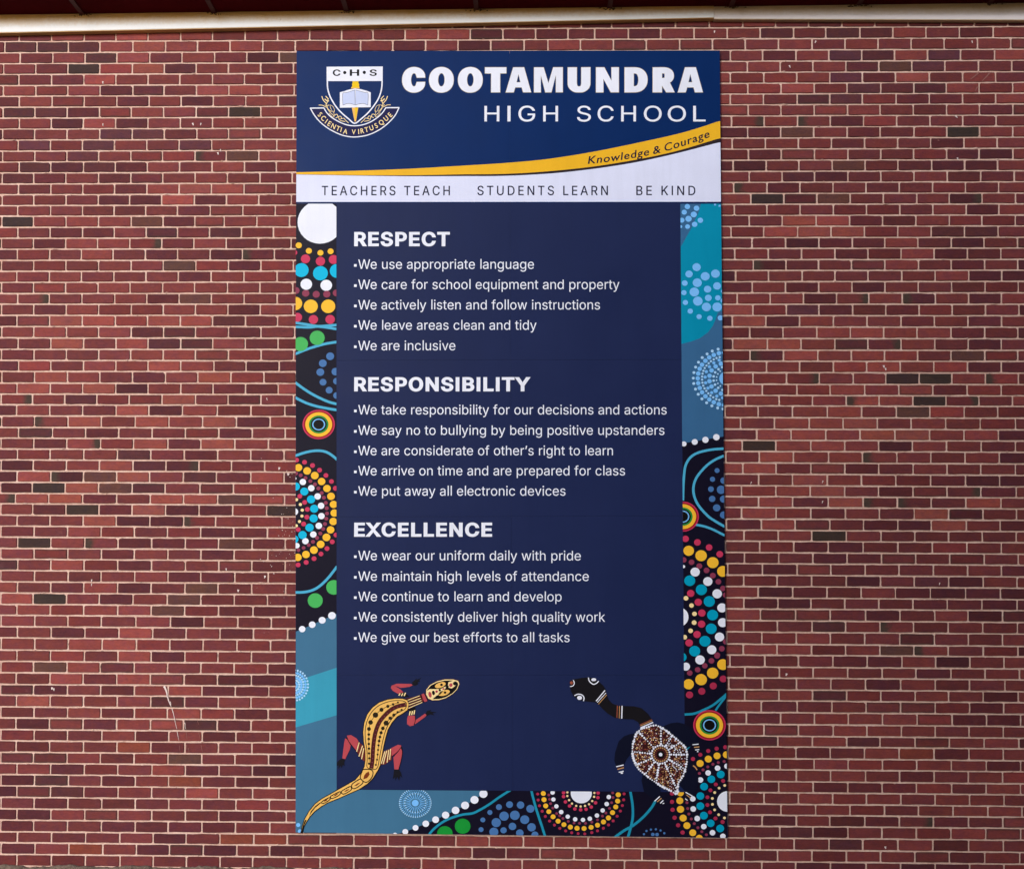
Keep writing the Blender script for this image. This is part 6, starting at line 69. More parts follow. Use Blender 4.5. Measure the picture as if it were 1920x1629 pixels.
HUMANIST = {"&":[625,[[495,339,481,311,463,282,443,253,422,229,326,339,383,384,422,428,444,473,451,521,439,579,405,626,353,658,287,669,215,658,160,626,124,577,112,512,118,469,136,427,160,388,189,354,124,311,73,264,40,211,28,153,42,89,79,38,134,4,200,-9,248,-4,299,13,355,45,416,93,494,0,620,0,482,160,518,204,550,250,575,296,593,339],[356,161,320,129,284,103,247,87,210,81,179,87,153,102,134,125,126,153,134,190,157,223,194,255,245,289],[208,521,214,547,229,567,253,581,282,586,313,581,338,566,354,544,360,516,356,490,343,465,316,437,271,405,249,429,229,458,214,489]]],"A":[667,[[362,686,293,686,0,0,100,0,186,201,476,201,567,0,667,0],[326,536,436,289,224,289]]],"C":[708,[[656,635,590,660,530,678,475,688,422,691,272,664,154,589,76,475,48,331,70,218,136,107,251,24,416,-9,490,-5,555,8,611,27,663,51,663,158,604,125,544,101,484,86,425,81,313,100,226,153,169,235,149,340,170,444,227,527,313,581,421,601,479,597,537,584,595,562,656,530]]],"E":[500,[[462,682,75,682,75,0,471,0,471,88,173,88,173,300,452,300,452,388,173,388,173,594,462,594]]],"I":[250,[[174,682,76,682,76,0,174,0]]],"K":[656,[[285,359,582,682,460,682,173,370,173,682,75,682,75,0,173,0,173,337,520,0,655,0]]],"N":[781,[[706,682,614,682,614,154,152,682,74,682,74,0,166,0,166,525,622,0,706,0]]],"Q":[823,[[496,0,610,43,700,120,759,221,780,339,753,478,677,590,563,664,421,691,269,665,150,593,73,483,45,341,66,221,125,119,215,43,331,0,405,-50,485,-92,571,-123,666,-139,754,-52,751,-49,700,-57,643,-51,577,-33,496,-1,496,1],[417,601,522,581,605,525,659,442,679,338,660,239,606,157,524,102,419,81,300,102,214,159,163,241,146,340,160,424,205,509,289,575]]],"R":[604,[[77,682,77,0,175,0,175,296,216,296,253,291,292,271,338,223,397,140,487,0,604,0,574,42,551,74,531,103,511,135,474,195,439,246,402,289,359,324,408,351,443,389,465,436,473,491,457,571,413,631,342,669,249,682],[175,598,238,598,299,591,340,570,364,538,372,495,366,454,345,418,303,393,238,384,175,384]]],"S":[458,[[399,643,362,664,324,679,286,688,247,691,162,678,97,642,55,584,40,509,86,396,188,320,289,252,335,165,328,136,308,108,273,87,224,79,175,85,128,104,84,136,44,178,44,54,87,26,133,6,182,-5,235,-9,311,5,372,43,412,102,426,176,380,303,279,381,177,443,131,522,139,555,161,581,196,597,239,603,275,600,315,588,356,566,399,532]]],"T":[604,[[587,682,17,682,17,594,253,594,253,0,351,0,351,594,587,594]]],"U":[708,[[648,682,550,682,550,285,548,240,542,200,528,165,507,136,479,114,443,97,399,85,347,81,305,85,266,95,231,113,200,139,181,163,168,192,161,229,159,279,159,682,61,682,61,258,85,138,149,55,240,7,345,-9,478,11,573,67,629,154,648,268]]],"V":[604,[[604,682,507,682,303,203,98,682,0,682,295,-6,315,-6]]],"a":[427,[[411,80,396,70,383,62,372,58,364,56,357,57,351,61,348,68,347,79,347,310,334,376,300,422,248,449,184,458,138,454,98,443,64,424,35,397,35,300,68,333,104,356,140,370,177,374,212,370,238,356,253,331,258,295,258,271,179,243,125,222,76,196,40,157,26,101,34,59,56,24,91,0,136,-9,167,-6,197,2,227,17,257,37,266,16,279,2,299,-6,325,-9,344,-7,363,-2,384,9,411,26],[258,91,240,76,221,64,201,57,180,54,154,59,134,72,121,92,116,117,128,152,159,180,204,202,258,222]]],"d":[510,[[451,682,362,682,362,440,336,448,313,454,290,457,268,458,178,441,107,395,61,325,44,235,59,138,103,64,171,16,262,0,451,0],[362,75,272,75,207,86,165,117,142,164,135,222,145,286,175,335,220,367,279,378,300,377,321,374,341,369,362,361]]],"e":[479,[[438,130,399,107,360,90,321,80,281,76,223,85,179,110,147,152,130,211,446,211,432,320,393,397,332,443,251,458,166,442,100,395,56,323,41,230,55,140,98,64,166,11,259,-9,311,-6,357,4,398,21,438,44],[132,270,146,317,171,352,207,374,253,381,296,373,328,351,349,316,358,270]]],"g":[427,[[421,449,236,449,154,438,93,407,54,359,40,294,41,270,46,248,53,228,64,210,78,193,95,178,116,164,139,153,139,151,110,141,87,126,73,108,68,87,71,72,79,58,93,44,113,30,62,12,27,-14,7,-49,0,-94,15,-149,58,-192,124,-220,207,-230,296,-220,363,-192,405,-147,419,-87,412,-46,390,-10,350,18,289,38,230,51,187,64,161,79,152,96,172,123,221,134,280,148,334,181,349,200,363,226,372,254,376,282,374,308,366,332,351,355,329,380,421,380],[296,293,290,259,272,233,245,215,210,209,173,215,145,232,126,258,120,291,127,322,146,348,174,366,209,372,242,366,270,349,289,323],[333,-94,325,-121,300,-142,261,-155,209,-159,155,-155,116,-141,92,-120,84,-90,91,-62,113,-41,145,-27,186,-22,232,-25,280,-37,318,-59]]],"l":[219,[[154,682,65,682,65,0,154,0]]],"n":[500,[[150,449,61,449,61,0,150,0,150,322,180,352,207,372,234,383,262,387,299,379,326,357,344,323,350,278,350,0,439,0,439,277,427,357,394,414,346,447,286,458,249,453,213,440,180,419,152,390,150,390]]],"o":[552,[[273,458,179,440,104,392,54,319,36,229,54,134,103,58,178,9,273,-9,372,8,449,57,498,132,516,229,498,321,447,393,370,441],[272,378,333,367,382,336,414,288,425,228,414,163,384,113,336,82,272,71,213,82,167,114,138,164,127,229,138,289,168,336,214,367]]],"r":[396,[[69,449,69,0,158,0,158,235,166,289,190,333,224,362,267,373,285,370,306,361,329,347,350,329,397,406,370,429,343,445,317,455,290,458,258,452,226,432,193,397,160,346,158,346,158,449]]],"u":[500,[[437,0,437,449,348,449,348,128,325,101,299,81,271,69,241,65,201,72,172,91,155,122,149,164,149,449,60,449,60,170,71,94,103,38,152,3,215,-9,249,-4,284,9,318,30,348,57,348,0]]],"w":[719,[[393,449,327,449,213,177,95,449,0,449,200,-9,228,-9,360,305,493,-9,521,-9,719,449,624,449,507,177]]]}
SHELL = [[948.1,1099.9],[984.6,1108.2],[1041.4,1123],[1094.2,1103.1],[1155,1058.8],[1211.7,1010.6],[1252.3,970.3],[1268.4,921.9],[1261.9,832.9],[1235.9,760],[1205.1,711.3],[1201.8,642.6],[1187.2,642.5],[1138.6,670.5],[1073.8,702.4],[992.7,758.5],[927.8,814.7],[895.4,871.2],[883.2,952.1],[903.4,1049.4]]
SHELLC = [1082,916.8]

FACE = -0.032          # y of the sign's front face
STEP = 0.00035         # thickness of one printed film

# ------------------------------------------------------------------ helpers
def lin(c):
    return tuple(((v/255)/12.92 if v/255 <= 0.04045 else ((v/255+0.055)/1.055)**2.4) for v in c)

def link(o, parent=None):
    COL.objects.link(o)
    if parent is not None: o.parent = parent
    return o

def empty(name, loc, label, cat):
    o = bpy.data.objects.new(name, None); COL.objects.link(o); o.location = loc
    o.empty_display_size = 0.2
    o['label'] = label; o['category'] = cat
    return o

def mesh_obj(name, verts, faces, mats, parent=None, midx=None, smooth=False):
    me = bpy.data.meshes.new(name); me.from_pydata(verts, [], faces)
    for m in mats: me.materials.append(m)
    if midx: me.polygons.foreach_set('material_index', midx)
    me.update()
    return link(bpy.data.objects.new(name, me), parent)

def box(v, f, x0, x1, y0, y1, z0, z1):
    b = len(v)
    v += [(x0,y0,z0),(x1,y0,z0),(x1,y1,z0),(x0,y1,z0),(x0,y0,z1),(x1,y0,z1),(x1,y1,z1),(x0,y1,z1)]
    f += [(b,b+3,b+2,b+1),(b+4,b+5,b+6,b+7),(b,b+1,b+5,b+4),(b+1,b+2,b+6,b+5),(b+2,b+3,b+7,b+6),(b+3,b,b+4,b+7)]

def new_mat(name, rough=0.6, spec=0.3):
    m = bpy.data.materials.new(name); m.use_nodes = True
    b = m.node_tree.nodes['Principled BSDF']
    b.inputs['Roughness'].default_value = rough
    b.inputs['Specular IOR Level'].default_value = spec
    return m, m.node_tree, b

def N(nt, kind, **kw):
    n = nt.nodes.new(kind)
    for k, v in kw.items():
        if k in n.inputs: n.inputs[k].default_value = v
        else: setattr(n, k, v)
    return n

def math_node(nt, op, a, b=None, c=None, clamp=False):
    n = nt.nodes.new('ShaderNodeMath'); n.operation = op; n.use_clamp = clamp
    for i, x in enumerate((a, b, c)):
        if x is None: continue
        if isinstance(x, (int, float)): n.inputs[i].default_value = x
        else: nt.links.new(x, n.inputs[i])
    return n.outputs[0]

def mix_col(nt, fac, a, b, mode='MIX'):
    n = nt.nodes.new('ShaderNodeMix'); n.data_type = 'RGBA'; n.blend_type = mode
    for idx, x in ((0, fac), (6, a), (7, b)):
        if isinstance(x, (int, float)): n.inputs[idx].default_value = x
        elif isinstance(x, tuple): n.inputs[idx].default_value = x if len(x) == 4 else (*x, 1)
        else: nt.links.new(x, n.inputs[idx])
    return n.outputs[2]

def ramp(nt, fac, stops):
    r = nt.nodes.new('ShaderNodeValToRGB'); nt.links.new(fac, r.inputs[0])
    el = r.color_ramp.elements
    while len(el) < len(stops): el.new(0.5)
    for e, (p, c) in zip(el, stops):
        e.position = p; e.color = (*c, 1) if len(c) == 3 else c
    return r.outputs[0]

def pos_noise(nt, scale, detail=3, rough=0.6, vec=None):
    g = nt.nodes.new('ShaderNodeNewGeometry')
    n = N(nt, 'ShaderNodeTexNoise', Scale=scale, Detail=detail, Roughness=rough)
    nt.links.new(vec or g.outputs['Position'], n.inputs['Vector'])
    return n.outputs['Fac']

# ------------------------------------------------------------------ materials
INKS = dict(white=(236,238,250), yellow=(250,190,52), gold=(238,196,24), hide=(240,188,100), cream=(250,222,160), crimson=(202,56,92),
    crimson2=(172,46,78), dull=(142,58,84), dullpink=(120,62,78), cyan=(0,182,222), cyan2=(0,158,192), steel=(72,116,172), pale=(122,190,250), pale2=(172,214,248),
    green=(72,180,92), dgreen=(24,146,54), line=(76,172,208), line2=(30,142,172), steelblue=(64,112,144), steelblue2=(56,102,144),
    teal1=(58,154,182), teal2=(0,140,174), ink=(16,14,16), ink2=(42,34,20), artblack=(18,15,34), navy=(29,39,78), header=(0,38,92),
    navyink=(22,20,52), limb=(186,74,82), claw=(22,22,30), brown=(110,44,40), neck=(78,28,30), umber=(124,56,26), flipper=(15,18,38), turtle=(24,22,26),
    shell=(56,20,22), tan=(196,146,96), tan2=(158,82,62), page=(200,210,242), greyline=(132,134,150), ribbon=(24,24,74), rim=(178,166,140), darkred=(160,24,40),
    ringgreen=(42,138,62), ringblue=(120,186,240), banner=(224,227,250), swoosh=(240,182,38), darkline=(44,36,42))
INKM = {}
def ink(name):
    if name in INKM: return INKM[name]
    m, nt, b = new_mat('print_' + name, 0.6, 0.075)
    c = lin(INKS[name])
    f = pos_noise(nt, 420, 2, 0.7)
    g = pos_noise(nt, 2.2, 4, 0.6)
    geo = nt.nodes.new('ShaderNodeNewGeometry'); mp = N(nt, 'ShaderNodeMapping'); mp.inputs['Scale'].default_value = (7.0, 1.0, 0.7)
    nt.links.new(geo.outputs['Position'], mp.inputs['Vector'])
    streak = pos_noise(nt, 1.6, 5, 0.65, mp.outputs[0])          # rain streaks and dust
    v = math_node(nt, 'ADD', math_node(nt, 'MULTIPLY', f, 0.22), math_node(nt, 'ADD', math_node(nt, 'MULTIPLY', g, 0.22), math_node(nt, 'MULTIPLY', streak, 0.16)))
    v = math_node(nt, 'ADD', v, 0.70)
    vm = N(nt, 'ShaderNodeVectorMath', operation='SCALE'); vm.inputs[0].default_value = c
    nt.links.new(v, vm.inputs['Scale']); nt.links.new(vm.outputs[0], b.inputs['Base Color'])
    h = pos_noise(nt, 900, 2, 0.6)
    bp = N(nt, 'ShaderNodeBump', Strength=0.12, Distance=0.0006); nt.links.new(h, bp.inputs['Height'])
    w = pos_noise(nt, 1.7, 2, 0.5)
    bp2 = N(nt, 'ShaderNodeBump', Strength=0.25, Distance=0.02); nt.links.new(w, bp2.inputs['Height'])
    nt.links.new(bp.outputs[0], bp2.inputs['Normal']); nt.links.new(bp2.outputs[0], b.inputs['Normal'])
    rr = math_node(nt, 'ADD', math_node(nt, 'MULTIPLY', g, 0.25), 0.34); nt.links.new(rr, b.inputs['Roughness'])
    INKM[name] = m
    return m

def brick_material(name, per_object):
    m, nt, b = new_mat(name, 0.85, 0.25)
    if per_object:
        s = nt.nodes.new('ShaderNodeObjectInfo'); tone, code = s.outputs['Color'], s.outputs['Alpha']
        rnd = s.outputs['Random']
    else:
        s = nt.nodes.new('ShaderNodeVertexColor'); s.layer_name = 'tone'; tone, code = s.outputs['Color'], s.outputs['Alpha']
        sp = nt.nodes.new('ShaderNodeSeparateColor'); nt.links.new(tone, sp.inputs[0]); rnd = math_node(nt, 'FRACT', math_node(nt, 'MULTIPLY', sp.outputs[0], 997.0))
    uv = nt.nodes.new('ShaderNodeUVMap'); uv.uv_map = 'face'
    sx = nt.nodes.new('ShaderNodeSeparateXYZ'); nt.links.new(uv.outputs[0], sx.inputs[0])
    u, v = sx.outputs[0], sx.outputs[1]
    wob = math_node(nt, 'MULTIPLY', math_node(nt, 'SUBTRACT', pos_noise(nt, 25, 3), 0.5), 0.35)
    def near(c):     # 1 when code is close to c
        return math_node(nt, 'LESS_THAN', math_node(nt, 'ABSOLUTE', math_node(nt, 'SUBTRACT', code, c)), 0.08)
    left = math_node(nt, 'MULTIPLY', near(0.2), math_node(nt, 'SMOOTH_MIN', 1.0, math_node(nt, 'MULTIPLY', math_node(nt, 'SUBTRACT', 0.34, math_node(nt, 'ADD', u, wob)), 5.0, clamp=True), 0.1))
    right = math_node(nt, 'MULTIPLY', near(0.4), math_node(nt, 'MULTIPLY', math_node(nt, 'SUBTRACT', math_node(nt, 'ADD', u, wob), 0.68), 5.0, clamp=True))
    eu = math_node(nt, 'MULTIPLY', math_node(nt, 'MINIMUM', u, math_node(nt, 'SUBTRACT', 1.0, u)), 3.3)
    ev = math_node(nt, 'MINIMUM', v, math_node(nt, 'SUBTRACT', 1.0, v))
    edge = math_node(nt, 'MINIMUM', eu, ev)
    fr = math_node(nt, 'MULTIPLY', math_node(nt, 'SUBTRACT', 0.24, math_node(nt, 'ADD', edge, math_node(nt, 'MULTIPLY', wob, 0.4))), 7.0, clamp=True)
    frame = math_node(nt, 'MULTIPLY', math_node(nt, 'MULTIPLY', near(0.6), fr), 0.42)
    burn = math_node(nt, 'MAXIMUM', math_node(nt, 'MAXIMUM', left, right), frame)
    tone2 = mix_col(nt, 1.0, tone, lin((226, 236, 290)), 'MULTIPLY')
    pur = ramp(nt, pos_noise(nt, 16, 4, 0.7), [(0.42, (0, 0, 0)), (0.62, (1, 1, 1))])
    c = mix_col(nt, math_node(nt, 'MULTIPLY', pur, 0.55), tone, tone2)
    c = mix_col(nt, burn, c, lin((70, 54, 46)))
    # every brick: clay mottling, drag marks and pin-holes
    g = nt.nodes.new('ShaderNodeNewGeometry')
    mp = N(nt, 'ShaderNodeMapping'); mp.inputs['Scale'].default_value = (0.45, 1, 1.6); nt.links.new(g.outputs['Position'], mp.inputs['Vector'])
    ad = N(nt, 'ShaderNodeVectorMath', operation='ADD'); nt.links.new(mp.outputs[0], ad.inputs[0])
    cb = nt.nodes.new('ShaderNodeCombineXYZ'); nt.links.new(math_node(nt, 'MULTIPLY', rnd, 37.0), cb.inputs[0]); nt.links.new(math_node(nt, 'MULTIPLY', rnd, 11.0), cb.inputs[2]); nt.links.new(cb.outputs[0], ad.inputs[1])
    n1 = pos_noise(nt, 9, 4, 0.65, ad.outputs[0]); n2 = pos_noise(nt, 95, 4, 0.7, ad.outputs[0]); n3 = pos_noise(nt, 320, 2, 0.6)
    f = math_node(nt, 'ADD', math_node(nt, 'MULTIPLY', n1, 0.7), math_node(nt, 'ADD', math_node(nt, 'MULTIPLY', n2, 0.9), math_node(nt, 'MULTIPLY', n3, 0.5)))
    f = math_node(nt, 'ADD', f, -0.05)
    edge_shade = math_node(nt, 'ADD', math_node(nt, 'MULTIPLY', math_node(nt, 'MULTIPLY', edge, 8.0, clamp=True), 0.30), 0.72)  # recess shade painted into the colour along the brick edges
    f = math_node(nt, 'MULTIPLY', f, edge_shade)
    vm = N(nt, 'ShaderNodeVectorMath', operation='SCALE'); nt.links.new(c, vm.inputs[0]); nt.links.new(f, vm.inputs['Scale'])
    # lime dust caught on the face here and there
    dust = ramp(nt, pos_noise(nt, 14, 5, 0.75), [(0.60, (0, 0, 0)), (0.80, (1, 1, 1))])
    dcol = mix_col(nt, math_node(nt, 'MULTIPLY', dust, 0.09), vm.outputs[0], lin((196, 150, 136)))
    nt.links.new(dcol, b.inputs['Base Color'])
    hgt = math_node(nt, 'ADD', math_node(nt, 'MULTIPLY', n2, 0.6), math_node(nt, 'MULTIPLY', n3, 0.5))
    bp = N(nt, 'ShaderNodeBump', Strength=0.55, Distance=0.002); nt.links.new(hgt, bp.inputs['Height']); nt.links.new(bp.outputs[0], b.inputs['Normal'])
    return m

def rough_material(name, a, bcol, scale=30, bump=0.6, dist=0.003, rough=0.9, spec=0.2):
    m, nt, b = new_mat(name, rough, spec)
    n1 = pos_noise(nt, scale, 5, 0.65); n2 = pos_noise(nt, scale*0.08, 3, 0.6); n3 = pos_noise(nt, scale*8, 2)
    f = math_node(nt, 'ADD', math_node(nt, 'MULTIPLY', n1, 0.5), math_node(nt, 'ADD', math_node(nt, 'MULTIPLY', n2, 0.35), math_node(nt, 'MULTIPLY', n3, 0.25)))
    nt.links.new(ramp(nt, f, [(0.35, lin(a)), (0.75, lin(bcol))]), b.inputs['Base Color'])
    bp = N(nt, 'ShaderNodeBump', Strength=bump, Distance=dist); nt.links.new(f, bp.inputs['Height']); nt.links.new(bp.outputs[0], b.inputs['Normal'])
    return m

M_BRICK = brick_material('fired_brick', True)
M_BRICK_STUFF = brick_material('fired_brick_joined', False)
M_MORTAR = rough_material('lime_mortar', (186,138,119), (242,211,195), 40, 0.7, 0.004)
M_SPLASH = rough_material('lime_splash', (214,190,182), (244,228,222), 60, 0.3, 0.001)
M_FAINT = rough_material('faint_scuff', (138,88,82), (158,108,100), 60, 0.2, 0.001)
M_FOOT = rough_material('footing_concrete', (64,54,48), (150,130,112), 26, 1.0, 0.02)
M_PATH = rough_material('path_concrete', (98,94,88), (140,134,124), 6, 0.5, 0.004)
M_SOFFIT = rough_material('maroon_soffit_paint', (70,2,8), (88,6,14), 4, 0.15, 0.002, 0.8, 0.05)
M_BATTEN = rough_material('maroon_batten_paint', (66,22,22), (84,30,28), 20, 0.3, 0.002, 0.6, 0.3)
M_EAVE = rough_material('eave_timber', (190,178,150), (214,204,180), 10, 0.2, 0.002, 0.6, 0.3)
M_ROOF = rough_material('roof_sheet', (104,34,30), (128,46,38), 8, 0.2, 0.002, 0.6, 0.3)
M_EDGE = new_mat('composite_edge', 0.5, 0.4)[0]; M_EDGE.node_tree.nodes['Principled BSDF'].inputs['Base Color'].default_value = (*lin((34, 36, 56)), 1)

def trim_material(name, top, mid, z0, z1, stain):
    m, nt, b = new_mat(name, 0.5, 0.4)
    g = nt.nodes.new('ShaderNodeTexCoord'); s = nt.nodes.new('ShaderNodeSeparateXYZ'); nt.links.new(g.outputs['Generated'], s.inputs[0])
    uv = nt.nodes.new('ShaderNodeUVMap'); uv.uv_map = 'face'; s2 = nt.nodes.new('ShaderNodeSeparateXYZ'); nt.links.new(uv.outputs[0], s2.inputs[0])
    n1 = pos_noise(nt, 7, 5, 0.7); n2 = pos_noise(nt, 60, 4, 0.7)
    d = math_node(nt, 'ADD', s2.outputs[1], math_node(nt, 'MULTIPLY', math_node(nt, 'SUBTRACT', n1, 0.5), 0.35))
    d = math_node(nt, 'ADD', d, math_node(nt, 'MULTIPLY', math_node(nt, 'SUBTRACT', n2, 0.5), 0.25))
    c = ramp(nt, d, [(0.28, lin(mid)), (0.82, lin(top))])
    sp = ramp(nt, pos_noise(nt, 22, 4, 0.8), [(0.68, (0, 0, 0)), (0.74, (1, 1, 1))])
    c = mix_col(nt, math_node(nt, 'MULTIPLY', sp, stain), c, lin((130, 112, 84)))
    nt.links.new(c, b.inputs['Base Color'])
    bp = N(nt, 'ShaderNodeBump', Strength=0.3, Distance=0.003); nt.links.new(n2, bp.inputs['Height']); nt.links.new(bp.outputs[0], b.inputs['Normal'])
    return m

# ------------------------------------------------------------------ ground
gv, gf = [], []
mesh_obj('ground', [(-60,-60,0.0),(60,-60,0.0),(60,0.3,0.0),(-60,0.3,0.0)], [(0,1,2,3)], [M_PATH])['kind'] = 'structure'

# ------------------------------------------------------------------ unseen block added behind the camera to shade the right of the wall
blk = empty('added_shade_block', (8.0, -21.0, 0), 'unseen three storey brick block, added opposite the sign to shade the right of the wall', 'added shade block')
M_BLOCK = rough_material('far_brick', (110,56,50), (140,74,64), 3, 0.3, 0.004)
M_GLASS = new_mat('window_glass', 0.08, 0.5)[0]; M_GLASS.node_tree.nodes['Principled BSDF'].inputs['Base Color'].default_value = (0.03, 0.04, 0.05, 1)
BX0, BX1, BY0, BY1, BH = -5.6, 24.0, -26.0, -16.0, 12.8
v, f = [], []; box(v, f, BX0, BX1, BY0, BY1, 0, BH)
blk_parts = [mesh_obj('wall', v, f, [M_BLOCK])]
v, f = [], []; box(v, f, BX0-0.5, BX1+0.5, BY0-0.5, BY1+0.5, BH+0.002, BH+0.35)
blk_parts.append(mesh_obj('roof', v, f, [M_ROOF]))
for j in range(3):
    for i in range(9):
        x = BX0+1.2+i*3.3; z = 1.3+j*4.0
        v, f = [], []; box(v, f, x, x+2.2, BY1+0.003, BY1+0.06, z, z+2.2)
        blk_parts.append(mesh_obj('window_frame', v, f, [M_EAVE]))
        for s_ in range(2):
            v, f = [], []; box(v, f, x+0.08+s_*1.07, x+1.05+s_*1.07, BY1+0.0605, BY1+0.07, z+0.08, z+2.12)
            blk_parts.append(mesh_obj('window_pane', v, f, [M_GLASS]))
for o in blk_parts: o.parent = blk; o.matrix_parent_inverse = Matrix.Translation((-8.0, 21.0, 0))

# ------------------------------------------------------------------ the brick wall
wall = empty('brick_wall', (0, 0, 0), 'long red brick wall in stretcher bond with pale mortar, carrying the tall school sign', 'wall')
NX, NZ = 90, 60
mv, mf = [], []
rg = random.Random(3)
for j in range(NZ+1):
    for i in range(NX+1):
        mv.append((-9.6+19.2*i/NX, rg.uniform(-0.0008, 0.0008), 0.0+6.6*j/NZ))
for j in range(NZ):
    for i in range(NX):
        a = j*(NX+1)+i
        mf.append((a, a+1, a+NX+2, a+NX+1))
b0 = len(mv)
o = mesh_obj('mortar', mv, mf, [M_MORTAR], wall)
mv, mf = [], []; box(mv, mf, -9.6, 9.6, 0.002, 0.24, 0.0, 6.5)
mesh_obj('wall_core', mv, mf, [M_BLOCK], wall)

VW, VH = 0.226, 0.068       # nominal brick face the outlines are drawn for
def brick_outline(rg):
    pts = []
    cut = [rg.choice((0.0025, 0.0035, 0.0055)) * rg.uniform(0.7, 1.4) for _ in range(4)]
    if rg.random() < 0.22: cut[rg.randrange(4)] = rg.uniform(0.006, 0.012)
    j = lambda s=0.0011: rg.uniform(-s, s)
    W, H = VW/2, VH/2
    pts.append((-W+cut[0], -H+j(0.0004)))
    for t in (-0.45, 0.0, 0.45): pts.append((2*W*t*0.75+j(0.01), -H+j(0.0018)))
    pts.append((W-cut[1], -H+j(0.0004))); pts.append((W+j(0.0006), -H+cut[1]))
    pts.append((W+j(0.0012), j(0.008)))
    pts.append((W+j(0.0006), H-cut[2])); pts.append((W-cut[2], H+j(0.0004)))
    for t in (0.45, 0.0, -0.45): pts.append((2*W*t*0.75+j(0.01), H+j(0.0018)))
    pts.append((-W+cut[3], H+j(0.0004))); pts.append((-W+j(0.0006), H-cut[3]))
    pts.append((-W+j(0.0012), j(0.008)))
    pts.append((-W+j(0.0006), -H+cut[0]))
    return pts

VARIANTS = []
for k in range(24):
    rg = random.Random(100+k); p = brick_outline(rg)
    proud = rg.uniform(-0.0012, 0.0012)
    n = len(p); v = []
    for x, z in p:                                   # front rim
        v.append((x*(1-0.0016/ (VW/2)), -0.0042+proud, z*(1-0.0016/(VH/2))))
    for x, z in p: v.append((x, 0.003, z))           # set back into the mortar
    f = [tuple(range(n))]
    for i in range(n):
        q = (i+1) % n
        f.append((i, n+i, n+q, q))
    VARIANTS.append((v, f))
VMESH = []
for v, f in VARIANTS:
    me = bpy.data.meshes.new('brick')
    me.from_pydata([(x/VW, y, z/VH) for x, y, z in v], [], f)
    me.materials.append(M_BRICK)
    uvl = me.uv_layers.new(name='face')
    for lp in me.loops:
        co = me.vertices[lp.vertex_index].co
        uvl.data[lp.index].uv = (co.x+0.5, co.z+0.5)
    me.update(); VMESH.append(me)

TONE = dict(k=(62,44,38), d=(88,43,44), o=(96,58,49), p=(94,48,52), l=(144,70,60), i=(128,60,44))
CODE = dict(e=0.2, r=0.4)
BASE = [(124,56,52),(130,58,53),(134,61,56),(118,53,52),(126,58,56),(110,47,48),(140,64,58),(128,54,50),(102,45,48)]
from mathutils import noise as mnoise
def PATCH(x, z):        # firing batches: bricks laid from the same pallet share a tone
    return 1.0 + 0.22*mnoise.noise(Vector((x*0.55, z*0.8, 3.1))) + 0.10*mnoise.noise(Vector((x*1.9, z*2.4, 8.0)))
def spread(k0, k1, t): return k0+(k1-k0)*t
bricks = []
rg = random.Random(11)
for r, zs, segs in ROWS:
    za, zb, zc, zd = [z/1000 for z in zs]            # top joint left/right, bottom joint left/right (at x=-3.7/3.7)
    runs = [list(s) for s in segs]
    while runs[0][0] > -9600: runs[0].insert(0, runs[0][0]-240)      # carry the bond on to the ends of the building
    while runs[-1][-1] < 9600: runs[-1].append(runs[-1][-1]+242)
    for seg in runs:
        for a, b in zip(seg, seg[1:]):
            a, b = max(-9.6, a/1000), min(9.6, b/1000)
            cx = (a+b)/2; t = (cx+3.7)/7.4
            zt, zl = spread(za, zb, t), spread(zc, zd, t)
            w = (b-a)-0.0102+rg.uniform(-0.0012, 0.0012); h = (zt-zl)-0.0104+rg.uniform(-0.0008, 0.0008)
            if w < 0.05: continue
            slope = (zb-za+zd-zc)/2/7.4 + rg.gauss(0, 0.0016)
            col = list(rg.choice(BASE)); s = rg.gauss(0.91, 0.055)
            col = [c*s for c in col]; code = 1.0
            pt = PATCH(cx, zt); col = [col[0]*pt, col[1]*(1+(pt-1)*1.2), col[2]*(1+(pt-1)*0.8)]
            u = rg.random()
            if u < 0.07: code = 0.6
            for tp, sx, sz in TONES:
                if a*1000 <= sx < b*1000 and zl*1000 <= sz < zt*1000:
                    if tp in TONE: col = [c*rg.uniform(0.96, 1.04) for c in TONE[tp]]; code = 0.6 if (tp in 'dk' and rg.random() < 0.4) else 1.0
                    else: code = CODE[tp]
            cz = (zt+zl)/2
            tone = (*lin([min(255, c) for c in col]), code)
            dist = (Vector((cx, 0, cz))-CAM_LOC).length
            inview = abs(cx) < 3.62 and 0.1 < cz < 6.15 and not (-1.50 < cx < 1.50 and 0.45 < cz < 5.95)
            bricks.append((cx, cz, w, h, slope, tone, rg.randrange(24), (w*h/dist**2 if inview else 0), rg.uniform(-0.0006, 0.0006)))
order = sorted(range(len(bricks)), key=lambda i: -bricks[i][7])
single = set(order[:299])
sv, sf, suv, scol = [], [], [], []
for i, (cx, cz, w, h, slope, tone, var, _, dy) in enumerate(bricks):
    if i in single:
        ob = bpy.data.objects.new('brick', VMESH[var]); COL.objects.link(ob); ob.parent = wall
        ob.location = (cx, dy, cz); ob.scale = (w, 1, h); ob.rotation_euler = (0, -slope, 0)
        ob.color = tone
    else:
        v, f = VARIANTS[var]; base = len(sv); ca, sa = math.cos(slope), math.sin(slope)
        for x, y, z in v:
            X, Z = x/VW*w, z/VH*h
            sv.append((cx+X*ca-Z*sa, y+dy, cz+X*sa+Z*ca))
        for q in f:
            sf.append(tuple(base+k for k in q))
            for k in q:
                suv += [v[k][0]/VW+0.5, v[k][2]/VH+0.5]; scol += tone
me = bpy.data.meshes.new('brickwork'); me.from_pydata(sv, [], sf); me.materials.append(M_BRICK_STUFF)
me.uv_layers.new(name='face').data.foreach_set('uv', suv)
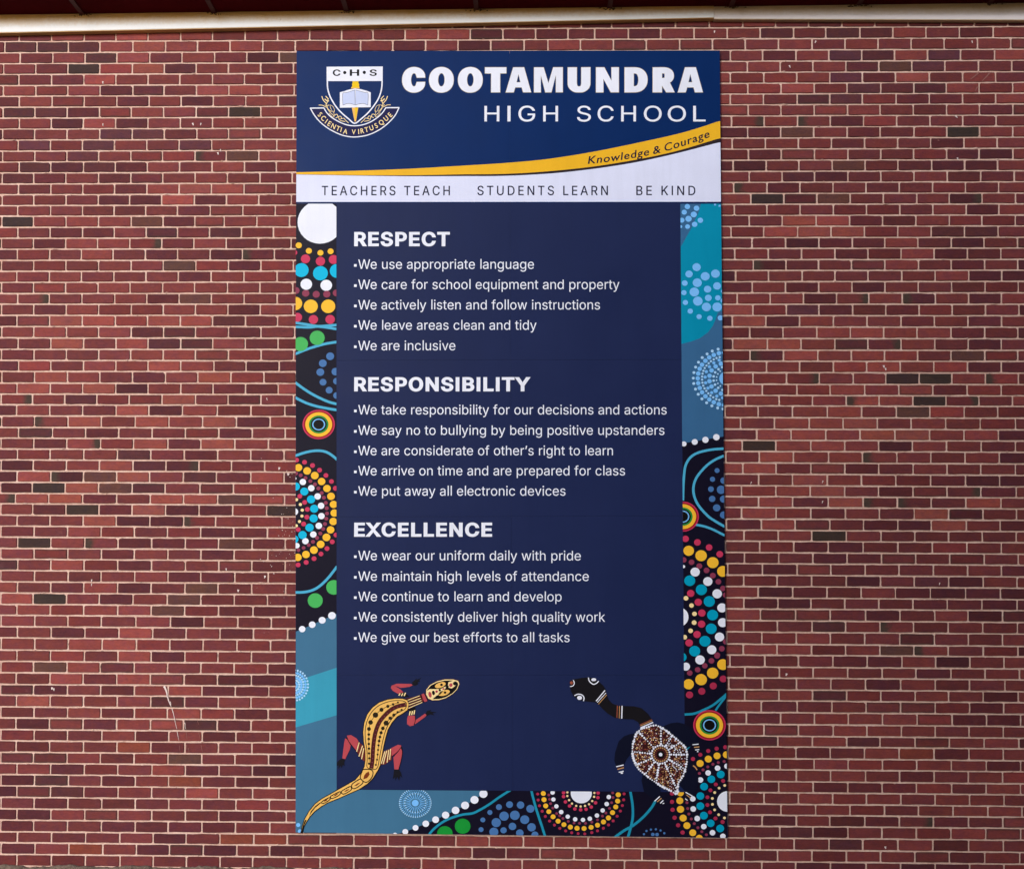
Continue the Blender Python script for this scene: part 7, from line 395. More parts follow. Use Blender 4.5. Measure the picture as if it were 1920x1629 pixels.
ca_ = me.color_attributes.new(name='tone', type='FLOAT_COLOR', domain='CORNER'); ca_.data.foreach_set('color', scol)
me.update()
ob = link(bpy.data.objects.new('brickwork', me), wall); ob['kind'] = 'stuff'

# mortar dags: little lumps squeezed out along the joints
def ribbon_pts(pts, w, taper=False):
    n = len(pts); L, R = [], []
    for i in range(n):
        a = Vector(pts[max(0, i-1)]); b = Vector(pts[min(n-1, i+1)]); d = (b-a)
        if d.length < 1e-6: d = Vector((0, -1))
        d.normalize(); nn = Vector((-d.y, d.x))
        ww = w/2*(1.0 if not taper else (1-0.6*i/(n-1)))
        p = Vector(pts[i]); L.append(p+nn*ww); R.append(p-nn*ww)
    return L, R
def blob(v, f, cx, cz, rx, rz, y, rg, n=9, hgt=0.002):
    b = len(v)
    v.append((cx, y-hgt, cz))
    for k in range(n):
        a = 2*math.pi*k/n; q = rg.uniform(0.65, 1.25)
        v.append((cx+math.cos(a)*rx*q, y+0.004, cz+math.sin(a)*rz*q))
    for k in range(n): f.append((b, b+1+k, b+1+(k+1) % n))
rg = random.Random(21)
dv, df = [], []
for r, zs, segs in ROWS:
    for _ in range(5):
        seg = rg.choice(segs); x = rg.uniform(seg[0], seg[-1])/1000; t = (x+3.7)/7.4
        z = spread(zs[2], zs[3], t)/1000
        blob(dv, df, x, z+rg.uniform(-0.006, 0.006), rg.uniform(0.006, 0.026), rg.uniform(0.004, 0.009), -0.0045, rg)
    if rg.random() < 0.7:
        seg = rg.choice(segs); x = rg.choice(seg)/1000; t = (x+3.7)/7.4
        z = (spread(zs[2], zs[3], t)+spread(zs[0], zs[1], t))/2000
        blob(dv, df, x+rg.uniform(-0.004, 0.004), z+rg.uniform(-0.02, 0.02), rg.uniform(0.004, 0.008), rg.uniform(0.008, 0.02), -0.0045, rg)
ob = mesh_obj('mortar_lumps', dv, df, [M_MORTAR], wall); ob['kind'] = 'stuff'
# splashes and scuffs
hv, hf, hm = [], [], []
for w, a, pts in SMEARS:
    P2 = [(x/1000, z/1000) for x, z in pts]
    P2 = [P2[0]] + [((p[0]+q[0])/2+rg.uniform(-.002, .002), (p[1]+q[1])/2) for p, q in zip(P2, P2[1:])] + [P2[-1]]
    L, R = ribbon_pts(P2, w/1000, True)
    b = len(hv)
    for l, r_ in zip(L, R):
        hv += [(l.x, -0.0064, l.y), (r_.x, -0.0064, r_.y)]
    for i in range(len(L)-1):
        hf.append((b+2*i, b+2*i+1, b+2*i+3, b+2*i+2)); hm.append(0 if a > 0.65 else 1)
for x, z, s in SPECKS:
    s = s/1000; b = len(hv); m_ = rg.randint(4, 6)
    for k in range(m_):
        a = 2*math.pi*k/m_+rg.random(); q = rg.uniform(0.6, 1.4)*s
        hv.append((x/1000+math.cos(a)*q*1.2, -0.0062, z/1000+math.sin(a)*q))
    hf.append(tuple(range(b, b+m_))); hm.append(rg.choice((0, 1)))
ob = mesh_obj('mortar_splashes', hv, hf, [M_SPLASH, M_FAINT], wall, hm); ob['kind'] = 'stuff'

# rough footing under the lowest course
rg = random.Random(9)
fv, ff = [], []
nf = 800
for i in range(nf+1):
    x = -9.6+19.2*i/nf
    xs = [p[0]/1000 for p in FOOT]; zsn = [p[1]/1000 for p in FOOT]
    if x <= xs[0]: z = zsn[0]
    elif x >= xs[-1]: z = zsn[-1]
    else:
        for k in range(len(xs)-1):
            if xs[k] <= x <= xs[k+1]: z = zsn[k]+(zsn[k+1]-zsn[k])*(x-xs[k])/(xs[k+1]-xs[k])
    z += 0.008*math.sin(i*0.31)+rg.uniform(-0.006, 0.006) - 0.004
    fv += [(x, 0.02, z+rg.uniform(0, .004)), (x, -0.016+rg.uniform(-0.005, 0.004), z), (x, -0.028+rg.uniform(-0.004, 0.004), z-0.014), (x, -0.032, -0.02)]
for i in range(nf):
    for k in range(3):
        a = i*4+k; ff.append((a, a+1, a+5, a+4))
footing = mesh_obj('footing', fv, ff, [M_FOOT]); footing['label'] = 'rough grey concrete footing along the very bottom of the brick wall'; footing['category'] = 'footing'

# ------------------------------------------------------------------ cream trim boards under the eaves
def trim_board(spec, label, top, mid, stain, reach):
    (xa, zta), (xb, ztb), (_, zba), (_, zbb) = [(p[0]/1000, p[1]/1000) for p in spec]
    def beyond(x, za, zb): return za+(zb-za)*(x-xa)/(xb-xa)
    if xa < -3: xa, zta, zba, xb, ztb, zbb = -9.6, beyond(-9.6, zta, ztb), beyond(-9.6, zba, zbb), xb, ztb, zbb
    if xb > 3: xb, ztb, zbb = 9.6, beyond(9.6, zta, ztb), beyond(9.6, zba, zbb)
    prof = [(0.0, 1.0), (-0.038, 1.0), (-0.0405, 0.97), (-0.0405, 0.62), (-0.0395, 0.30), (-0.0405, 0.06), (-0.037, 0.0), (-0.012, -0.01), (0.003, 0.005)]
    prof = prof[:1]+[(y, t) for y, t in prof[1:]]
    v, f, uv = [], [], []
    n = 60
    for i in range(n+1):
        t = i/n; x = xa+(xb-xa)*t
        zt, zb = zta+(ztb-zta)*t, zba+(zbb-zba)*t
        for y, s in prof: v.append((x, y*reach, zb+(zt-zb)*s))
    m_ = len(prof)
    for i in range(n):
        for k in range(m_-1):
            f.append((i*m_+k, i*m_+k+1, (i+1)*m_+k+1, (i+1)*m_+k))
    f.append(tuple(range(m_))); f.append(tuple(n*m_+k for k in reversed(range(m_))))
    mt = trim_material('trim_paint', top, mid, 0, 1, stain)
    o = mesh_obj('trim_board', v, f, [mt])
    me = o.data; ul = me.uv_layers.new(name='face')
    for lp in me.loops:
        k = lp.vertex_index % m_
        ul.data[lp.index].uv = (lp.vertex_index//m_/n, prof[k][1] if k < 6 else 1.0)
    o['label'] = label; o['category'] = 'trim board'; o['group'] = 'cream trim boards under the eaves'
    return o
trim_board(TRIMS[0], 'long stained cream trim board above the wall and sign, left of the butt joint', (218,174,104), (240,240,240), 0.45, 1.0)
trim_board([[TRIMS[1][0][0]+3, TRIMS[1][0][1]], TRIMS[1][1], [TRIMS[1][2][0]+3, TRIMS[1][2][1]], TRIMS[1][3]], 'shorter cream trim board at upper right, right of the butt joint', (214,186,140), (244,236,236), 0.15, 0.85)

# ------------------------------------------------------------------ maroon eaves
eave = empty('eaves', (0, -0.3, 6.2), 'dark maroon boarded eaves soffit with cover battens above the cream trim', 'eaves')
SPAN = (BATTENS[0], BATTENS[-1])
def soffit_z(x):
    a, b = SPAN
    return (a[1]+(b[1]-a[1])*(x*1000-a[0])/(b[0]-a[0]))/1000
OUT = -0.19
BATTENS = [[x, 1000*soffit_z(x/1000)] for x in (BATTENS[0][0]-950*k for k in range(5, 0, -1))]+BATTENS+[[x, 1000*soffit_z(x/1000)] for x in (BATTENS[-1][0]+930*k for k in range(1, 6))]
edges = [-9.6]+[b[0]/1000 for b in BATTENS]+[9.6]
for i in range(len(edges)-1):
    x0, x1 = edges[i]+0.002, edges[i+1]-0.002
    z0, z1 = soffit_z(x0)-0.0015, soffit_z(x1)-0.0015
    v = [(x0,OUT,z0),(x1,OUT,z1),(x1,0.0,z1),(x0,0.0,z0),(x0,OUT,z0+.009),(x1,OUT,z1+.009),(x1,0,z1+.009),(x0,0,z0+.009)]
    f = [(0,1,2,3),(7,6,5,4),(0,4,5,1),(1,5,6,2),(2,6,7,3),(3,7,4,0)]
    o = mesh_obj('soffit_panel', v, f, [M_SOFFIT]); o.parent = eave; o.matrix_parent_inverse = Matrix.Translation((0, 0.3, -6.2))
rg = random.Random(31)
for bx, bz in BATTENS:
    x = bx/1000; z = soffit_z(x)-0.002; v, f = [], []
    hw = 0.017
    box(v, f, x-hw, x+hw, OUT, -0.041, z-0.009, z)
    o = mesh_obj('batten', v, f, [M_BATTEN]); o.parent = eave; o.matrix_parent_inverse = Matrix.Translation((0, 0.3, -6.2))
# cobwebs and dirt gathered where the battens meet the trim
cv, cf = [], []
for bx, bz in BATTENS:
    for k in range(16):
        x = bx/1000+rg.gauss(0, 0.035); z = soffit_z(x)-rg.uniform(0.002, 0.02)
        blob(cv, cf, x, z, rg.uniform(0.003, 0.012), rg.uniform(0.002, 0.006), -0.044, rg, 6, 0.004)
M_WEB = rough_material('cobweb_dirt', (74,50,34), (120,92,60), 60, 0.3, 0.002)
o = mesh_obj('cobweb_dirt', cv, cf, [M_WEB]); o.parent = eave; o.matrix_parent_inverse = Matrix.Translation((0, 0.3, -6.2)); o['kind'] = 'stuff'
v, f = [], []; box(v, f, -9.6, 9.6, OUT-0.025, OUT, soffit_z(9.6)+0.004, 6.46)
o = mesh_obj('fascia_board', v, f, [M_EAVE]); o.parent = eave; o.matrix_parent_inverse = Matrix.Translation((0, 0.3, -6.2))
v, f = [], []; v = [(-9.8,-0.26,6.48),(9.8,-0.26,6.48),(9.8,2.2,7.1),(-9.8,2.2,7.1),(-9.8,-0.26,6.50),(9.8,-0.26,6.50),(9.8,2.2,7.12),(-9.8,2.2,7.12)]
f = [(0,3,2,1),(4,5,6,7),(0,1,5,4),(1,2,6,5),(2,3,7,6),(3,0,4,7)]
o = mesh_obj('roof_sheet', v, f, [M_ROOF]); o.parent = eave; o.matrix_parent_inverse = Matrix.Translation((0, 0.3, -6.2))

# ------------------------------------------------------------------ the school sign
sign = empty('school_sign', (0, 0, 0), 'tall navy school sign with white lettering and dot-painted border on the brick wall', 'sign')
C = {k: (p[0]/1000, p[1]/1000) for k, p in CORNER.items()}

class Sheet:
    def __init__(s): s.v, s.f, s.m, s.mats = [], [], [], []
    def mat(s, name):
        m = ink(name)
        if m not in s.mats: s.mats.append(m)
        return s.mats.index(m)
    def tri(s, pts, tris, y, col):
        b = len(s.v); mi = s.mat(col)
        s.v += [(p[0], y, p[1]) for p in pts]
        for t in tris:
            A, B_, C_ = [Vector((pts[i][0], pts[i][1])) for i in t]
            ar = (B_-A).cross(C_-A)
            if abs(ar) < 1e-12: continue
            t = t if ar > 0 else (t[0], t[2], t[1])
            s.f.append(tuple(b+i for i in t)); s.m.append(mi)
    def poly(s, pts, y, col):
        tris = tessellate_polygon([[Vector((p[0], p[1], 0)) for p in pts]])
        s.tri(pts, tris, y, col)
    def convex(s, pts, y, col):
        if len(pts) < 3: return
        s.tri(pts, [(0, i, i+1) for i in range(1, len(pts)-1)], y, col)
    def build(s, name, parent):
        return mesh_obj(name, s.v, s.f, s.mats, parent, s.m)

def clip(pts, quad):
    out = list(pts); n = len(quad)
    A = sum(quad[i-1][0]*quad[i][1]-quad[i][0]*quad[i-1][1] for i in range(n))
    sg = 1 if A > 0 else -1
    for i in range(n):
        a, b = quad[i], quad[(i+1) % n]; src = out; out = []
        if not src: return []
        side = lambda p: sg*((b[0]-a[0])*(p[1]-a[1])-(b[1]-a[1])*(p[0]-a[0]))
        for k in range(len(src)):
            p, q = src[k-1], src[k]; dp, dq = side(p), side(q)
            if (dp >= 0) != (dq >= 0):
                t = dp/(dp-dq); out.append((p[0]+(q[0]-p[0])*t, p[1]+(q[1]-p[1])*t))
            if dq >= 0: out.append(q)
    return out

def m_(p): return [(a[0]/1000, a[1]/1000) for a in p]
def circle(cx, cz, rx, rz=None, n=20):
    rz = rz or rx
    return [(cx+rx*math.cos(2*math.pi*k/n), cz+rz*math.sin(2*math.pi*k/n)) for k in range(n)]
def smooth(pts, k=4):
    if len(pts) < 3: return pts
    out = []; n = len(pts)
    for i in range(n-1):
        p0, p1, p2, p3 = [Vector(pts[max(0, min(n-1, j))]) for j in (i-1, i, i+1, i+2)]
        for s in range(k):
            t = s/k
            out.append(tuple(0.5*((2*p1)+(p2-p0)*t+(2*p0-5*p1+4*p2-p3)*t*t+(3*p1-p0-3*p2+p3)*t**3)))
    out.append(tuple(pts[-1])); return out
def stroke(sh, pts, w, y, col, quad=None, sm=True):
    if sm: pts = smooth(pts)
    L, R = ribbon_pts(pts, w)
    if quad is None:
        n = len(L); P = [tuple(p) for p in L]+[tuple(p) for p in R]
        tris = []
        for i in range(n-1): tris += [(i, n+i, n+i+1), (i, n+i+1, i+1)]
        sh.tri(P, tris, y, col)
    else:
        for i in range(len(L)-1):
            sh.convex(clip([tuple(L[i]), tuple(R[i]), tuple(R[i+1]), tuple(L[i+1])], quad), y, col)
LY = lambda k: FACE-STEP*k

# backing sheets (aluminium composite) with hairline joints
def lerp(a, b, t): return (a[0]+(b[0]-a[0])*t, a[1]+(b[1]-a[1])*t)
def panel(tl, tr, br, bl, col):
    g = 0.0005
    q = [(tl[0]+g, tl[1]-g), (tr[0]-g, tr[1]-g), (br[0]-g, br[1]+g), (bl[0]+g, bl[1]+g)]
    v = [(x, FACE, z) for x, z in q]+[(x, FACE+0.004, z) for x, z in q]
    f = [(3,2,1,0),(4,5,6,7),(0,1,5,4),(1,2,6,5),(2,3,7,6),(3,0,4,7)]
    mesh_obj('sign_panel', v, f, [ink(col), M_EDGE], sign, [0, 1, 1, 1, 1, 1])
def mid(a, b): return lerp(a, b, 0.505)
rowsL = [C['TL'], C['ML'], C['L2'], C['L3'], C['L4'], C['BL']]
rowsR = [C['TR'], C['MR'], C['R2'], C['R3'], C['R4'], C['BR']]
for i in range(5):
    a, b, c, d = rowsL[i], rowsR[i], rowsR[i+1], rowsL[i+1]
    mt, mb = mid(a, b), mid(d, c); col = 'header' if i == 0 else 'navy'
    panel(a, mt, mb, d, col); panel(mt, b, c, mb, col)
# dark backing frame behind the joints
v, f = [], []
ins = 0.02
q = [C['TL'], C['TR'], C['BR'], C['BL']]
cxm = sum(p[0] for p in q)/4; czm = sum(p[1] for p in q)/4
q2 = [(p[0]+(ins if p[0] < cxm else -ins), p[1]+(ins if p[1] < czm else -ins)) for p in q]
v = [(x, FACE+0.0045, z) for x, z in q2]+[(x, -0.001, z) for x, z in q2]
f = [(3,2,1,0),(4,5,6,7),(0,1,5,4),(1,2,6,5),(2,3,7,6),(3,0,4,7)]
mesh_obj('backing_frame', v, f, [M_EDGE], sign)

# header: gold ribbon, dark line, pale banner
H = {k: m_(v) for k, v in HEAD.items()}
xL, xR = C['TL'][0]+0.002, None
def strip(sh, top, bot, y, col):
    T, Bm = smooth(top, 5), smooth(bot, 5)
    sh.poly(T+Bm[::-1], y, col)
hq = [(C['TL'][0]+0.001, C['TL'][1]), (C['TR'][0]-0.001, C['TR'][1]), (C['MR'][0]-0.001, C['MR'][1]), (C['ML'][0]+0.001, C['ML'][1])]
def strip_clip(name, top, bot, y, col, k=60):
    sh = Sheet()
    def at(pl, x):
        for a, b in zip(pl, pl[1:]):
            if a[0] <= x <= b[0]: return a[1]+(b[1]-a[1])*(x-a[0])/(b[0]-a[0])
        return pl[-1][1] if x > pl[-1][0] else pl[0][1]
    T, Bm = smooth(top, 6), smooth(bot, 6)
    x0, x1 = C['TL'][0]-0.01, C['TR'][0]+0.03
    for i in range(k):
        a, b = x0+(x1-x0)*i/k, x0+(x1-x0)*(i+1)/k
        sh.convex(clip([(a, at(Bm, a)), (b, at(Bm, b)), (b, at(T, b)), (a, at(T, a))], hq), y, col)
    return sh.build(name, sign)
strip_clip('white_banner', H['bl'], H['bot'], LY(1), 'banner')
strip_clip('gold_swoosh_dark_line', H['lo'], H['bl'], LY(1), 'darkline')  # dark line printed along the lower edge of the swoosh
strip_clip('gold_swoosh', H['up'], H['lo'], LY(1), 'swoosh')

# ---- lettering
def winding(pt, contours):
    w = 0; x, y = pt
    for c in contours:
        for i in range(len(c)):
            x0, y0 = c[i-1]; x1, y1 = c[i]
            if y0 <= y < y1:
                if (x1-x0)*(y-y0)-(x-x0)*(y1-y0) > 0: w += 1
            elif y1 <= y < y0:
                if (x1-x0)*(y-y0)-(x-x0)*(y1-y0) < 0: w -= 1
    return w
def offset(contours, ox, oy, sgn=None):
    A = sum(c[i-1][0]*c[i][1]-c[i][0]*c[i-1][1] for c in contours for i in range(len(c)))
    sg = 1 if A > 0 else -1
    out = []
    for c in contours:
        d = [c[0]]
        for p in c[1:]:
            if abs(p[0]-d[-1][0])+abs(p[1]-d[-1][1]) > 1e-7: d.append(p)
        if len(d) > 2 and abs(d[0][0]-d[-1][0])+abs(d[0][1]-d[-1][1]) < 1e-7: d.pop()
        n = len(d); r = []
        for i in range(n):
            a, b, e = Vector(d[i-1]), Vector(d[i]), Vector(d[(i+1) % n])
            d1, d2 = (b-a).normalized(), (e-b).normalized()
            n1, n2 = Vector((d1.y, -d1.x))*sg, Vector((d2.y, -d2.x))*sg
            nn = n1+n2
            if nn.length < 0.3: nn = n1; k = 1
            else: nn.normalize(); k = 1/max(0.45, nn.dot(n1))
            r.append((b.x+nn.x*k*ox, b.y+nn.y*k*oy))
        out.append(r)
    return out
def triangulate(contours):
    V, E_, b = [], [], 0
    for c in contours:
        V += [Vector(p) for p in c]; E_ += [(b+i, b+(i+1) % len(c)) for i in range(len(c))]; b += len(c)
    r = delaunay_2d_cdt(V, E_, [], 0, 1e-6)
    vs, fs = r[0], r[2]; tris = []
    for t in fs:
        cx = sum(vs[i].x for i in t)/len(t); cy = sum(vs[i].y for i in t)/len(t)
        if winding((cx, cy), contours) != 0: tris.append(tuple(t))
    return [tuple(p) for p in vs], tris
def glyph(font, ch):
    adv, cs = font[ch]
    return adv, [[(c[i], c[i+1]) for i in range(0, len(c), 2)] for c in cs]
CACHE = {}
def glyph_tris(fname, font, ch, ox, oy, capu):
    key = (fname, ch, round(ox, 2), round(oy, 2))
    if key not in CACHE:
        adv, cs = glyph(font, ch)
        if ox or oy:
            k = (capu-2*oy)/capu
            cs = [[(x, y*k+oy) for x, y in c] for c in cs]
            cs = offset(cs, ox, oy)
            cs = [[(x, min(capu, max(0, y)) if ch in 'NMAVWZXYTEFHILKPRDB' else y) for x, y in c] for c in cs]
        CACHE[key] = (adv, triangulate(cs))
    return CACHE[key]
KERN = {('W','e'): -24, ('r','t'): 4, ('a','y'): -8, ('w','a'): -6, ('a','v'): -6, ('v','e'): -8, ('T','Y'): 4, ('L','I'): 0, ('L','E'): 0, ('P','E'): -4, ('f','f'): -4, ('L','E'): 0, ('T','E'): 4, ('A','C'): -2, ('y',' '): -4, ('c','t'): 0, ('R','T'): 0}
def text_line(name, s, x0, x1, z0, z1, cap, fname, font, oxp, oyp, col, track, bullet, capu=509.0, layer=2):
    sh = Sheet()
    mm_u = capu/cap                                 # glyph units per millimetre (vertical)
    ox, oy = oxp*3.83*mm_u, oyp*3.83*mm_u
    pen, items = 0.0, []
    for i, ch in enumerate(s):
        if ch == ' ': pen += 205+track*capu; continue
        adv, (vs, ts) = glyph_tris(fname, font, ch, ox, oy, capu)
        items.append((pen, vs, ts, len(s) < 15 and track == 0 or i > 0 and s[i-1] == ' ')); pen += adv+track*capu+1.6*ox
        if i+1 < len(s): pen += KERN.get((ch, s[i+1]), 0)
    lo = min(p+v[0] for p, vs, _, _ in items for v in vs); hi = max(p+v[0] for p, vs, _, _ in items for v in vs)
    k = (x1-x0)/(hi-lo)
    for p, vs, ts, fresh in items:
        if fresh and sh.v:
            sh.build(name, sign); sh = Sheet()
        P = []
        for a, b in vs:
            X = x0+(p+a-lo)*k; Z = z0+(z1-z0)*(X-x0)/(x1-x0)+b/mm_u
            P.append((X/1000, Z/1000))
        sh.tri(P, ts, LY(layer), col)
    if bullet:
        sh.build(name, sign); sh = Sheet(); name = 'bullet_mark'
        sh.convex([(a/1000, b/1000) for a, b in ((x0-30, z0+16), (x0-11, z0+16), (x0-11, z0+34.5), (x0-30, z0+34.5))], LY(layer), col)
    return sh.build(name, sign)
SANS['I'] = [185, [[60,0,60,509,125,509,125,0]]]
for name, s, (x0, x1, z0, z1, cap), fn, ox, oy, col, track, bul in TEXTS:
    text_line(name, s, x0, x1, z0, z1, cap, 'sans', SANS, ox, oy, col, track, bul)

HEAVY = {'A': [[(0,0),(.29,1),(.72,1),(1,0),(.69,0),(.63,.20),(.37,.20),(.31,0)], [(.42,.40),(.58,.40),(.50,.74)]],
         'M': [[(0,0),(0,1),(.33,1),(.5,.36),(.67,1),(1,1),(1,0),(.765,0),(.765,.70),(.605,0),(.395,0),(.235,.70),(.235,0)]],
         'N': [[(0,0),(0,1),(.36,1),(.68,.46),(.68,1),(1,1),(1,0),(.65,0),(.32,.55),(.32,0)]]}
def heavy(sh, ch, x0, z0, x1, z1, col, y, e):
    cs = [[(x0+a*(x1-x0), z0+b*(z1-z0)) for a, b in c] for c in HEAVY[ch]]
    if len(cs) > 1:                        # counters wind the other way
        area = lambda c: sum(c[i-1][0]*c[i][1]-c[i][0]*c[i-1][1] for i in range(len(c)))
        if area(cs[0])*area(cs[1]) > 0: cs[1].reverse()
    if e: cs = offset(cs, e, e); cs = [[(a, min(z1+e, max(z0-e, b))) for a, b in c] for c in cs]
    vs, ts = triangulate(cs)
    sh.tri([(a/1000, b/1000) for a, b in vs], ts, y, col)
def boxed(sh, font, ch, x0, z0, x1, z1, ox, oy, col, capu, y, extra=0.0):
    if ch in HEAVY and ox > 8: return heavy(sh, ch, x0, z0, x1, z1, col, y, extra)
    adv, cs = glyph(font, ch)
    lo = min(p[0] for c in cs for p in c); hi = max(p[0] for c in cs for p in c)
    kx = (x1-x0-2*ox)/(hi-lo); kz = (z1-z0-2*oy)/capu
    cs = [[((p[0]-lo)*kx+x0+ox, p[1]*kz+z0+oy) for p in c] for c in cs]
    cs = offset(cs, ox+extra, oy+extra)
    flat = ch in 'NMAHTUDRIL'
    e = extra
    cs = [[(min(x1+e, max(x0-e, a)), (min(z1+e, max(z0-e, b)) if flat else b)) for a, b in c] for c in cs]
    vs, ts = triangulate(cs)
    sh.tri([(a/1000, b/1000) for a, b in vs], ts, y, col)
for ch, x0, z0, x1, z1, ox, oy in COOT:
    sh = Sheet()
    boxed(sh, SANS, ch, x0, z0, x1, z1, ox, oy, 'rim', 509.0, LY(2), 2.6)
    boxed(sh, SANS, ch, x0, z0, x1, z1, ox, oy, 'white', 509.0, LY(3))
    sh.build('title_letter', sign)
for ch, x0, z0, x1, z1, ox, oy in HIGH:
    sh = Sheet()
    boxed(sh, SANS, ch, x0, z0, x1, z1, ox, oy, 'white', 509.0, LY(2))
    sh.build('subtitle_letter', sign)

# slogan that rides along the gold swoosh
def along(pts, d):
    acc = 0
    for a, b in zip(pts, pts[1:]):
        L = math.hypot(b[0]-a[0], b[1]-a[1])
        if acc+L >= d: t = (d-acc)/L; return lerp(a, b, t), math.atan2(b[1]-a[1], b[0]-a[0])
        acc += L
    a, b = pts[-2], pts[-1]; return b, math.atan2(b[1]-a[1], b[0]-a[0])
K_ = smooth(m_(HEAD['knw']), 8); total = sum(math.hypot(b[0]-a[0], b[1]-a[1]) for a, b in zip(K_, K_[1:]))
s = "Knowledge & Courage"; u = 0; pos = []
for ch in s:
    if ch == ' ': u += 240; continue
    adv = HUMANIST[ch][0]; pos.append((ch, u, adv)); u += adv+62
u -= 62
sh = Sheet(); cap = 0.055; kz = cap/682
for ch, p, adv in pos:
    (bx, bz), ang = along(K_, (p+adv/2)/u*total)
    vs, ts = glyph_tris('hum', HUMANIST, ch, 16, 10, 682)[1]
    kx = total/u; P = []
    for a, b in vs:
        X, Z = (a-adv/2)*kx+b*kz*0.26, b*kz
        P.append((bx+X*math.cos(ang)-Z*math.sin(ang), bz+X*math.sin(ang)+Z*math.cos(ang)))
    sh.tri(P, ts, LY(2), 'navyink')
sh.build('slogan_lettering', sign)

# ---- crest
def draw(items, name, base, parent=sign, sm=True):
    sh = Sheet()
    for it in items:
        y = LY(base+it[1]*0.8)
        if it[0] == 'poly': sh.poly(m_(it[3]), y, it[2])
        elif it[0] == 'line': stroke(sh, m_(it[4]), it[3]/1000, y-0.00004*(hash((it[3], len(it[4]))) % 5), it[2], sm=len(it[4]) > 2)
        elif it[0] == 'dots':
            for i, (x, z, r) in enumerate(it[3]): sh.convex(circle(x/1000, z/1000, r/1000, n=12), y-0.00003*(i % 3), it[2])
    return sh.build(name, parent)
crest = draw(SHIELD, 'crest', 1)
draw(BOOK, 'crest_book_and_torch', 1, crest); draw(RIBBON, 'crest_ribbon', 1, crest); draw(WREATH[0::2], 'crest_sprig', 1, crest); draw(WREATH[1::2], 'crest_sprig', 1, crest)
sh = Sheet()
for ch, x0, z0, x1, z1, ox, oy in CHS: boxed(sh, SANS, ch, x0, z0, x1, z1, ox, oy, 'ink', 509.0, LY(3))
sh.build('crest_initials', crest)
sh = Sheet()
for ch, x, z, ang in MOTTO:
    adv, (vs, ts) = glyph_tris('humm', HUMANIST, ch, 14, 12, 682)
    k = 0.0365/682; kx = k*0.84; ga = -0.0
    P = []
    lo = min(v[0] for v in vs); hi = max(v[0] for v in vs)
    for a, b in vs:
        X, Z = (a-(lo+hi)/2)*kx, (b-341)*k
        P.append((x/1000+X*math.cos(ang)-Z*math.sin(ang), z/1000+X*math.sin(ang)+Z*math.cos(ang)))
    sh.tri(P, ts, LY(4), 'cream')
sh.build('crest_motto', crest)

# ---- dot-painted border
Q = {k: m_(v) for k, v in CLIPS.items()}
BRD = {'L': [Q['L'][0], Q['L'][1], C['i3'], Q['B'][0]], 'R': Q['R'], 'B': Q['B']}
sh = Sheet()
e = 0.002
sh.convex([(Q['L'][0][0]+e, Q['L'][0][1]), Q['L'][1], C['i3'], (Q['B'][0][0]+e, Q['B'][0][1])], LY(1), 'artblack')
sh.convex([(Q['B'][0][0]+e, Q['B'][0][1]), C['i3'], (Q['B'][1][0]-e, Q['B'][1][1]), (Q['B'][2][0]-e, Q['B'][2][1]+e), (Q['B'][3][0]+e, Q['B'][3][1]+e)], LY(1), 'artblack')
sh.convex([Q['R'][0], (Q['R'][1][0]-e, Q['R'][1][1]), (Q['B'][1][0]-e, Q['B'][1][1]), C['i2']], LY(1), 'artblack')
sh.build('border_artwork', sign)
for i, (c, col, pts) in enumerate(REGIONS):
    sh = Sheet()
    P = m_(pts)
    for t in tessellate_polygon([[Vector((p[0], p[1], 0)) for p in P]]):
        T3 = [P[k] for k in t]
        sh.convex(clip(clip(T3, Q[c]), [C['TL'], C['TR'], C['BR'], C['BL']]), LY(1.5+0.45*i), col)
    sh.build('border_colour_field', sign)
for i, (c, col, w, pts) in enumerate(LINES):
    sh = Sheet(); stroke(sh, m_(pts), w/1000, LY(5+0.12*(i % 5)), col, Q[c])
    sh.build('border_line', sign)
ALLDOTS = [(r, i, c, col, x, z) for c, col, pts in DOTS for i, (x, z, r) in enumerate(pts)]
ALLDOTS.sort(key=lambda t: -t[0])
rest = Sheet()
for k_, (r, i, c, col, x, z) in enumerate(ALLDOTS):
    own = k_ < 290 and r > 17
    sh = Sheet() if own else rest
    n = 32 if r > 60 else (20 if r > 12 else 10)
    rg_ = random.Random(int(x*13+z*7)); rr = r/1000*rg_.uniform(0.98, 1.02)
    sh.convex(clip(circle(x/1000, z/1000, rr*1.02, rr*0.98, n), Q[c]), LY(6+0.2*(i % 2)), col)
    if own and sh.v: sh.build('painted_dot', sign)
rest.build('small_painted_dots', sign)['kind'] = 'stuff'
for c, x, z, rx, rz in TARGETS:
    sh = Sheet()
    for k, (f_, col) in enumerate(((1.0, 'crimson'), (0.93, 'darkred'), (0.83, 'yellow'), (0.61, 'ringgreen'), (0.50, 'ink'), (0.40, 'ringblue'), (0.325, 'ink'))):
        sh.convex(clip(circle(x/1000, z/1000, rx*f_/1000, rz*f_/1000, 40), Q[c]), LY(6.5+0.4*k), col)
    sh.build('ringed_roundel', sign)
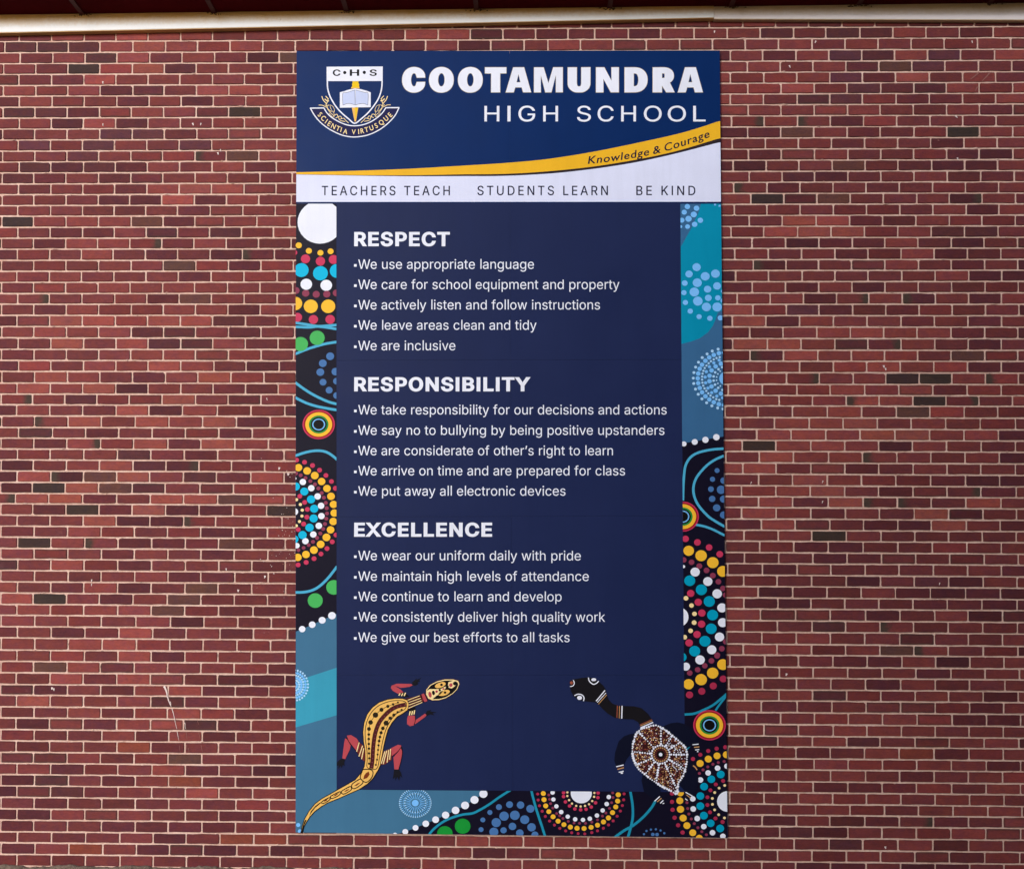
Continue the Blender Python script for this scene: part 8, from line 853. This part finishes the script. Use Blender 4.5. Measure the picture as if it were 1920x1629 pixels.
# pin-wheel of pale ticks
c, x, z, rx, rz = PINWHEEL
sh = Sheet(); x, z, rx, rz = x/1000, z/1000, rx/1000, rz/1000
sh.convex(clip(circle(x, z, rx*0.215, rz*0.23), Q[c]), LY(6), 'pale')
for n, a0, a1, w, ph in ((24, 0.30, 0.66, 0.0042, 0), (40, 0.70, 0.80, 0.0042, 0.3), (44, 0.86, 1.0, 0.0050, 0.1)):
    for k in range(n):
        a = 2*math.pi*(k+ph)/n; d = (math.cos(a), math.sin(a))
        p, q_ = (x+d[0]*rx*a0, z+d[1]*rz*a0), (x+d[0]*rx*a1, z+d[1]*rz*a1)
        stroke(sh, [p, q_], w, LY(6), 'pale', Q[c], False)
for n, f_, r in ((24, 0.66, 0.0048), (44, 0.99, 0.0046)):
    for k in range(n):
        a = 2*math.pi*(k+(0 if n == 24 else 0.1))/n
        sh.convex(clip(circle(x+math.cos(a)*rx*f_, z+math.sin(a)*rz*f_, r, n=8), Q[c]), LY(6.4), 'pale2')
sh.build('pale_pinwheel', sign)['kind'] = 'stuff'
c, x, z, r = FAN
sh = Sheet(); x, z, r = x/1000, z/1000, r/1000
for n, f_, rr, col in ((30, 0.97, 0.0075, 'pale2'), (26, 0.80, 0.0095, 'pale'), (24, 0.64, 0.0075, 'pale2'), (18, 0.50, 0.010, 'pale'), (14, 0.34, 0.008, 'pale2'), (8, 0.18, 0.008, 'pale')):
    for k in range(n):
        a = 2*math.pi*(k+0.4)/n
        sh.convex(clip(circle(x+math.cos(a)*r*f_, z+math.sin(a)*r*f_*1.12, rr, n=10), Q[c]), LY(6), col)
sh.build('small_painted_dots', sign)['kind'] = 'stuff'

# ---- lizard and turtle
draw(LIZARD, 'lizard_picture', 7)
tp = draw(TURTLE, 'turtle_picture', 7)
# dotted shell
sh = Sheet(); P = m_(SHELL); cx, cz = SHELLC[0]/1000, SHELLC[1]/1000
rg = random.Random(77)
def inside(p):
    return winding(p, [P]) != 0
per = smooth(P+[P[0]], 5)
def dotted(pts, step, r, col, y):
    acc = 0; last = pts[0]; k = 0
    for a, b in zip(pts, pts[1:]):
        L = math.hypot(b[0]-a[0], b[1]-a[1])
        while acc <= L and L > 0:
            p = lerp(a, b, acc/L); rr = r*rg.uniform(0.65, 1.3); p = (p[0]+rg.uniform(-.0015,.0015), p[1]+rg.uniform(-.0015,.0015))
            sh.convex(circle(p[0], p[1], rr, n=8), y-0.00003*(k % 4), col); k += 1; acc += step
        acc -= L
U_ = 0.000823        # one shell drawing unit in metres
px0, px1 = min(p[0] for p in P), max(p[0] for p in P); pz0, pz1 = min(p[1] for p in P), max(p[1] for p in P)
arms = [0.0, 0.55, 1.02, 1.55, 2.35, 3.05, 3.55, 4.05, 4.55, 5.15, 5.75]
k = 0
while k < 820:
    p = (rg.uniform(px0, px1), rg.uniform(pz0, pz1)); d = math.hypot(p[0]-cx, p[1]-cz); a = math.atan2(p[1]-cz, p[0]-cx) % (2*math.pi)
    if d < 95*U_ or not inside(p): continue
    near_arm = min(abs((a-t+math.pi) % (2*math.pi)-math.pi)*d for t in arms)
    if near_arm < 11*U_: continue
    col = rg.choices(('tan', 'brown', 'tan2', 'cream', 'dullpink', 'white'), (26, 22, 16, 12, 12, 8 if p[0] < cx+0.05 else 40))[0]
    sh.convex(circle(p[0], p[1], rg.uniform(3.2, 6.2)*U_, n=6), LY(10.5+(k % 7)*0.1), col); k += 1
for t in arms:
    dd_ = (math.cos(t), math.sin(t)); s_ = 92*U_; pts_ = [(cx+dd_[0]*s_, cz+dd_[1]*s_)]; e_ = s_
    while inside((cx+dd_[0]*e_, cz+dd_[1]*e_)) and e_ < 1: e_ += 4*U_
    pts_.append((cx+dd_[0]*e_, cz+dd_[1]*e_)); dotted(pts_, 22*U_, 9.0*U_, 'white', LY(12))
dotted(per, 21*U_, 10.0*U_, 'white', LY(12))
sh.convex(circle(cx, cz, 84*U_, n=28), LY(12.2), 'shell')
for n, r_, s_, col in ((23, 78, 9.0, 'white'), (20, 58, 7.0, 'tan'), (15, 43, 5, 'brown')):
    for k in range(n):
        a = 2*math.pi*k/n; sh.convex(circle(cx+math.cos(a)*r_*U_, cz+math.sin(a)*r_*U_, s_*U_, n=8), LY(12.6), col)
sh.convex(circle(cx, cz, 34*U_, n=18), LY(12.9), 'ink'); sh.convex(circle(cx, cz, 16*U_, n=12), LY(13.2), 'white')
sh.build('dotted_shell', tp)['kind'] = 'stuff'
